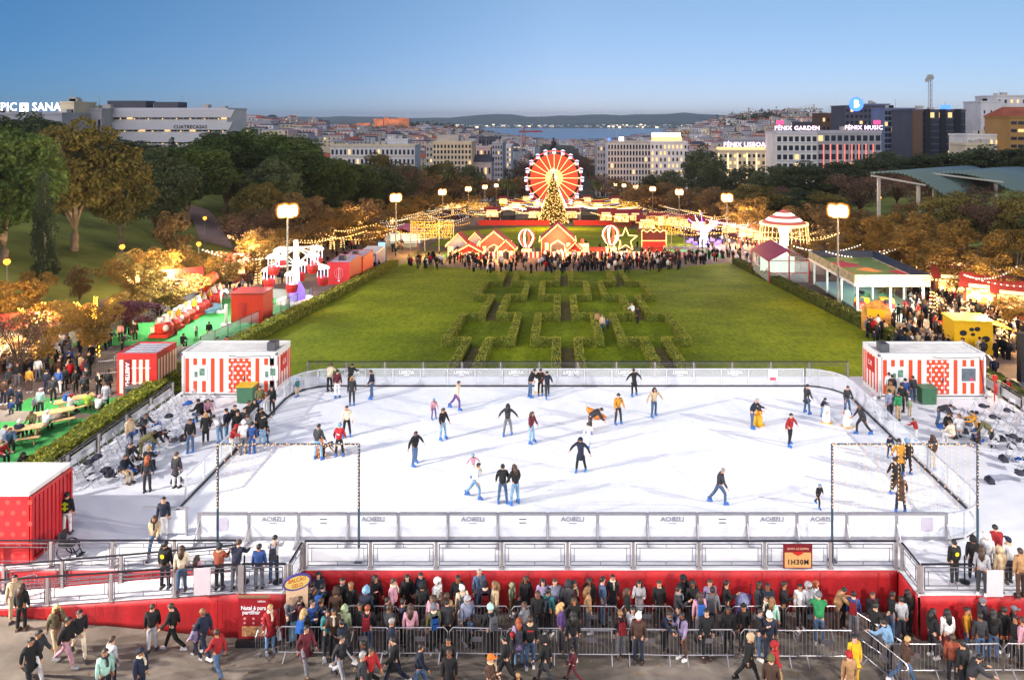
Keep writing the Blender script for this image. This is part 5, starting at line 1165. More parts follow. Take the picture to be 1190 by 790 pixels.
p2 = gpt(1018, 386); t = thing('ride_facade', 'brightly painted house front of a children ride beside the hall', 'painted facade', p2, -.5)
MB().vprism([(-1.3, 0), (1.3, 0), (1.3, 2.3), (0, 3.1), (-1.3, 2.3)], 0, .25).build('board', mat('facade_paint', '#b8823a', .6, var=.7, scale=1.3, detail=3), t); MB().bx(-.8, .8, -.03, -.003, 1.5, 2.2).build('upper_picture', m_yel, t); MB().bx(-.9, .9, -.03, -.003, .3, 1.1).build('lower_picture', m_redo, t)
# kids playground, left
p = gpt(240, 372)
t = thing('dragon_train', 'red and white dragon train ride along the left fence of the green mat', 'fairground ride', (0, 0, 0))
for i in range(11):
    q = gpt(190 + i * 6.2, 392 - i * 4.1); cr = MB().lathe([(.5, .3), (.8, .6), (.85, 1.1), (.6, 1.4)], 10, (q.x + .3 * math.sin(i * 2.2), q.y, q.z)).box((q.x, q.y - .3, q.z + .35), (1.7, 1.2, .3), i * .5, 0).build('wagon', m_redo if i % 2 else m_rwall, t); MB().ball((q.x - .3, q.y - .2, q.z + 1.55), .36, 8, 6).ball((q.x + .45, q.y - .5, q.z + 1.0), .3, 8, 5).lathe([(.3, 1.5), (.02, 2.3)], 8, (q.x + .4, q.y, q.z)).box((q.x - .6, q.y - .6, q.z + .9), (.35, .3, .5), i).build('figure', [m_wpaint, m_cream, m_yel][i % 3], cr)
q = gpt(238, 362); MB().tube([(q.x, q.y, q.z + .5), (q.x, q.y, q.z + 3.2), (q.x + 1.2, q.y, q.z + 4)], [.9, .8, .5], 10).build('head', m_orange, t, True); MB().lathe([(1.8, 0), (1.8, .5), (1.5, .55)], 14, tuple(q)).build('base', mat('base_blue', '#7fb0c8', .5, var=.1), t)
q = Vector((-31.6, 74, g(-31.6, 74))); t = thing('red_booth', 'small plain red booth on the green mat', 'booth', q); MB().bx(-1.6, 1.6, 0, 2.6, 0, 2.9).build('wall', m_redo, t); MB().bx(-1.75, 1.75, -.15, 2.75, 2.9, 3.05).build('roof', mat('booth_roof', '#7d1f1c', .5, var=.1), t); MB().bx(-.9, .0, -.04, -.002, .05, 2.1).build('door', m_redp, t)
for i, (px, py, lab) in enumerate(((257, 364, 'white candy cane shaped figure on the green mat'), (263, 380, 'white post figure on the green mat'))):
    q = gpt(px, py); t = thing('playground_figure', lab, 'figure', q); MB().tube([(0, 0, 0), (0, 0, 2.0), (.15, 0, 2.4), (.5, 0, 2.5), (.75, 0, 2.2)] if i == 0 else [(0, 0, 0), (0, 0, 2.2)], .16, 8).build('stem', m_wpaint, t, True); MB().lathe([(.5, 0), (.5, .3), (.3, .35)], 12).build('base', m_wpaint, t)
for a_, b_, lab in (((-43, 64), (-43, 89), 'left mesh fence of the green play mat'), ((-30.4, 62), (-30.4, 90), 'right mesh fence of the green play mat'), ((-43, 89), (-30.4, 89), 'far mesh fence of the green play mat')):
    t = thing('mesh_fence', lab, 'fence', (*a_, g(*a_))); L = math.hypot(b_[0] - a_[0], b_[1] - a_[1]); n = int(L / 2.4); P = []
    for i in range(n + 1):
        X, Y = a_[0] + (b_[0] - a_[0]) * i / n, a_[1] + (b_[1] - a_[1]) * i / n; P.append(Vector((X, Y, g(X, Y))) - t.location)
    for i in range(n): 
        MB().bar(P[i] + Vector((0, 0, .65)), P[i + 1] + Vector((0, 0, .65)), .02, 1.1).build('mesh_panel', glass('fence_mesh', (.6, .68, .66), .35, .5), t)
    f = MB()
    for q in P: f.bar(q, q + Vector((0, 0, 1.3)), .06)
    f.build('posts', m_dark, t); f = MB()
    for i in range(n): f.bar(P[i] + Vector((0, 0, 1.25)), P[i + 1] + Vector((0, 0, 1.25)), .06)
    f.build('top_rail', m_dark, t)
# low dark red roofs among the right trees, festoons
for i, (px, py, w, lab) in enumerate(((1062, 300, 9, 'white and red striped kiosk under the golden trees'), (1100, 322, 15, 'long dark red roofed stall under the golden trees'), (1168, 352, 14, 'dark red roofed stall at the right edge'), (300, 285, 12, 'dark brown roofed stall behind the gondola ride'), (372, 268, 10, 'dark red roofed stall on the far left promenade'))):
    q = gpt(px, py); t = thing('long_stall', lab, 'stall', q, -.25 if px > 600 else .2); MB().bx(-w / 2, w / 2, 0, 3, 0, 2.5).build('wall', stripes('stall_stripes', '#d0c4b8', '#a3242a', .7) if i == 0 else m_bark, t)
    MB().add([(-w / 2 - .3, -.6, 2.5), (w / 2 + .3, -.6, 2.5), (w / 2 + .3, 1.5, 3.5), (-w / 2 - .3, 1.5, 3.5), (w / 2 + .3, 3.4, 2.5), (-w / 2 - .3, 3.4, 2.5)], [(0, 1, 2, 3), (3, 2, 4, 5), (0, 3, 5), (1, 4, 2)]).build('roof', m_wpaint if i == 0 else mat('dull_red_roof', '#43201b', .7, var=.2, scale=1), t)
    MB().bx(-w / 2 + .3, w / 2 - .3, -.03, -.002, 1.0, 2.2).build('serving_window', MATS['stall_light'], t)
def festoon(label, pts, m, s=.16):
    """string of bulbs sagging between points"""
    mb = MB(); wr = MB()
    for a_, b_ in zip(pts[:-1], pts[1:]):
        a_, b_ = Vector(a_), Vector(b_); n = max(3, int((b_ - a_).length / .55)); prev = a_
        for i in range(n + 1):
            f = i / n; q = a_ + (b_ - a_) * f - Vector((0, 0, 1.0 * 4 * f * (1 - f) * min(1, (b_ - a_).length / 14))); mb.box(q, (s, s, s))
            if i: wr.bar(prev, q, .02)
            prev = q
    o = thing('festoon', label, 'string lights', (0, 0, 0)); wr.build('wire', m_wire, o); mb.build('bulbs', m, o); return o
random.seed(11)
for sgn, sd in ((-1, 'left'), (1, 'right')):
    for k in range(9):
        y0 = 92 + k * 22; P = []
        for i in range(4):
            x = sgn * (33 + (i % 2) * 12 + random.uniform(0, 3)); y = y0 + i * 6; P.append((x, y, g(x, y) + 4.4 + random.uniform(0, 1.4)))
        festoon('warm festoon over the crowd, %s along the %s promenade' % (ORD[k], sd), P, m_warm if k % 3 else m_white, .13)
festoon('white festoon over the tables at the yellow kiosk', [(42, 62, 2.2), (46, 68, 2.0), (41, 74, 1.6), (50, 80, 1.2), (54, 72, 1.6)], m_white, .1)
for k in range(6):
    y = 250 + k * 22; festoon('gold festoon across the tree plaza, %s from the christmas tree' % ORD[k], [(-22, y, g(0, y) + 4.5), (-6, y + 4, g(0, y) + 4.8), (7, y + 2, g(0, y) + 4.8), (24, y, g(0, y) + 4.5)], m_gold if k % 2 else m_cool, .2)
for i, (px, py, m, w) in enumerate(((10, 290, m_cool, 7), (45, 0, 0, 0))):
    pass

for k in range(7):
    y = 238 + k * 17; P = [(x, y + 5 * math.sin(x), g(x, y) + 3.6 + 1.2 * math.sin(x * .7 + k)) for x in (-27, -17, -8, 9, 18, 28)]
    festoon('dense festoon over the plaza stalls, %s row from the red hoarding' % ORD[k], P, [m_warm, m_white, m_gold, m_cool][k % 4], .24)

for sgn, sd in ((-1, 'left'), (1, 'right')):
    for k in range(12):
        y0 = 138 + k * 13; P = [(sgn * (x + random.uniform(-2, 2)), y0 + random.uniform(-3, 3), g(sgn * x, y0) + random.uniform(2.6, 5.2)) for x in (24, 30, 38, 46, 53)]
        festoon('criss cross bulbs over the stalls, %s string up the %s promenade' % (ORD[k], sd), P, [m_warm, m_gold, m_white][k % 3], .13)
# ================================================================ THE CITY
m_wa = {k: mat('wall_' + k, c, .8, var=.1, scale=.15) for k, c in dict(white='#e0dcd6', cream='#d8c8a8', grey='#b2b0b2', pink='#d6baae', concrete='#b8b2a6', ochre='#a8824e', dark='#5a5a62', blue='#78849a', brown='#6b5547').items()}
m_win = mat('city_window', '#2b313c', .12, var=.3, scale=.5)
m_wlit = emit('lit_window', '#ffd28c', 1.0)
m_tile = mat('tile_roof', '#a05a42', .85, var=.2, scale=.2); m_flat = mat('flat_roof', '#96939a', .85, var=.15, scale=.2); m_slate = mat('slate_roof', '#4a4a55', .8, var=.15, scale=.2)
pane_me = MB().box((0, 0, 0), (1, 1, 1)).build('window', m_win).data; lit_me = MB().box((0, 0, 0), (1, 1, 1)).build('window', m_wlit).data
for o in [o for o in COL.objects if o.data in (pane_me, lit_me)]: bpy.data.objects.remove(o)
def building(name, label, px0, px1, d, topy, depth=18, floors=6, cols=10, wall='white', winw=.6, winh=.55, lit=.1, rz=0, roof=None, bands=None, cat='building', z0=None, parapet=True, sky=None):
    x0, x1 = xat(px0, d), xat(px1, d); w = x1 - x0; xc = (x0 + x1) / 2; zb = (g(xc, d) if z0 is None else z0) - 4; h = zat(topy, d) - zb
    t = thing(name, label, cat, (xc, d, zb), rz); R = random.Random(int(px0 * 7 + topy))
    MB().bx(-w / 2, w / 2, 0, depth, 0, h).build('wall', m_wa[wall], t)
    if parapet: MB().bx(-w / 2 - .3, w / 2 + .3, -.3, depth + .3, h, h + .8).build('cornice', bands or m_wa[wall], t)
    if roof: 
        MB().add([(-w / 2 - .5, -.5, h + .8), (w / 2 + .5, -.5, h + .8), (w / 2 + .5, depth + .5, h + .8), (-w / 2 - .5, depth + .5, h + .8), (-w / 2 + w * .1, depth * .5, h + 5), (w / 2 - w * .1, depth * .5, h + 5)], [(0, 1, 5, 4), (1, 2, 5), (2, 3, 4, 5), (3, 0, 4)]).build('roof', roof, t)
    fh = min(h / (floors + .6), (h - 4) / floors) ; cw = w / cols
    while floors * cols > 100: cols -= 1; cw = w / cols
    for i in range(floors):
        for j in range(cols):
            l = R.random() < lit; o = link('window', lit_me if l else pane_me, t)
            o.location = (-w / 2 + (j + .5) * cw, -.02, h - (i + .55) * fh - .4); o.scale = (cw * winw, .25, fh * winh)
    if bands:
        b_ = MB()
        for i in range(floors + 1): b_.bx(-w / 2 - .15, w / 2 + .15, -.35, -.15, h - i * fh - .5, h - i * fh)
        b_.build('floor_bands', bands, t)
    if not roof:
        b_ = MB()
        for i in range(max(2, int(w / 12))): xx = R.uniform(-w * .4, w * .4); b_.bx(xx, xx + R.uniform(1, 4), depth * .3, depth * .3 + R.uniform(2, 4), h + .8, h + 1.2 + R.uniform(.6, 2))
        xx = R.uniform(-w * .4, w * .4); b_.bar((xx, depth * .4, h + .8), (xx, depth * .4, h + R.uniform(4, 8)), .16); b_.build('roof_plant', m_wa['concrete'], t)
    return t, w, h
m_sgn = emit('sign_white', '#ffffff', 3.0); m_sgp = emit('sign_pink', '#ffd9f2', 2.6); m_sgr = emit('sign_red', '#ff3a6a', 2.6); m_sgb = emit('sign_blue', '#3f6cff', 3.0); m_wband = mat('white_band', '#c9c7c8', .6, var=.05)
def sign(t, body, x, z, size, m, y=-.6, sx=1.0): return text('lettering', body, (x, y, z), size, m, t, sx=sx, ext=.05, bold=size * .012, sp=1.08)
# left skyline
t, w, h = building('hotel', 'long grey hotel with glowing white roof lettering above the left trees', -60, 72, 330, 133, 20, 2, 12, 'grey', .7, .6, .3)
sign(t, 'EPIC', -w * .5 + (8 + 60) / 132 * w, h + 3.2, 5.2, m_sgn, sx=.92); sign(t, 'SANA', w * .5 - 17 / 132 * w, h + 3.2, 5.2, m_sgn, sx=.92); lg = MB().bx(-1.9, 1.9, -.7, -.4, h + 1.2, h + 5.0).build('logo_tile', m_sgn, t); lg.location.x = w * .5 - 43 / 132 * w
MB().bx(-.6, .6, -.85, -.72, h + 2.5, h + 3.7).build('logo_mark', m_wa['grey'], t).location.x = w * .5 - 43 / 132 * w
building('apartment_building', 'pale cream block right of the glowing white roof lettering', 70, 86, 340, 120, 16, 4, 4, 'cream', .5, .4, .1); building('apartment_building', 'low grey roof block between the hotel lettering and the terraced building', 86, 118, 350, 128, 16, 2, 6, 'grey', .5, .4, .1)
t, w, h = building('office_building', 'white terraced office with slanted ends and small dark lettering', 118, 264, 360, 127.5, 22, 5, 20, 'white', .86, .36, .16, bands=m_wband)
b_ = MB()
for i in range(5):
    z = h - i * h / 5.6; ex = 4.5 - i * 1.0; dz_ = h / 5.6 * .64; b_.vprism([(-w / 2 - ex, z), (w / 2 + ex, z), (w / 2 + ex - 2, z - dz_), (-w / 2 - ex + 2, z - dz_)], -1.6, -.42)
b_.build('balcony_bands', m_wband, t); u = MB().bx(-w / 2 + 1, -w / 2 + 20, 3, 12, h + .8, h + 4.4).build('plant_room', m_wa['dark'], t); MB().bx(-w / 2 + 24, -w / 2 + 36, 3, 12, h + .8, h + 3.8).build('plant_room', m_wa['dark'], t)
sign(t, 'CUATRECASAS', w * .22, h - 3.3 - h / 5.6 + .8, 2.3, m_dark, -1.75)
sp = MB()
for i in range(4):
    for j in range(9): sp.box((-w / 2 + (j + .5 + .3 * (i % 2)) * w / 9, -1.7, h - (i + .75) * h / 5.6), (.6, .2, .5))
sp.build('spot_lights', m_wlit, t)
building('office_building', 'long pale office block behind the left trees', 384, 482, 470, 170, 20, 5, 20, 'white', .5, .5, .15, bands=m_wa['cream'])
building('office_building', 'white rooftop pavilion on the long pale block', 448, 474, 500, 163, 14, 1, 5, 'white', .6, .5, 0)
t, w, h = building('tower_block', 'cream tower block with a window grid behind the palms', 503, 548, 430, 166, 22, 9, 11, 'cream', .55, .6, .06, z0=-26); MB().bx(-w / 2 + 2, w / 2 - 8, 2, 14, h + .8, h + 4.5).build('plant_room', m_wa['concrete'], t)
building('tower_block', 'narrow concrete side wing of the cream tower block', 495, 503, 432, 169, 20, 8, 2, 'concrete', .5, .5, .05, z0=-26)
building('office_building', 'dark gabled roof hall right of the cream tower', 549, 571, 440, 190, 16, 3, 5, 'grey', .5, .5, .1, roof=m_slate); building('apartment_building', 'tall pale apartment house with a picture wall right of the cream tower', 549, 570, 520, 172, 16, 6, 5, 'pink', .5, .5, .1)
building('apartment_building', 'pale avenue house at the left of the avenue trees', 572, 584, 500, 167, 30, 9, 4, 'grey', .5, .5, .1); building('apartment_building', 'lit avenue house beside the left avenue trees', 583, 594, 560, 170, 30, 8, 4, 'white', .5, .5, .3); building('apartment_building', 'dark topped apartment block behind the pale avenue house', 556, 580, 620, 160, 20, 6, 6, 'dark', .5, .5, .08)
# right of the avenue
t, w, h = building('hotel', 'large white hotel with a grid facade and lit roof strip right of the big wheel', 706, 756, 440, 166, 24, 7, 14, 'white', .62, .66, .05, z0=-24, bands=m_wa['concrete']); MB().bx(-w / 2 + 7, w / 2 - 16, 1, 2, h + 1, h + 3.4).build('roof_sign', m_sgn, t); MB().ball((-w / 2 + 1, 0, h + 2), .9, 8, 5).build('blue_roof_light', m_sgb, t)
t, w, h = building('hotel', 'white hotel wing with lit bedroom windows and bright rooftop', 756, 799, 438, 166, 24, 7, 9, 'white', .4, .55, .5, z0=-24); MB().bx(-w / 2 + 2, w / 2 - 3, 3, 12, h + .8, h + 3.6).build('rooftop_lounge', m_wlit, t); MB().bx(-w / 2 + 1, w / 2 - 4, 1.5, 2, h + 3.7, h + 6).build('roof_sign', m_sgn, t)
sign(t, 'HOTEL', -.5, h * .34, 2.0, m_sgb)
building('apartment_building', 'grey apartment block set behind the big white hotel left side', 694, 707, 470, 168, 30, 8, 4, 'grey', .5, .5, .2)
t, w, h = building('hotel', 'cream hotel with white roof lettering and lit vertical pilasters', 835, 901, 400, 176, 22, 4, 12, 'cream', .5, .45, .2, z0=-16); sign(t, 'FÉNIX LISBOA', -1.5, h + 3.6, 3.5, m_sgp, sx=.98); MB().bx(-w / 2 + 1, w / 2 - 1, .5, 10, h + .8, h + 2.0).build('lit_attic', m_wlit, t)
pl = MB()
for i in range(7): pl.bx(-w / 2 + i * w / 6 - .3, -w / 2 + i * w / 6 + .3, -.4, -.15, 2, h - 1)
pl.build('lit_pilasters', emit('pilaster_glow', '#ffe0b0', 1.3), t)
t, w, h = building('hotel', 'white grid fronted hotel, roof lettering, beside the pink columns', 902, 950, 380, 155, 20, 5, 7, 'white', .66, .55, .12, z0=-14, bands=m_wband); sign(t, 'FÉNIX GARDEN', 0, h + 2.6, 3.0, m_sgp, sx=1.05); MB().bx(-w / 2 + .2, -w / 2 + 3.6, -.5, -.2, h + 4.6, h + 6.6).build('red_roof_sign', m_sgr, t)
t, w, h = building('hotel', 'grey white hotel with pink lit columns under its roof lettering', 950, 1024, 380, 154, 20, 5, 10, 'grey', .7, .6, .1, z0=-14, bands=m_wa['grey']); sign(t, 'FÉNIX MUSIC', w * .22, h + 2.4, 3.0, m_sgp, sx=1.05); pl = MB()
for i in range(8): pl.bx(-w / 2 + 3 + i * w / 9 - .22, -w / 2 + 3 + i * w / 9 + .22, -.5, -.36, h * .25, h * .78)
pl.build('pink_columns', emit('pink_glow', '#ff7a6a', 1.4), t); MB().bx(w / 2 - 4, w / 2 - .6, -.5, -.2, h + 4.2, h + 6.2).build('red_roof_sign', m_sgr, t)
# right skyline
t, w, h = building('tower_block', 'dark tower with a round blue roof sign', 982, 1030, 470, 124, 24, 9, 9, 'dark', .6, .5, .06, z0=-10); t2 = MB().lathe([(4.6, 0), (4.6, .6)], 24).build('round_sign', m_sgb, t); t2.rotation_euler = (PI / 2, 0, 0); t2.location = (-w / 2 + 7, -.2, h + 1.5); text('lettering', 'B', (0, 0, .75), 6.5, m_sgn, t2, (0, 0, 0), 1, .05, .1)
building('tower_block', 'brown stepped block left of the round blue sign', 955, 985, 520, 133, 20, 6, 6, 'brown', .5, .4, .1); building('office_building', 'glass office with a small lit roof sign right of the pink hotel', 1028, 1066, 450, 127, 22, 9, 10, 'blue', .85, .7, .05, z0=-8)
t, w, h = building('office_building', 'dark glass tower with three black fins', 1060, 1122, 420, 129, 26, 8, 12, 'dark', .9, .8, .06, z0=-8); f = MB()
for x in (.27, .56, .84): f.bx(-w / 2 + w * x - 1.6, -w / 2 + w * x + 1.6, -1.2, -.3, 0, h + 1)
f.build('fins', m_dark, t); MB().bx(-w / 2, -w / 2 + w * .18, -.8, -.3, 0, h).build('concrete_strip', m_wa['brown'], t); MB().bx(w * .1, w * .3, 4, 4.5, h + 1, h + 3.4).build('blue_roof_sign', m_sgb, t)
building('office_building', 'white windowless slab block at the right skyline', 1140, 1164, 460, 119, 20, 3, 3, 'white', .2, .2, 0, z0=-6); building('apartment_building', 'tall white block at the right edge with rooftop plant', 1158, 1215, 470, 112, 24, 7, 8, 'white', .35, .4, .05, z0=-6); building('apartment_building', 'ochre block with tiled roof at the right edge', 1174, 1240, 330, 137, 20, 5, 8, 'ochre', .8, .4, .1, z0=0, roof=m_tile)
building('apartment_building', 'low white modern house in front of the glass tower right', 1124, 1174, 340, 158, 16, 2, 8, 'white', .4, .4, .2, z0=0); building('apartment_building', 'small cream villa at the foot of the glass tower', 1122, 1150, 300, 169, 12, 2, 4, 'cream', .4, .5, .1, z0=2); building('apartment_building', 'grey apartment block between the finned tower and the white slab', 1118, 1146, 500, 128, 20, 7, 5, 'grey', .6, .5, .08, z0=-6); building('apartment_building', 'blue grey glass block right of the round sign tower', 1004, 1034, 520, 122, 20, 8, 6, 'blue', .7, .6, .04)
building('apartment_building', 'roof block behind the cream pilastered hotel', 846, 902, 520, 163, 20, 3, 8, 'grey', .5, .4, .15); building('apartment_building', 'dark modern block behind the white grid fronted hotel', 930, 960, 560, 143, 20, 4, 5, 'dark', .6, .5, .1)
# cranes
def crane(label, px, d, topy, jib, m, a=.2, cut=False):
    x = xat(px, d); z = g(x, d); h = zat(topy, d) - z; t = thing('tower_crane', label, 'crane', (x, d, z), a); s = d * .0016; mb = MB()
    for sx in (-s, s):
        for sy in (-s, s): mb.bar((sx, sy, 0), (sx, sy, h), s * .35)
    n = int(h / (4 * s))
    for i in range(n): mb.bar((-s, -s, i * h / n), (s, -s, (i + 1) * h / n), s * .22)
    mb.build('mast', m, t)
    if cut: MB().box((0, 0, h + s), (s * 5, s * 3, s * 2.6)).box((-s * 3, 0, h - s), (s * 2, s * 2.6, s * 3)).box((0, 0, h + 3 * s), (s * 4, s * 2, s * 1.4)).build('slewing_head', m_wa['concrete'], t)
    else: MB().bar((-jib * .3, 0, h), (jib, 0, h), s * 1.3).bar((0, 0, h), (0, 0, h + 4 * s), s).build('jib', m, t); MB().bar((0, 0, h + 4 * s), (jib * .8, 0, h + s * .6), s * .25).build('tie', m, t)
crane('tall crane mast with a short head above the finned tower', 1081, 440, 92, 0, m_wa['concrete'], cut=True); crane('red tower crane beyond the avenue', 609, 1300, 153, 32, mat('crane_red', '#a8402e', .6), .1); crane('small tower crane left on the right hill', 870, 1500, 131, 30, m_wa['concrete'], .1); crane('small dark crane on the right hill', 885, 1600, 132, 30, m_wa['dark'], .5); crane('pale tower crane on the skyline left of the round sign', 946, 900, 127, 34, m_wa['concrete'], 2.9)
# pavilion with waved glass roof
pv = thing('pavilion', 'pavilion with waved blue green ribbed roofs behind the right trees', 'pavilion', (xat(1020, 150), 150, g(xat(1020, 150), 150))); m_pv = stripes('ribbed_glass_roof', '#566a66', '#76897f', .9, .5, 0)
zb = pv.location.z; U = lambda px, py, d=150: (xat(px, d) - pv.location.x, zat(py, d) - zb)
for k, (xa, xb, ya) in enumerate(((1012, 1100, 0), (1098, 1215, 12))):
    V = []; n = 14
    for j in range(2):
        for i in range(n + 1):
            f = i / n; x, z = U(xa + (xb - xa) * f, 200 - 1.5 * math.sin(f * PI) + 30 * max(0, f - .25) ** 1.7 * 1.5 + k * 4 ); V.append((x + j * 30, ya * .6 + j * 26, z + (-.6 if j else 0)))
    Q = [(i, i + 1, n + 2 + i, n + 1 + i) for i in range(n)]; ro = link('roof', np_mesh('roof', np.array(V), np.array(Q), [m_pv]), pv); ro.modifiers.new('thick', 'SOLIDIFY').thickness = .4
    x0, z0 = U(xa + 6, 203); x1, z1 = U(xb - 30, 212)
    for xx, zz in ((x0 + 1, z0), (x1, z1)): MB().bar((xx, ya * .6 + 1, -2), (xx, ya * .6 + 1, zz - .8), .55).build('post', m_wa['concrete'], pv)
    MB().bar((x0 - 1, ya * .6 + .1, z0 - .2), (x1 + 1, ya * .6 + .1, z1 - .6), .35).build('edge_beam', m_wa['concrete'], pv)
MB().add([(U(1024, 252)[0], -6, U(1024, 252)[1]), (U(1070, 232)[0], -6, U(1070, 232)[1]), (U(1076, 246)[0], -8, U(1076, 240)[1]), (U(1052, 249)[0], -12, U(1052, 249)[1])], [(0, 1, 2, 3)]).build('teal_canopy', mat('teal_canvas', '#1f6a72', .6, var=.15, scale=.4), pv).modifiers.new('thick', 'SOLIDIFY').thickness = .15
# castle
cs = thing('castle', 'floodlit orange castle walls on the wooded hilltop', 'castle', (xat(500, 2250), 2250, g(xat(500, 2250), 2250))); m_cast = mat('castle_stone', '#c08a66', .9, var=.2, scale=.05)
zb = cs.location.z; mb = MB()
segs = [(415, 431, 143, 147), (435, 446, 139, 147), (447, 452, 136.5, 147), (452, 463, 139, 146), (463, 468, 137, 146), (468, 476, 137.6, 146)]
for a_, b2, ty_, by_ in segs: mb.bx(xat(a_, 2250) - cs.location.x, xat(b2, 2250) - cs.location.x, -6, 6, zat(by_ + 6, 2250) - zb, zat(ty_, 2250) - zb)
for i in range(24): xx = xat(435 + i * 1.75, 2250) - cs.location.x; mb.bx(xx - 1.5, xx + 1.5, -6.3, -5, zat(139.5, 2250) - zb, zat(137.9, 2250) - zb)
mb.build('wall', m_cast, cs)
for i, px in enumerate((422, 440, 455, 470)):
    lamp('castle_floodlight', (xat(px, 2200), 2205, zat(149, 2200)), '#ffa25c', 34000, 2)
    MB().lathe([(.6, 0), (.9, 1.0)], 8, (xat(px, 2200) - cs.location.x, -47, zat(150.5, 2200) - zb)).build('floodlight', m_dark, cs)
# trees on the castle hill and other hills (tiny in the picture): a far wood
C = []
for cx, cy, rx, ry, n in ((-470, 2300, 190, 14, 2600), (-300, 2240, 70, 30, 1200), (-520, 2225, 60, 6, 260), (-430, 2225, 40, 6, 160), (-650, 2230, 50, 20, 700), (440, 1650, 60, 50, 900), (600, 1750, 80, 50, 700)):
    for i in range(n):
        x = cx + RNG.normal() * rx * .6; y = cy + RNG.normal() * ry; C.append((x, y, g(x, y) + abs(RNG.normal()) * (8 if abs(cy - 2225) > 1 else 2.5) + 4))
V, Q = leaves(np.array(C), 3.6, .3); o = link('far_woods', np_mesh('far_woods', V, Q, [LM['dark']])); o['kind'] = 'stuff'
# houses: a dozen kinds, copied; the farthest and smallest as one mass
m_roofs = [m_tile, m_flat, m_tile, m_slate]
def house_mesh(i):
    R = random.Random(i); w, dp, h = R.uniform(11, 24), R.uniform(10, 16), R.uniform(9, 22); mb = MB(); mb.bx(-w / 2, w / 2, 0, dp, -6, h); rf = R.random()
    if rf < .6: mb.add([(-w / 2 - .4, -.4, h + .02), (w / 2 + .4, -.4, h + .02), (w / 2 + .4, dp + .4, h + .02), (-w / 2 - .4, dp + .4, h + .02), (-w / 4, dp / 2, h + 3.5), (w / 4, dp / 2, h + 3.5)], [(0, 1, 5, 4), (1, 2, 5), (2, 3, 4, 5), (3, 0, 4)], 1)
    else: mb.bx(-w / 2 - .2, w / 2 + .2, -.2, dp + .2, h + .02, h + .7, 1).bx(-w / 5, w / 8, dp * .3, dp * .7, h + .7, h + 3, 0)
    nf, nc = int(h / 3.2), int(w / 2.9)
    for f in range(nf):
        for c in range(nc): mb.bx(-w / 2 + (c + .5) * w / nc - .55, -w / 2 + (c + .5) * w / nc + .55, -.06, .02, h - f * 3.2 - 2.5, h - f * 3.2 - .9, 3 if R.random() < .1 else 2)
    return mb, w
WK = ['white', 'cream', 'pink', 'grey', 'white', 'concrete', 'cream', 'white', 'grey', 'ochre', 'pink', 'white']; HP = []
for i in range(12):
    mb, w = house_mesh(i); rm = m_roofs[i % 4]; o = mb.build('house', [m_wa[WK[i]], rm, m_win, m_wlit]); HP.append((o, i, WK[i], 'reddish roof' if rm is m_tile else 'grey roof', mb))
RH = random.Random(5)
REG = [(-820, -330, 780, 1500, 'on the left hillside below the skyline', 70), (-760, -260, 1500, 2120, 'on the slope below the castle', 70), (-330, -60, 620, 1700, 'left of the avenue trees', 40), (70, 330, 560, 1700, 'right of the avenue behind the white hotel', 40), (300, 760, 1150, 1640, 'on the right hill', 60), (420, 1100, 620, 1150, 'behind the roof lettering hotels', 20)]
used_h = [False] * 12; POS = []
for x0, x1, y0, y1, zn, n in REG:
    for _ in range(n):
        for _t in range(30):
            x, y = RH.uniform(x0, x1), RH.uniform(y0, y1)
            if all(abs(x - a) > 15 or abs(y - b_) > 17 for a, b_ in POS): break
        if -660 < x < -420 and y > 1980: y -= 300
        POS.append((x, y)); i = RH.randrange(12); src, _, wk, rf, _m = HP[i]
        o = src.copy() if used_h[i] else src
        if used_h[i]: COL.objects.link(o)
        used_h[i] = True; o.location = (x, y, g(x, y)); o.rotation_euler = (0, 0, RH.uniform(-.6, .6)); o.scale = (1, 1, RH.uniform(.8, 1.25))
        ww = {'grey': 'grey', 'ochre': 'ochre', 'concrete': 'dull grey', 'pink': 'pinkish'}.get(wk, 'pale')
        tag(o, 'small %s house with %s %s' % (ww, rf, zn), 'house', 'houses %s, %s' % (zn, ww + ' ' + rf))
for i in range(12):
    if not used_h[i]: bpy.data.objects.remove(HP[i][0])
mass = MB(); mass.v = []; MM = []
for x0, x1, y0, y1, n in ((-700, -330, 1900, 2190, 130), (-900, -250, 850, 2150, 420), (-420, -50, 900, 3250, 380), (50, 420, 700, 3250, 420), (300, 1500, 1000, 1900, 420), (-1500, -700, 1200, 2600, 200), (-300, 300, 2400, 3300, 250)):
    for _ in range(int(n * 1.7)):
        x, y = RH.uniform(x0, x1), RH.uniform(y0, y1)
        hill = -660 < x < -420 and y > 1980
        if hill and y > 2190: continue
        if abs(x) < 26 and y < 1100: continue
        w, dp, h = RH.uniform(12, 30), RH.uniform(10, 18), RH.uniform(8, 20) * (.45 if hill else 1); z = g(x, y); mi = RH.randrange(5); a = RH.uniform(-.5, .5)
        mass.box((x, y, z + h / 2 - 3), (w, dp, h + 6), a, mi); mass.box((x, y, z + h + .6), (w + .6, dp + .6, 1.2), a, 5 + RH.randrange(3), .7)
        ca, sa = math.cos(a), math.sin(a)
        for c in range(int(w / 5)):
            for f in range(int(h / 5)):
                u = -w / 2 + (c + .5) * 5; mass.box((x + u * ca + dp / 2 * sa, y + u * sa - dp / 2 * ca, z + h - 2.5 - f * 4), (1.7, .5, 1.7), a, 9 if RH.random() < .07 else 8)
o = mass.build('far_city', [m_wa['white'], m_wa['cream'], m_wa['pink'], m_wa['grey'], m_wa['concrete'], m_tile, m_flat, m_slate, m_win, m_wlit]); o['kind'] = 'stuff'; o['label'] = 'dense mass of far pale houses down to the river'
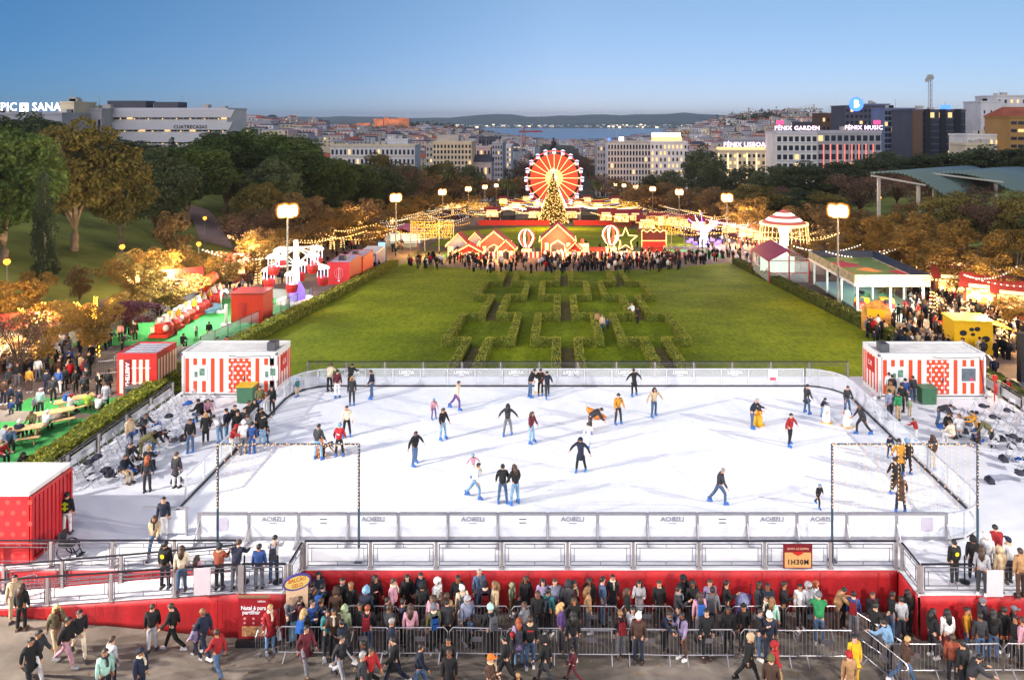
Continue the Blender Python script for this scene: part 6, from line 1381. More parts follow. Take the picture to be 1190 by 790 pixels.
# far shore: lights and pale town
fs = MB()
for i in range(420):
    x = RH.uniform(-3500, 3500); y = RH.uniform(8250, 8600); s = RH.uniform(6, 16); fs.box((x, y, -101 + (y - 8200) * .08 + 6), (s * 2.2, s, s), 0, 1 if RH.random() < .16 else 0)
o = fs.build('far_town', [m_wa['white'], emit('shore_light', '#ffe2b8', 3.0)]); o['kind'] = 'stuff'; o['label'] = 'town lights along the far river shore'
# ================================================================ PEOPLE
m_skin = objcol('skin', .6, .08, 6); m_cloth = objcol('cloth', .88, .3, 5, .55); m_hair = objcol('hair', .6, .35, 14); m_shoe = objcol('shoe', .6, .1, 6)
m_eye = mat('eye_dark', '#1a1412', .4, var=0); m_lip = mat('lip', '#7d4038', .6, var=0)
def skin_mesh(name, V, E, Rr, mats, sub=1):
    me = bpy.data.meshes.new(name); me.from_pydata([tuple(v) for v in V], E, []); o = bpy.data.objects.new(name, me); COL.objects.link(o)
    o.modifiers.new('s', 'SKIN'); sv = me.skin_vertices[0].data
    for i, r in enumerate(Rr): sv[i].radius = (r, r) if not isinstance(r, tuple) else r; sv[i].use_root = (i == 0)
    o.modifiers['s'].use_smooth_shade = True; ss = o.modifiers.new('u', 'SUBSURF'); ss.levels = sub; ss.render_levels = sub
    dg = bpy.context.evaluated_depsgraph_get(); m2 = bpy.data.meshes.new_from_object(o.evaluated_get(dg)); m2.name = name
    bpy.data.objects.remove(o); m2.materials.clear()
    for m in mats: m2.materials.append(m)
    return m2
def rotx(v, a, o): 
    y, z = v[1] - o[1], v[2] - o[2]; c, s = math.cos(a), math.sin(a); return Vector((v[0], o[1] + y * c - z * s, o[2] + y * s + z * c))
D2 = math.radians
# pose: lean fwd, hip pitch L/R, knee flex L/R, shoulder pitch L/R, abduction L/R, elbow L/R, spread, pelvis height
POSES = dict(
    S=dict(hip=(2, -2), knee=(2, 2), sh=(4, -2), ab=(9, 9), el=(12, 10)), F=dict(hip=(3, -4), knee=(4, 3), sh=(32, 10), ab=(8, 10), el=(95, 20)), G=dict(hip=(0, 0), knee=(2, 2), sh=(30, 30), ab=(10, 10), el=(85, 90)),
    W=dict(lean=5, hip=(26, -22), knee=(8, 28), sh=(-22, 24), ab=(8, 8), el=(18, 28)), V=dict(lean=5, hip=(-20, 24), knee=(30, 6), sh=(22, -20), ab=(8, 8), el=(26, 18)),
    K=dict(lean=14, hip=(34, -26), knee=(34, 14), sh=(20, -15), ab=(28, 32), el=(20, 20)), A=dict(lean=6, hip=(12, -6), knee=(14, 10), sh=(8, 4), ab=(52, 48), el=(12, 14), spread=.05), J=dict(lean=8, hip=(10, 8), knee=(12, 10), sh=(12, 14), ab=(18, 20), el=(25, 22), spread=.04),
    L=dict(lean=24, hip=(4, 0), knee=(4, 6), sh=(58, 55), ab=(14, 14), el=(40, 42)), B=dict(lean=62, hip=(4, -4), knee=(18, 12), sh=(66, 60), ab=(8, 10), el=(18, 20)), T=dict(lean=14, hip=(86, 84), knee=(88, 84), sh=(40, 36), ab=(10, 10), el=(50, 45)),
    U=dict(hip=(2, -2), knee=(3, 3), sh=(120, 6), ab=(20, 9), el=(60, 14)))
def build_pose(key):
    p = POSES[key]; lean = D2(p.get('lean', 0)); sp = p.get('spread', 0)
    legs = []
    for s, hp, kn in ((-1, p['hip'][0], p['knee'][0]), (1, p['hip'][1], p['knee'][1])):
        h = Vector((s * .095, 0, 0)); a = D2(hp); k = h + Vector((s * (.015 + sp), -math.sin(a) * .44, -math.cos(a) * .44)); b = a - D2(kn)
        an = k + Vector((s * (.01 + sp * .8), -math.sin(b) * .43, -math.cos(b) * .43)); legs.append((h, k, an))
    zmin = min(l[2].z for l in legs); pel = -zmin + .085; off = Vector((0, 0, pel)); legs = [[q + off for q in l] for l in legs]; pv = Vector((0, 0, pel))
    up = lambda x, y, z: rotx(Vector((x, y, pel + z)), lean, pv)
    sp1, sp2, nk = up(0, 0, .2), up(0, .01, .40), up(0, 0, .535); hb, hm, ht = up(0, -.015, .60), up(0, -.022, .675), up(0, -.01, .76)
    arms = []
    for s, sh, ab, el in ((-1, p['sh'][0], p['ab'][0], p['el'][0]), (1, p['sh'][1], p['ab'][1], p['el'][1])):
        q = up(s * .175, .005, .475); a = D2(sh) - lean * .6; b = D2(ab); d1 = Vector((s * math.sin(b), -math.sin(a) * math.cos(b), -math.cos(a) * math.cos(b)))
        e = q + d1 * .285; a2 = a + D2(el); d2 = Vector((s * math.sin(b) * .5 - s * .12 * math.sin(D2(el)), -math.sin(a2) * math.cos(b), -math.cos(a2) * math.cos(b))).normalized(); w = e + d2 * .25; arms.append((q, e, w, d2))
    # --- the bare body, one surface
    V = [pv, sp1, sp2, nk, hb, hm, ht]; E = [(0, 1), (1, 2), (2, 3), (3, 4), (4, 5), (5, 6)]; Rr = [.125, .12, .13, .055, .075, .093, .06]
    for l in legs:
        n = len(V); V += [l[0] + Vector((0, 0, -.04)), l[1], l[1] * .45 + l[2] * .55, l[2], l[2] + Vector((0, -.11, -.05))]; E += [(0, n), (n, n + 1), (n + 1, n + 2), (n + 2, n + 3), (n + 3, n + 4)]; Rr += [.085, .055, .052, .036, .03]
    for q, e, w, d in arms:
        n = len(V); V += [q, e, w, w + d * .075]; E += [(2, n), (n, n + 1), (n + 1, n + 2), (n + 2, n + 3)]; Rr += [.055, .042, .028, .036]
    body = skin_mesh('person', V, E, Rr, [m_skin, m_eye, m_lip])
    # face and fingers go into the same mesh
    Mh = Matrix.Translation(hm) @ Matrix.Rotation(lean * .55, 4, 'X'); f = MB()
    def hadd(vs, fs, mi): f.add([Mh @ Vector(v) for v in vs], fs, mi)
    hadd([(-.014, -.088, .005), (.014, -.088, .005), (0, -.115, -.022), (0, -.09, .028)], [(0, 2, 3), (2, 1, 3), (0, 1, 2)], 0)
    for s in (-1, 1):
        hadd([(s * .034 - .013, -.095, .018), (s * .034 + .013, -.095, .018), (s * .034 + .013, -.093, .03), (s * .034 - .013, -.093, .03)], [(0, 1, 2, 3)], 1)
        hadd([(s * .094, -.02, .02), (s * .108, .0, .02), (s * .1, .0, -.03), (s * .092, -.015, -.03)], [(0, 1, 2, 3)], 0)
    hadd([(-.022, -.094, -.048), (.022, -.094, -.048), (.02, -.092, -.038), (-.02, -.092, -.038)], [(0, 1, 2, 3)], 2)
    for (q, e, w, d), s in zip(arms, (-1, 1)):
        h0 = w + d * .09; side = d.cross(Vector((0, 0, 1))); side = side.normalized() if side.length > .1 else Vector((0, 1, 0)); cur = side.cross(d)
        for i, L in enumerate((.062, .075, .07, .055)):
            a0 = h0 + side * (-.03 + i * .02); f.tube([a0, a0 + d * L * .6, a0 + d * L * .85 - cur * L * .4], [.010, .009, .007], 5)
        f.tube([w + d * .03 + side * .03, w + d * .06 + side * .06, w + d * .095 + side * .066], [.012, .011, .008], 5)
    import bmesh
    bm = bmesh.new(); bm.from_mesh(body); base_ = len(bm.verts); vs = [bm.verts.new(v) for v in f.v]
    for q, mi in zip(f.f, f.m):
        try: fc = bm.faces.new([vs[i] for i in q]); fc.material_index = mi
        except ValueError: pass
    bm.to_mesh(body); bm.free()
    # --- clothes
    def top(long, puff=1.0):
        V = [pv + (sp1 - pv) * -.45, sp1, sp2 + (sp2 - sp1) * .1, nk - (nk - sp2) * .12]; E = [(0, 1), (1, 2), (2, 3)]; Rr = [.178 * puff, .165 * puff, .168 * puff, .082]
        if long:
            m = (legs[0][1] + legs[1][1]) / 2; n = len(V); V += [pv * .45 + m * .55 + Vector((0, 0, .02)), pv * .1 + m * .9]; E += [(0, n), (n, n + 1)]; Rr[0] = .17; Rr += [.19, .2]
        for q, e, w, d in arms:
            n = len(V); V += [q, e, w + d * .01]; E += [(2, n), (n, n + 1), (n + 1, n + 2)]; Rr += [.085 * puff, .066 * puff, .052]
        return skin_mesh('coat' if long else 'jacket', V, E, Rr, [m_cloth])
    def trousers():
        V = [pv + Vector((0, 0, .06)), pv - Vector((0, 0, .02))]; E = [(0, 1)]; Rr = [.145, .14]
        for l in legs: n = len(V); V += [l[0] + (l[1] - l[0]) * .15, l[1], l[2] + Vector((0, 0, .01))]; E += [(1, n), (n, n + 1), (n + 1, n + 2)]; Rr += [.102, .076, .062]
        return skin_mesh('trousers', V, E, Rr, [m_cloth])
    sh = MB()
    for l in legs:
        a = l[2]; dz = a.z - .085; sh.box((a.x, a.y - .06, dz + .045), (.095, .27, .09), 0, 0, .78)
    sk = MB()
    for l in legs:
        a = l[2]; dz = a.z - .085; sk.box((a.x, a.y - .05, dz + .05), (.088, .25, .11), 0, 0, .8).box((a.x, a.y, dz + .13), (.085, .12, .1), 0, 0, .9).box((a.x, a.y - .05, dz - .03), (.012, .3, .05))
    def me_of(mb, n, m): o = mb.build(n, m); d = o.data; bpy.data.objects.remove(o); return d
    return dict(body=body, jacket=top(False), puffer=top(False, 1.1), coat=top(True), trousers=trousers(), shoes=me_of(sh, 'shoes', m_shoe), skates=me_of(sk, 'skates', m_shoe), head=Mh)
PM = {k: build_pose(k) for k in POSES}
def hair_mesh(kind):
    mb = MB(); n = 12
    def shell(r, front, low, zc=.01, ry=1.12):
        rows = 7; vs = []
        for i in range(rows + 1):
            for k in range(n):
                a = 2 * PI * k / n; th = PI * (.02 + .62 * i / rows) if low else PI * (.02 + (.36 + .27 * (.5 + .5 * math.sin(a)) ** .8 + .02 * math.sin(k * 2.6)) * i / rows); y = r * ry * math.sin(th) * math.sin(a); x = r * math.sin(th) * math.cos(a); z = zc + r * 1.08 * math.cos(th)
                if y < 0 and z < front: z = front + (z - front) * .1; y *= .93
                vs.append((x, y + .008, z))
        fs = [(i * n + k, i * n + (k + 1) % n, (i + 1) * n + (k + 1) % n, (i + 1) * n + k) for i in range(rows) for k in range(n)]; fs.append(tuple(range(n))[::-1]); mb.add(vs, fs)
    if kind == 'short': shell(.106, .058, False)
    if kind == 'bald': shell(.101, .02, False, .004, 1.05)
    if kind in ('long', 'pony'):
        shell(.109, .058, True)
        if kind == 'long': mb.tube([(0, .07, .02), (0, .11, -.1), (0, .12, -.25), (0, .11, -.36)], [.1, .115, .11, .05], 8); [mb.tube([(s * .085, .02, .03), (s * .1, -.01, -.08), (s * .09, -.03, -.2)], [.04, .04, .015], 6) for s in (-1, 1)]
        else: mb.tube([(0, .1, .05), (0, .17, .0), (0, .16, -.2)], [.035, .045, .015], 7)
    if kind == 'hood': shell(.135, .03, True, .0, 1.15); mb.tube([(-.1, -.06, .05), (-.12, -.03, -.08), (0, -.05, -.16), (.12, -.03, -.08), (.1, -.06, .05), (0, -.07, .135), (-.1, -.06, .05)], .03, 6)
    if kind == 'beanie': shell(.122, .04, False, .012); mb.ball((0, .0, .15), .032, 8, 5)
    if kind == 'cap': shell(.117, .045, False); mb.box((0, -.14, .05), (.13, .12, .015))
    o = mb.build({'hood': 'hood', 'beanie': 'knit_hat', 'cap': 'cap'}.get(kind, 'hair'), m_hair if kind in ('short', 'long', 'pony', 'bald') else m_cloth); d = o.data; d.polygons.foreach_set('use_smooth', [True] * len(d.polygons)); bpy.data.objects.remove(o); return d
HM = {k: hair_mesh(k) for k in ('short', 'bald', 'long', 'pony', 'hood', 'beanie', 'cap')}
PAL = dict(black='#0f0f12', charcoal='#292a2f', grey='#66676d', lightgrey='#9a9a9f', white='#d6d4d2', cream='#cfc0a6', beige='#b39c7c', tan='#9a7650', brown='#432d21', navy='#141c30', blue='#24447c', denim='#3f5674', lightblue='#7093b2', red='#98191e', maroon='#541722', pink='#b58592', lilac='#8f80a0', purple='#5a3f77', yellow='#d2a416', mustard='#b07a1e', orange='#cf6a1c', green='#1f7a45', olive='#5d5a34', sage='#8c9a78', mint='#9cc4b4', teal='#2b6a6e', rust='#86402a', lime='#9ab83a', stripes='#7a7f96', camo='#6a6245', khaki='#77704e')
HC = dict(dk='#1c1613', br='#3d2a1d', lb='#7a5836', bl='#b08f5a', gi='#8a4420', gr='#8f8c88', bk='#100e0e')
SKIN = ['#c49478', '#b98465', '#cfa187', '#a9744f', '#7a4e35', '#c99c82']
HN = {'dk': 'dark', 'br': 'brown', 'lb': 'light brown', 'bl': 'blond', 'gi': 'ginger', 'gr': 'grey', 'bk': 'black'}
_sc = MB(); _sc.tube([(.085 * math.cos(a * PI / 5), .02 + .09 * math.sin(a * PI / 5), -.135 + .012 * math.sin(a * 2)) for a in range(11)], .035, 6, cap=False).tube([(.03, -.09, -.15), (.05, -.15, -.28), (.05, -.155, -.4)], [.035, .04, .03], 6)
_o = _sc.build('scarf', m_cloth); SCARF = _o.data; bpy.data.objects.remove(_o)
PEOPLE = []; RP = random.Random(3)
def person(px, hy, pose, rot, hair, hcol, top, tcol, bcol, zone, z=None, small=False, skates=False, x=None, note='', shoe=None):
    s = (RP.uniform(.62, .72) if small else RP.uniform(.95, 1.04)); hs = {'T': 1.33, 'B': 1.35, 'L': 1.62, 'K': 1.66}.get(pose, 1.71)
    if z is not None: d = F * (CH - z - hs * s) / (hy - HY)
    else:
        q = gpt(px, hy + 30)
        for _ in range(12):
            d = F * (CH - g(xat(px, q.y), q.y) - hs * s) / (hy - HY); q = Vector((0, q.y * .5 + d * .5, 0))
        d = q.y
    X = xat(px, d); zz = z if z is not None else g(X, d) + .015
    P = PM[pose]; a = D2(rot + RP.uniform(-14, 14)); body = link('person', P['body']); body.location = (X, d, zz); body.rotation_euler = (0, 0, a); body.scale = (s, s, s)
    if pose == 'T': body.location.z += .0
    sc = RP.choice(SKIN); body.color = (*lin(sc), 1)
    def part(nm, me, col, j=.12):
        o = link(nm, me, body); c = lin(PAL.get(col, col)) if not col.startswith('#') else lin(col); k = 1 + RP.uniform(-j, j); o.color = (*[v * k for v in c], 1); return o
    part('coat' if top == 'c' else 'jacket', P['coat' if top == 'c' else ('puffer' if top == 'p' else 'jacket')], tcol); part('trousers', P['trousers'], bcol)
    if skates: part('skates', P['skates'], '#2a5fa6'); 
    else: part('shoes', P['shoes'], shoe or RP.choice(['black', 'white', 'charcoal', 'lightgrey', 'black', 'brown']))
    if hair in ('hood', 'beanie', 'cap'): h = part({'hood': 'hood', 'beanie': 'knit_hat', 'cap': 'cap'}[hair], HM[hair], hcol if hcol in PAL else tcol)
    else: h = part('hair', HM[hair], HC[hcol])
    h.matrix_local = P['head'] if not small else P['head'] @ Matrix.Scale(1.12, 4)
    if hair not in ('hood',) and RP.random() < .28: sf = part('scarf', SCARF, RP.choice(['beige', 'grey', 'maroon', 'black', 'cream', 'charcoal', 'navy'])); sf.matrix_local = P['head']
    PEOPLE.append(dict(o=body, px=px, top=('long ' if top == 'c' else '') + tcol + (' coat' if top == 'c' else ' jacket'), bot=('jeans' if bcol in ('denim', 'lightblue') else bcol + ' trousers'), small=small, zone=zone, note=note,
                       hair={'hood': (hcol if hcol in PAL else tcol) + ' hood', 'beanie': (hcol if hcol in PAL else tcol) + ' knit hat', 'cap': (hcol if hcol in PAL else tcol) + ' cap', 'bald': 'bald', 'long': 'long %s hair' % HN.get(hcol, ''), 'pony': '%s ponytail' % HN.get(hcol, ''), 'short': 'short %s hair' % HN.get(hcol, '')}[hair]))
    return body
def crowd_rows(txt, zone, z=None, skates=False):
    for row in txt.strip().split(';'):
        f = row.split()
        if not f: continue
        px, hy, pose, rot, hair, hc, top, tc, bc = f[:9]; rest = f[9:]
        person(float(px), float(hy), pose, float(rot), hair, hc, top, tc, bc, zone, z, 'k' in rest, skates and 'n' not in rest)
ZA = g(0, 27) + .015
crowd_rows('''370 665 S 0 long dk j navy black;363 677 S 170 short dk j tan black;375 679 F 150 short bk p black black;390 685 S 180 hood brown j brown black;398 672 F 20 short dk p black black;408 677 S -20 short lb j black charcoal;
425 683 S 160 hood lightblue p navy black;436 669 F 40 long dk j black black;457 673 S 90 short br p pink black;473 668 S 10 long bk p black black;489 666 S -20 short dk j navy black;491 678 S 190 hood black p black black;
508 672 S 60 hood white p white grey;532 669 S 0 short dk j black charcoal;537 681 S 200 cap white p cream white;557 662 S 0 short gr j denim denim;564 677 S 180 beanie black j navy black;575 676 S -60 long lb c beige cream;
595 678 S 60 hood sage p sage olive k;611 670 S 0 long br c black black;631 673 G -10 long dk j lilac denim;637 684 S 150 short dk j teal black;645 673 S 10 short br j stripes maroon;660 676 S 150 hood charcoal p charcoal black;
667 675 S 30 long dk j maroon black;685 672 F -20 long dk j black black;683 682 S 100 long lb j tan grey;700 671 S 110 short bk j denim denim;712 668 S 10 short bk c charcoal grey;729 684 S 90 long br j black black;743 675 G 0 long bk c lightgrey black;
766 675 S 0 short br c black black;788 682 F 90 short dk j charcoal charcoal;794 669 S 30 hood black p black black;805 675 S 0 long dk j black black;813 689 S 190 long br p pink grey;825 674 S 10 short br j lilac black;
828 683 S 170 short dk j grey charcoal;844 675 F 80 short bk c black black;882 676 S 60 short dk p charcoal black;892 678 S 0 short dk j navy black;911 676 F 80 short dk p black black;930 679 S -10 short dk p white black;939 677 S 10 hood lightgrey j lightgrey black;
948 675 S 60 long gi j white grey;972 683 L 80 bald dk j tan brown;979 694 S 20 short dk j black black k;992 688 S 160 short bk j blue lightgrey;1014 688 S -10 bald br c black black;1037 688 S 90 short dk p black denim;1055 686 S 180 long dk j black black''', 'against the red wall', ZA)
crowd_rows('''337 692 F 60 short dk j grey black;348 694 S 120 short br p maroon black;353 708 S 170 long bl j black black;363 697 G 60 short dk j blue navy;373 696 S 150 short br j navy black;381 708 F 30 short dk j teal charcoal;388 707 F -10 long dk p brown black;400 705 S 170 hood sage p sage olive;405 692 S 0 beanie blue p black lightblue k;
419 700 S 0 long dk j black brown;427 704 S 180 short gi j black denim;450 695 S 100 short dk j black black;452 703 S 150 short br j charcoal black;468 697 S 120 short dk j navy black;477 703 S 200 long br j pink charcoal;503 692 S -40 long br j pink grey;513 689 S 60 short br p charcoal black;519 690 S 170 short br p tan black;
504 703 S 190 beanie grey p olive black;519 704 L 200 short dk p charcoal black;543 693 S 20 hood lightgrey p stripes charcoal;547 717 S 150 short dk j denim black k;570 703 F 200 beanie mint p black black;603 692 S 30 short dk j charcoal black k;609 700 U 60 short br j grey charcoal;625 687 S 10 short br p black charcoal;
652 701 S 90 long bl p purple charcoal;667 695 S 0 long br p black black;666 711 S 180 long dk j black charcoal;721 710 S 190 short lb p black grey;736 705 S -20 long bk j white black;742 713 S 170 cap white p brown navy;772 707 L 40 short dk p navy black;793 712 F -70 short dk p lilac brown;821 708 S 0 short dk p black black;
846 705 S -30 long dk c black black;864 702 S 20 beanie black c black black;883 708 F 60 short dk p black denim;891 692 S -60 short dk j black black;894 712 S 160 cap white p navy navy;897 695 S 150 long lb p mint charcoal;952 695 L 170 beanie grey p green denim;1017 701 F 100 short dk p black black;
1034 726 L 200 short dk p lightblue black;1047 694 S 170 short dk j lightgrey navy;1084 708 S 90 long dk p black charcoal;1101 709 S 180 long dk j white maroon;1124 706 S 30 short dk p mustard denim;1142 696 S 80 beanie grey p charcoal black;1139 713 S 170 short dk j charcoal denim;1154 709 S 150 long dk p black denim;
1167 706 S 120 short dk p black black;1178 705 S 60 cap grey p black black;1180 716 S -40 short dk p black charcoal;1189 718 S 200 short br p pink black''', 'between the barriers', ZA)
crowd_rows('''314 703 S 40 short bl c red lightblue;355 724 W 60 short dk c maroon grey;399 719 V 250 short dk j navy white;396 735 W 70 short dk j charcoal lightgrey;424 742 W 280 short dk p black black;430 750 W 60 short br j red black;421 758 S 100 short gr j charcoal charcoal;455 719 S 100 short gr j navy grey;459 738 W 280 short dk c black navy;
487 747 V 90 short dk p navy denim;521 741 S 0 short dk j black black;522 755 S 10 short br c black black;570 761 F 60 cap orange j brown black;588 737 W 260 short bk j black black;596 736 S 240 beanie red p charcoal black k;602 783 S 0 short bl j black black k;603 719 S 180 long gi c lilac lightblue;616 717 S 180 short br p black denim;634 738 W 260 hood black c black charcoal;666 751 W 250 short dk p maroon maroon k;
870 735 W 110 hood beige c black black;900 746 S 40 hood red c red black;896 762 S 160 beanie olive p brown brown;905 772 S 100 beanie red p tan beige k;993 738 S 10 short bk c yellow yellow;987 758 S 190 beanie red c tan white;1052 737 W 90 bald bl p brown denim;1107 738 S 150 short br p rust charcoal;1119 745 S 200 short dk p black black;1128 761 L 90 short bk p charcoal charcoal''', 'walking in front of the barriers', ZA)
crowd_rows('''17 669 S 40 short dk j beige beige;25 680 S 190 long br j black black;43 731 W 80 short dk p charcoal white;35 739 W 70 short dk c black black;65 701 W 60 long bl p camo beige;77 716 W 80 short dk p black pink;92 707 V 40 short dk j black cream;130 741 S 150 short br c lightgrey charcoal;122 755 S 40 short br p mint charcoal;163 755 S 70 beanie navy p navy navy;
177 703 S 200 bald br p black lightgrey;201 700 W 280 short br j black black;237 707 W 250 short lb p navy navy;228 725 W 260 short br p lilac navy k;253 731 W 250 short br j red denim''', 'walking below the left ramp', None)
crowd_rows('''192 630 S 170 short bk p black charcoal;211 635 S 190 long br j cream denim;229 646 S 170 long br j pink pink k;255 633 G 180 beanie charcoal p rust charcoal;274 634 L 180 short br p navy grey;301 633 S 180 short dk p blue grey;318 628 L 200 short bk j lightgrey denim''', 'on the ramp landing', 0)
crowd_rows('''180 597 W 20 long br j beige denim;190 578 S 30 short bk j navy white;78 573 S 180 short bk p black white;70 552 S 90 hood black j teal black k''', 'on the left deck', 0)
crowd_rows('''1109 628 S 190 short bk p black charcoal;1131 624 S 170 hood black p black black;1141 636 S 150 long br j lightgrey charcoal;1147 620 S 160 hood white p white white;1160 616 L 180 short dk p red charcoal;1162 636 S 190 hood beige p beige beige;1172 625 S 180 cap navy p white charcoal;1186 638 S 170 short br p tan brown''', 'on the right deck corner', 0)
crowd_rows('''383 425 L 180 short br p cream black n;392 430 S 180 short dk j maroon white;407 425 L 180 short bk p black black;409 438 S 10 long bl j charcoal charcoal;433 430 J 260 bald br j navy denim;346 440 J 250 beanie lightblue p teal beige k;530 442 K 80 short br j cream purple;504 463 J 40 beanie lightblue p pink purple k;514 474 J 60 pony br j black lightblue;403 471 J 20 short br j cream black;
369 494 J 170 short dk j charcoal lightblue;394 493 J 190 beanie lightblue p red black;482 501 A 60 short dk p black denim;590 470 A 170 long dk j charcoal grey;617 478 J 60 long br j maroon lightblue;550 528 A 200 beanie lightblue j pink white k;552 537 K 70 short dk j white lightblue;584 541 J 180 short bk p black denim;599 541 J 200 long br j black lightblue;
616 430 L 120 short dk p black denim;628 431 L 180 short br p brown black;636 432 K 200 short br p navy charcoal;686 474 B 100 short br p charcoal charcoal;684 492 K 190 short br j white white k;718 457 J 20 beanie charcoal j mustard charcoal;737 429 A 190 short dk c black black;760 450 A 30 long dk j beige denim;675 508 A 330 hood navy c navy black;
874 463 L 60 short gr p navy denim;881 470 J 60 beanie pink j orange orange k;918 480 A 40 short dk j red black;836 543 K 75 bald gr j charcoal denim;951 561 K 20 beanie lightblue j black black k;937 447 J 120 short dk c charcoal denim;955 463 L 80 beanie navy p navy lightblue k;984 448 J 20 short dk j charcoal denim;1002 469 K 280 short br j charcoal charcoal;1034 506 J 0 beanie navy p navy charcoal k;1046 511 J 190 short dk c mustard black;1047 552 J 180 long br c brown navy;1041 533 J 170 short dk c black black;1055 511 J 170 beanie lightblue j black navy;377 513 B 90 short dk j brown black k''', 'skating on the ice', .05, True)
crowd_rows('''1016 458 J 200 beanie pink p white white k;1065 488 L 220 short br p red white k;1084 506 S 200 long br j brown beige;1091 467 B 60 short dk p charcoal denim n;1099 478 T 20 short br p black black n;1137 479 L 250 short dk p mustard brown n;1136 494 T 190 beanie pink p blue denim k n;1152 489 B 240 short gr c olive navy n;1116 482 T 160 short lb p white white n;1107 489 T 200 short br p cream white n''', 'by the right deck chairs', -.02, True)
crowd_rows('''1033 433 S 180 short dk p white black n;1037 436 S 170 short dk j charcoal black n;1047 425 S 10 short dk j red red n k;1052 440 S 180 short bk j blue charcoal n;1061 437 S 190 short dk p charcoal denim n;1034 453 S 180 short dk p stripes charcoal n;1044 456 S 190 short br p green beige n;1057 463 S 190 cap white p sage beige n k;1035 444 S 180 short lb p tan brown n;1048 446 S 170 short dk j black black n;1041 428 S 0 short dk j black red n''', 'at the right container window', -.02)
crowd_rows('''151 484 S 60 short dk p beige denim n;166 480 L 60 short br p charcoal charcoal n;179 498 B 80 short bk p black denim;164 503 B 120 short br p olive olive n;150 513 T 60 short br p charcoal charcoal n;143 527 T 60 short br j navy beige n;171 520 T 180 beanie tan p black black n;171 530 S 190 long gi j charcoal charcoal n;205 526 S 170 short br c charcoal white n;221 487 S 20 short br j black denim;239 480 S 20 long bl c black charcoal n;
233 464 T 240 short bk p black denim;241 462 T 40 short br j pink brown n;255 485 B 230 short bk j white lightblue;263 475 S 260 short dk j navy lightblue''', 'among the left deck chairs', -.02, True)
crowd_rows('''269 494 L 80 hood red p red white n;293 491 S 170 short bk j blue blue;305 481 S 180 short bk p black lightblue;310 491 S 160 short br j brown denim k;273 471 S 10 short dk p black black n;276 478 S 40 short br p black black n;284 474 S 20 short dk j charcoal black n;288 482 S 170 short br p grey black n;296 464 S 0 long dk p black black n;302 462 S 60 short br p blue navy n k;310 456 S 30 short lb p orange black n k;316 449 S 0 long dk p black black n;302 449 S 20 short dk p olive black n;283 489 S 200 beanie white p white grey n;289 466 S 60 short br j charcoal charcoal n;299 474 L 80 short dk p black black n''', 'waiting at the left side boards', -.02, True)
crowd_rows('''4 441 S 180 short dk p brown navy;12 447 S 150 short dk p navy black;22 450 S 170 short dk c navy navy;13 465 S 200 short bl p blue charcoal k;47 452 S 180 cap pink p mint charcoal;68 429 S 10 short lb j blue white;54 430 S 170 short dk p navy navy;34 428 S 190 short br p mustard brown;88 430 S 60 short dk p black black;98 434 S 200 short dk p charcoal black;100 427 S 10 short dk j black black;115 432 G 10 short dk p black black;126 430 S 160 short dk p black black;123 445 S 190 short br c lightgrey black;
102 456 T 200 short dk p lime black;114 460 T 180 cap pink p white black;80 459 T 160 beanie red p white black;38 476 T 20 short br p olive black;53 478 T 190 beanie white p white black;41 460 S 60 short dk p grey black k;21 489 T 210 beanie white p navy black;11 496 T 40 short br p denim black;3 495 T 160 short br p lightgrey black;1 512 T 60 short dk p red black;28 524 T 20 hood black p black black;62 438 S 30 short dk p charcoal black;75 427 S 190 short dk p black black;20 422 S 0 short dk p black grey;10 428 S 80 short br p charcoal black;44 416 S 200 short dk j white grey;31 414 S 20 short dk p navy black;60 413 S 90 short dk j olive black;
100 374 W 20 short dk p black black;63 380 S 180 short dk p black black;41 393 S 0 short dk c black cream;30 394 S 20 short dk c charcoal black;66 399 S 180 cap white j white grey;76 396 S 160 short dk p charcoal black;25 406 S 60 short dk p black black;70 412 S 30 short dk p black black;5 408 S 60 short br p charcoal black;14 400 S 10 short dk p black black;80 405 S 200 short dk j blue white''', 'near the picnic tables', None)
crowd_rows('''694 362 S 10 short br j tan brown;700 366 S 10 short lb p beige denim;706 370 S 20 short dk p blue navy k;736 354 L 200 short bl p white maroon;741 357 S 220 short dk p black black''', 'in the lawn maze', None)
crowd_rows('''151 356 S 180 short dk p black black;157 374 S 0 short dk p black black;140 376 S 20 long dk j pink black;128 384 L 60 short dk p black black;142 388 L 90 short dk p charcoal black;184 343 S 190 short br j teal black;176 347 S 170 short gr j grey black;212 388 T 180 short dk p black black;228 378 S 60 short bl p white black k;243 374 S 190 short dk p black beige;251 392 T 160 short dk p navy black;262 391 T 180 short dk p red black''', 'beside the green play mat', None)
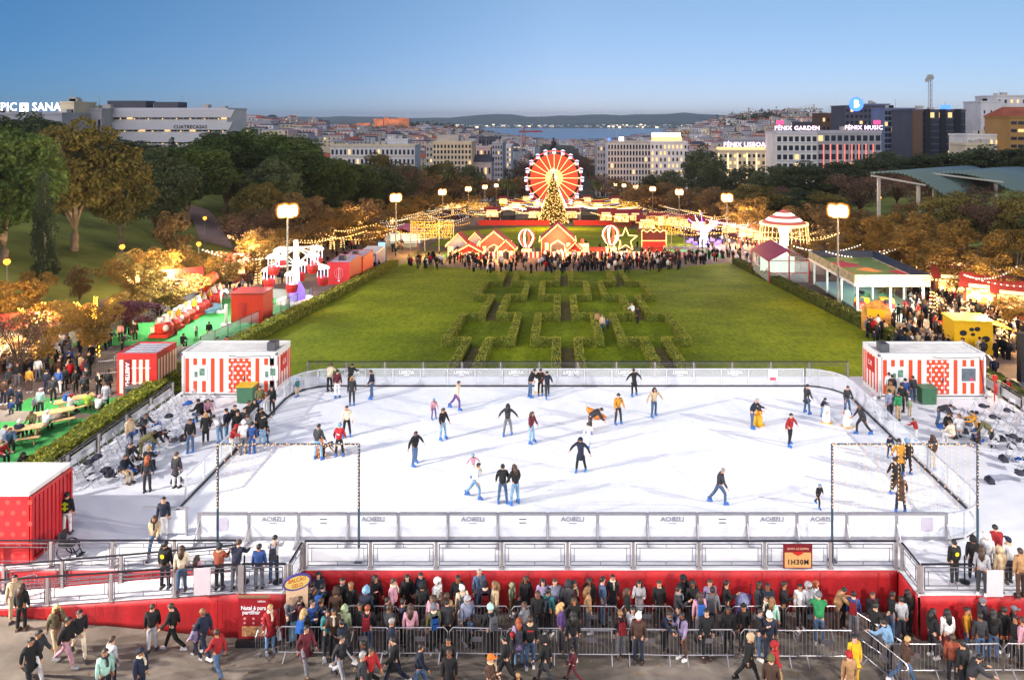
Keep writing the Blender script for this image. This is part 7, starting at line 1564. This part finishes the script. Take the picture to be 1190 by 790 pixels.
# ---- labels that single each person out
def wordfix(s): return s.replace('stripes', 'blue grey').replace('camo', 'camouflage').replace('lightgrey', 'pale grey').replace('lightblue', 'light blue').replace('denim jacket', 'blue denim jacket')
def who(p): return 'child' if p['small'] else 'person'
from collections import Counter, defaultdict
k1 = Counter((who(p), p['top'], p['hair'], p['zone'], p['bot']) for p in PEOPLE); k2 = defaultdict(list)
for p in PEOPLE: k2[(who(p), p['top'], p['hair'], p['zone'])].append(p)
for p in PEOPLE:
    key = (who(p), p['top'], p['hair'], p['zone']); L = sorted(k2[key], key=lambda q: q['px'])
    if len(L) == 1: lab = '%s in %s and %s, %s, %s' % (who(p), p['top'], p['bot'], p['hair'], p['zone'])
    else: lab = '%s in %s, %s, %s, %s from left among such' % (who(p), p['top'], p['hair'], p['zone'], ORD[L.index(p)])
    lab = wordfix(lab)
    if len(lab.split()) > 16: lab = lab.replace(', ' + p['hair'] + ',', ',') if len(L) == 1 else lab.replace(' among such', '')
    if len(lab.split()) > 16: lab = ' '.join(lab.split()[:16])
    tag(p['o'], lab, 'person', 'people ' + p['zone'])
# marks on backs, bags and packs
m_ymark = mat('yellow_mark', '#d8c21a', .6, var=0); m_hiv = mat('hi_vis', '#b8d81e', .5, var=0); m_rw = mat('red_mark', '#b3242a', .6, var=0)
def near(px, zone): return min((p for p in PEOPLE if zone in p['zone']), key=lambda p: abs(p['px'] - px))['o']
def backmark(o, kind):
    mb = MB(); y = .165
    if kind == 'round': mb.add([(.085 * math.cos(a * PI / 6), y + .012, 1.28 + .085 * math.sin(a * PI / 6)) for a in range(12)], [tuple(range(12))]).build('back_emblem', m_ymark, o)
    if kind == 'vest':
        mb.bx(-.13, .13, y, y + .012, 1.30, 1.38).bx(-.13, .13, y, y + .012, 1.12, 1.19).bx(-.04, .04, y, y + .014, 1.05, 1.42).build('reflective_stripes', m_hiv, o)
    if kind == 'line': mb.bx(-.1, .1, y, y + .012, 1.34, 1.385).build('back_print', m_rw, o)
    if kind == 'hat': mb.add([(.12 * math.cos(a * PI / 6), y + .07, 1.22 + .1 * math.sin(a * PI / 6)) for a in range(12)], [tuple(range(12))]).build('back_emblem', m_rw, o)
    if kind == 'wing': mb.add([(-.1, y + .01, 1.25), (.0, y + .012, 1.2), (.12, y + .01, 1.32), (.0, y + .012, 1.27)], [(0, 1, 2, 3)]).build('back_print', m_wlet, o)
backmark(near(192, 'ramp landing'), 'round'); backmark(near(1109, 'right deck'), 'round'); backmark(near(78, 'left deck'), 'vest'); backmark(near(616, 'in front of the barriers'), 'line'); backmark(near(394, 'skating'), 'wing')
def pack(o, label, m, front=False):
    t = thing('backpack', label, 'backpack', o.location.copy(), o.rotation_euler.z); t.scale = o.scale
    MB().box((0, .235, 1.22), (.28, .15, .4), 0, 0, .82).box((0, .32, 1.14), (.2, .05, .18)).build('body', m, t)
    for s in (-1, 1): MB().tube([(s * .1, .17, 1.42), (s * .11, .0, 1.5), (s * .11, -.15, 1.36)], .02, 5).build('strap', m, t)
pack(near(318, 'ramp landing'), 'dark backpack worn at the landing corner by the railing', m_bagd); pack(near(603, 'in front of the barriers'), 'black backpack on the ginger haired person in lilac', m_bagd)
pack(near(564, 'red wall'), 'small pale backpack on the navy jacket with knit hat', mat('bag_pale', '#9c948a', .7, var=.1)); pack(near(504, 'between the barriers'), 'olive backpack on the person with grey knit hat', mat('bag_olive', '#55523a', .8, var=.15)); pack(near(80, 'picnic'), 'blue backpack on the white jacket at the picnic table', m_bagb)
uq = [p for p in PEOPLE if len(k2[(who(p), p['top'], p['hair'], p['zone'])]) == 1 and not p['small'] and ('red wall' in p['zone'] or 'between' in p['zone'] or 'in front' in p['zone']) and 'hood' not in p['hair'] and 120 < math.degrees(p['o'].rotation_euler.z) < 250]
for i, p in enumerate(uq[:16]):
    c = [('dark', m_bagd), ('blue', m_bagb), ('grey', m_grey), ('maroon', MATS['maroon'])][i % 4]
    pack(p['o'], wordfix('%s backpack on the %s, %s, %s' % (c[0], p['top'], p['hair'], p['zone'])), c[1])
def handbag(o, label, m, s=1):
    t = thing('handbag', label, 'bag', o.matrix_basis @ Vector((.3 * s, -.02, .55)), o.rotation_euler.z); MB().box((0, 0, 0), (.12, .3, .25), 0, 0, .9).build('body', m, t); MB().tube([(0, -.1, .12), (0, -.06, .26), (0, .06, .26), (0, .1, .12)], .012, 5).build('strap', m, t)
handbag(near(314, 'in front of the barriers'), 'white bag held by the person in the long red coat', m_wpaint); handbag(near(163, 'below the left ramp'), 'black bag beside the navy hat walker', m_dark, -1); handbag(near(766, 'red wall'), 'tan shoulder bag on the person in the long black coat', mat('bag_tan', '#8a6a44', .7, var=.1))
# ---- the dense far crowd, one mass
CS = []
for nm_, (w_, pl) in enumerate(((.42, 0), (.36, 1), (.5, 2))):
    mb = MB(); mb.tube([(-.09, 0, 0), (-.09, .0, .82)], [.07, .09], 5, 1).tube([(.09, -.06 * pl, 0), (.09, 0, .82)], [.07, .09], 5, 1).tube([(0, 0, .78), (0, 0, 1.1), (0, 0, 1.42), (0, 0, 1.5)], [.19, .2, .2, .07], 7, 0).tube([(-.24, 0, 1.4), (-.29, -.03, 1.1), (-.25, -.1, .85)], [.07, .06, .05], 5, 0).tube([(.24, 0, 1.4), (.29, -.03, 1.1), (.22, -.2, 1.0)], [.07, .06, .05], 5, 0).ball((0, -.01, 1.62), .11, 7, 5, 2).ball((0, .02, 1.65), .115, 7, 5, 3); CS.append((np.array(mb.v), mb.f, np.array(mb.m)))
tops = ['black', 'charcoal', 'navy', 'grey', 'red', 'beige', 'white', 'brown']; cm = [mat('crowd_' + c, PAL[c], .9, var=.15) for c in tops] + [mat('crowd_skin', '#bb8c70', .7, var=.1), mat('crowd_hair', '#261b15', .8, var=.2), mat('crowd_hair_light', '#7a5a38', .8, var=.2)]
wt = [34, 16, 13, 9, 5, 7, 9, 7]; RC = random.Random(9); VV, FF, MI = [], [], []; n0 = 0
def put(x, y):
    global n0
    v, fc, m = CS[RC.randrange(3)]; a = RC.uniform(0, 6.28); s = RC.uniform(.9, 1.05) if RC.random() < .85 else RC.uniform(.6, .75); c, q = math.cos(a), math.sin(a)
    P = np.stack([(v[:, 0] * c - v[:, 1] * q) * s + x, (v[:, 0] * q + v[:, 1] * c) * s + y, v[:, 2] * s + g(x, y) + .03], 1); VV.append(P)
    t = RC.choices(range(8), wt)[0]; b_ = RC.choices(range(4), [6, 3, 3, 1])[0]; mp_ = [t, b_, 8, 9 if RC.random() < .75 else 10]
    for f_, k in zip(fc, m): FF.append([i + n0 for i in f_]); MI.append(mp_[k])
    n0 += len(v)
def fill(poly, n, mind=.55):
    pts = []
    ring = [gpt(px, py) for px, py in poly]; xs_ = [p.x for p in ring]; ys_ = [p.y for p in ring]; cnt = 0
    def inside(x, y):
        r = False
        for i in range(len(ring)):
            a, b_ = ring[i], ring[i - 1]
            if (a.y > y) != (b_.y > y) and x < (b_.x - a.x) * (y - a.y) / (b_.y - a.y) + a.x: r = not r
        return r
    for _ in range(n * 12):
        if cnt >= n: break
        x, y = RC.uniform(min(xs_), max(xs_)), RC.uniform(min(ys_), max(ys_))
        if inside(x, y): put(x, y); cnt += 1
fill([(470, 312), (560, 318), (760, 320), (842, 304), (842, 298), (480, 302)], 260); fill([(640, 304), (640, 316), (780, 314), (790, 300)], 130)
fill([(70, 420), (120, 400), (160, 352), (250, 328), (330, 300), (410, 272), (470, 258), (540, 244), (600, 240), (560, 250), (480, 272), (440, 292), (390, 310), (330, 330), (300, 352), (240, 350), (170, 385), (150, 420)], 560)
fill([(0, 440), (0, 405), (60, 400), (110, 425), (120, 445), (60, 448)], 75)
fill([(380, 330), (395, 318), (470, 285), (470, 300), (440, 318)], 40)
fill([(830, 300), (850, 306), (900, 336), (895, 300), (870, 270), (800, 256), (740, 252), (770, 262)], 260); fill([(1000, 392), (1070, 430), (1100, 425), (1190, 420), (1190, 390), (1120, 350), (1060, 345), (1050, 370)], 270); fill([(940, 330), (1000, 300), (1060, 318), (1060, 335)], 50)
fill([(560, 262), (740, 262), (740, 240), (570, 240)], 420); fill([(520, 300), (780, 298), (770, 288), (530, 288)], 60); fill([(1060, 330), (1120, 350), (1190, 372), (1190, 345), (1100, 320)], 60); fill([(1140, 470), (1190, 480), (1190, 450), (1150, 440)], 4)
me = bpy.data.meshes.new('crowd'); me.from_pydata(np.concatenate(VV).tolist(), [], FF)
for m in cm: me.materials.append(m)
me.polygons.foreach_set('material_index', MI); me.polygons.foreach_set('use_smooth', [True] * len(FF)); me.update()
o = link('crowd', me); o['kind'] = 'stuff'; o['label'] = 'dense far crowd filling the fair promenades and plaza'
# ================================================================ CAMERA, LIGHT, AIR
cd = bpy.data.cameras.new('camera'); cam = bpy.data.objects.new('camera', cd); COL.objects.link(cam); cam.location = (0, 0, CH); cam.rotation_euler = (PI / 2, 0, 0)
cd.sensor_width = 36; cd.lens = LEN; cd.shift_x = -(PX - 595) / 1190; cd.shift_y = -(395 - HY) / 1190; cd.clip_start = .5; cd.clip_end = 60000; S.camera = cam
w = bpy.data.worlds.new('World'); S.world = w; w.use_nodes = True; nt = w.node_tree; bg = nt.nodes['Background']
sky = nt.nodes.new('ShaderNodeTexSky'); sky.sky_type = 'NISHITA'; sky.sun_disc = False
SUN_EL, SUN_AZ = math.radians(36.0), math.radians(215)
sky.sun_elevation = SUN_EL; sky.sun_rotation = SUN_AZ; sky.altitude = 100; sky.air_density = .65; sky.dust_density = 0; sky.ozone_density = 5.0

# paler and warmer low down, brighter above, deeper blue towards the left (east)
tcw = nt.nodes.new('ShaderNodeTexCoord'); sxw = nt.nodes.new('ShaderNodeSeparateXYZ'); nt.links.new(tcw.outputs['Generated'], sxw.inputs[0])
def vmap(src, a, b_, va, vb):
    m_ = nt.nodes.new('ShaderNodeMapRange'); m_.data_type = 'FLOAT_VECTOR'; cx = nt.nodes.new('ShaderNodeCombineXYZ')
    for k in range(3): nt.links.new(src, cx.inputs[k])
    nt.links.new(cx.outputs[0], m_.inputs[6]); m_.inputs[7].default_value = (a,) * 3; m_.inputs[8].default_value = (b_,) * 3; m_.inputs[9].default_value = va; m_.inputs[10].default_value = vb; return m_.outputs[1]
def vmul(a, b_):
    v_ = nt.nodes.new('ShaderNodeVectorMath'); v_.operation = 'MULTIPLY'; nt.links.new(a, v_.inputs[0]); nt.links.new(b_, v_.inputs[1]); return v_.outputs[0]
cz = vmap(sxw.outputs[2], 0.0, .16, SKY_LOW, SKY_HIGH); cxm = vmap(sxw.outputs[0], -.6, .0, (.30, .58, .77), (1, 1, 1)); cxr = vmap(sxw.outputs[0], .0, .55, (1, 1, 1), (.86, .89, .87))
ch_ = vmap(sxw.outputs[2], .2, .6, (1, 1, 1), (1.6, 1.5, 1.4))  # overhead sky, out of view, raised beyond dusk level for extra fill light
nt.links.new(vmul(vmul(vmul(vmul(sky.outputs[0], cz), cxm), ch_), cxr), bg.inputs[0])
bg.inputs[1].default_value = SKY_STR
sl = bpy.data.lights.new('sun', 'SUN'); sl.energy = SUN_P; sl.angle = math.radians(90); sl.color = (1, .84, .78); so = bpy.data.objects.new('sun', sl); COL.objects.link(so)
so.rotation_euler = (PI / 2 - SUN_EL, 0, PI - SUN_AZ)
# rink floodlights on tall masts just outside the frame
m_fl = emit('floodlight_face', '#ffffff', 25.0)
def flood(label, x, y, h, tx, ty, power, cone=70, r=.35, col=(1, .96, .92)):
    z = g(x, y); t = thing('floodlight_mast', label, 'floodlight', (x, y, z)); MB().tube([(0, 0, 0), (0, 0, h - .4)], .2, 8, r2=.12).build('mast', m_mast, t); hd = MB()
    d = Vector((tx - x, ty - y, -h)).normalized(); p = Vector((0, 0, h)); s = d.cross(Vector((0, 0, 1))).normalized()
    for k in (-1, 0, 1): hd.bar(p - d * .35 + s * k * .7, p - d * .05 + s * k * .7, .6, .6)
    hd.bar((0, 0, h - .4), (0, 0, h), .15).build('lamp_head', m_dark, t)
    l = bpy.data.lights.new('rink_spot', 'SPOT'); l.energy = power; l.spot_size = math.radians(cone); l.spot_blend = .6; l.shadow_soft_size = r; l.color = col
    o = bpy.data.objects.new('rink_spot', l); COL.objects.link(o); o.location = Vector((x, y, z)) + p + d * .25; o.rotation_euler = d.to_track_quat('-Z', 'Y').to_euler()
flood('tall floodlight mast outside the rink on the left', -63, 8, 27, 2, 41, FL_P * 2.0); flood('tall floodlight mast outside the rink on the right', 66, 10, 27, 0, 41, FL_P * 2.0)
flood('floodlight mast lighting the queue from the left forecourt', -34, 23, 11, -2, 27, Q_P, 70, .3, (1, .87, .74)); flood('floodlight mast lighting the queue from the forecourt right', 20, 6, 14, 2, 28, Q_P * .55, 80, .5, (1, .87, .74))
for i, (x, y, z) in enumerate(LAMPS):
    lamp('lamp_light', (x, y, z), '#ffae55', LAMP_P * 1.35, .7)
for p in SLAMP: lamp('park_light', (p.x, p.y, p.z + 4.9), '#ff9a3a', LAMP_P * .45, .32)
for px, py, h, c, k in ((338, 346, 6, '#efe6ff', .16), (818, 286, 5, '#e0ccff', .4), (911, 300, 6, '#fff0e0', .5), (1040, 366, 2.2, '#e6fff2', .1), (648, 300, 3, '#ffb070', .2), (570, 302, 3, '#ffb070', .2), (720, 300, 3, '#ffb878', .25), (644, 266, 9, '#ffc860', .5), (60, 420, 4.5, '#ffc878', .3), (60, 470, 5, '#fff0dc', .06), (1140, 404, 5, '#ffd090', .2), (1100, 372, 5, '#ffd090', .16), (200, 350, 5, '#ffd090', .25), (290, 326, 5, '#ffd8a0', .3), (420, 282, 5, '#ffd090', .35), (500, 296, 4, '#ffd070', .25), (772, 292, 4, '#ffd070', .25), (860, 285, 5, '#ffd8a0', .35), (240, 372, 6, '#f0fff0', .2), (600, 248, 6, '#ffe0b8', .5), (690, 248, 6, '#ffe0b8', .5)):
    p = gpt(px, py); lamp('fair_light', (p.x, p.y - 1.5, p.z + h), c, LAMP_P * k * 1.9, .8)
# the air
if HAZE:
    hz_ = MB().bx(-15500, 15500, -480, 16500, -110, 130).build('haze', None); hz_.data.materials.clear(); m = bpy.data.materials.new('haze_air'); m.use_nodes = True; nt = m.node_tree; nt.nodes.remove(nt.nodes['Principled BSDF'])
    v = nt.nodes.new('ShaderNodeVolumePrincipled'); v.inputs['Color'].default_value = (.80, .90, 1.0, 1); v.inputs['Density'].default_value = HAZE; v.inputs['Anisotropy'].default_value = .2; nt.links.new(v.outputs[0], nt.nodes['Material Output'].inputs['Volume']); hz_.data.materials.append(m); hz_['kind'] = 'stuff'
S.view_settings.view_transform = 'Standard'; S.view_settings.look = 'None'; S.view_settings.gamma = 1; S.view_settings.exposure = EXPO; S.view_settings.use_curve_mapping = False
S.render.engine = 'CYCLES'; cy = S.cycles; cy.use_denoising = True; cy.max_bounces = 5; cy.diffuse_bounces = 2; cy.glossy_bounces = 2; cy.transmission_bounces = 3; cy.transparent_max_bounces = 12; cy.volume_bounces = 0; cy.sample_clamp_indirect = 3; cy.sample_clamp_direct = 0; cy.caustics_reflective = False; cy.caustics_refractive = False; cy.use_light_tree = True
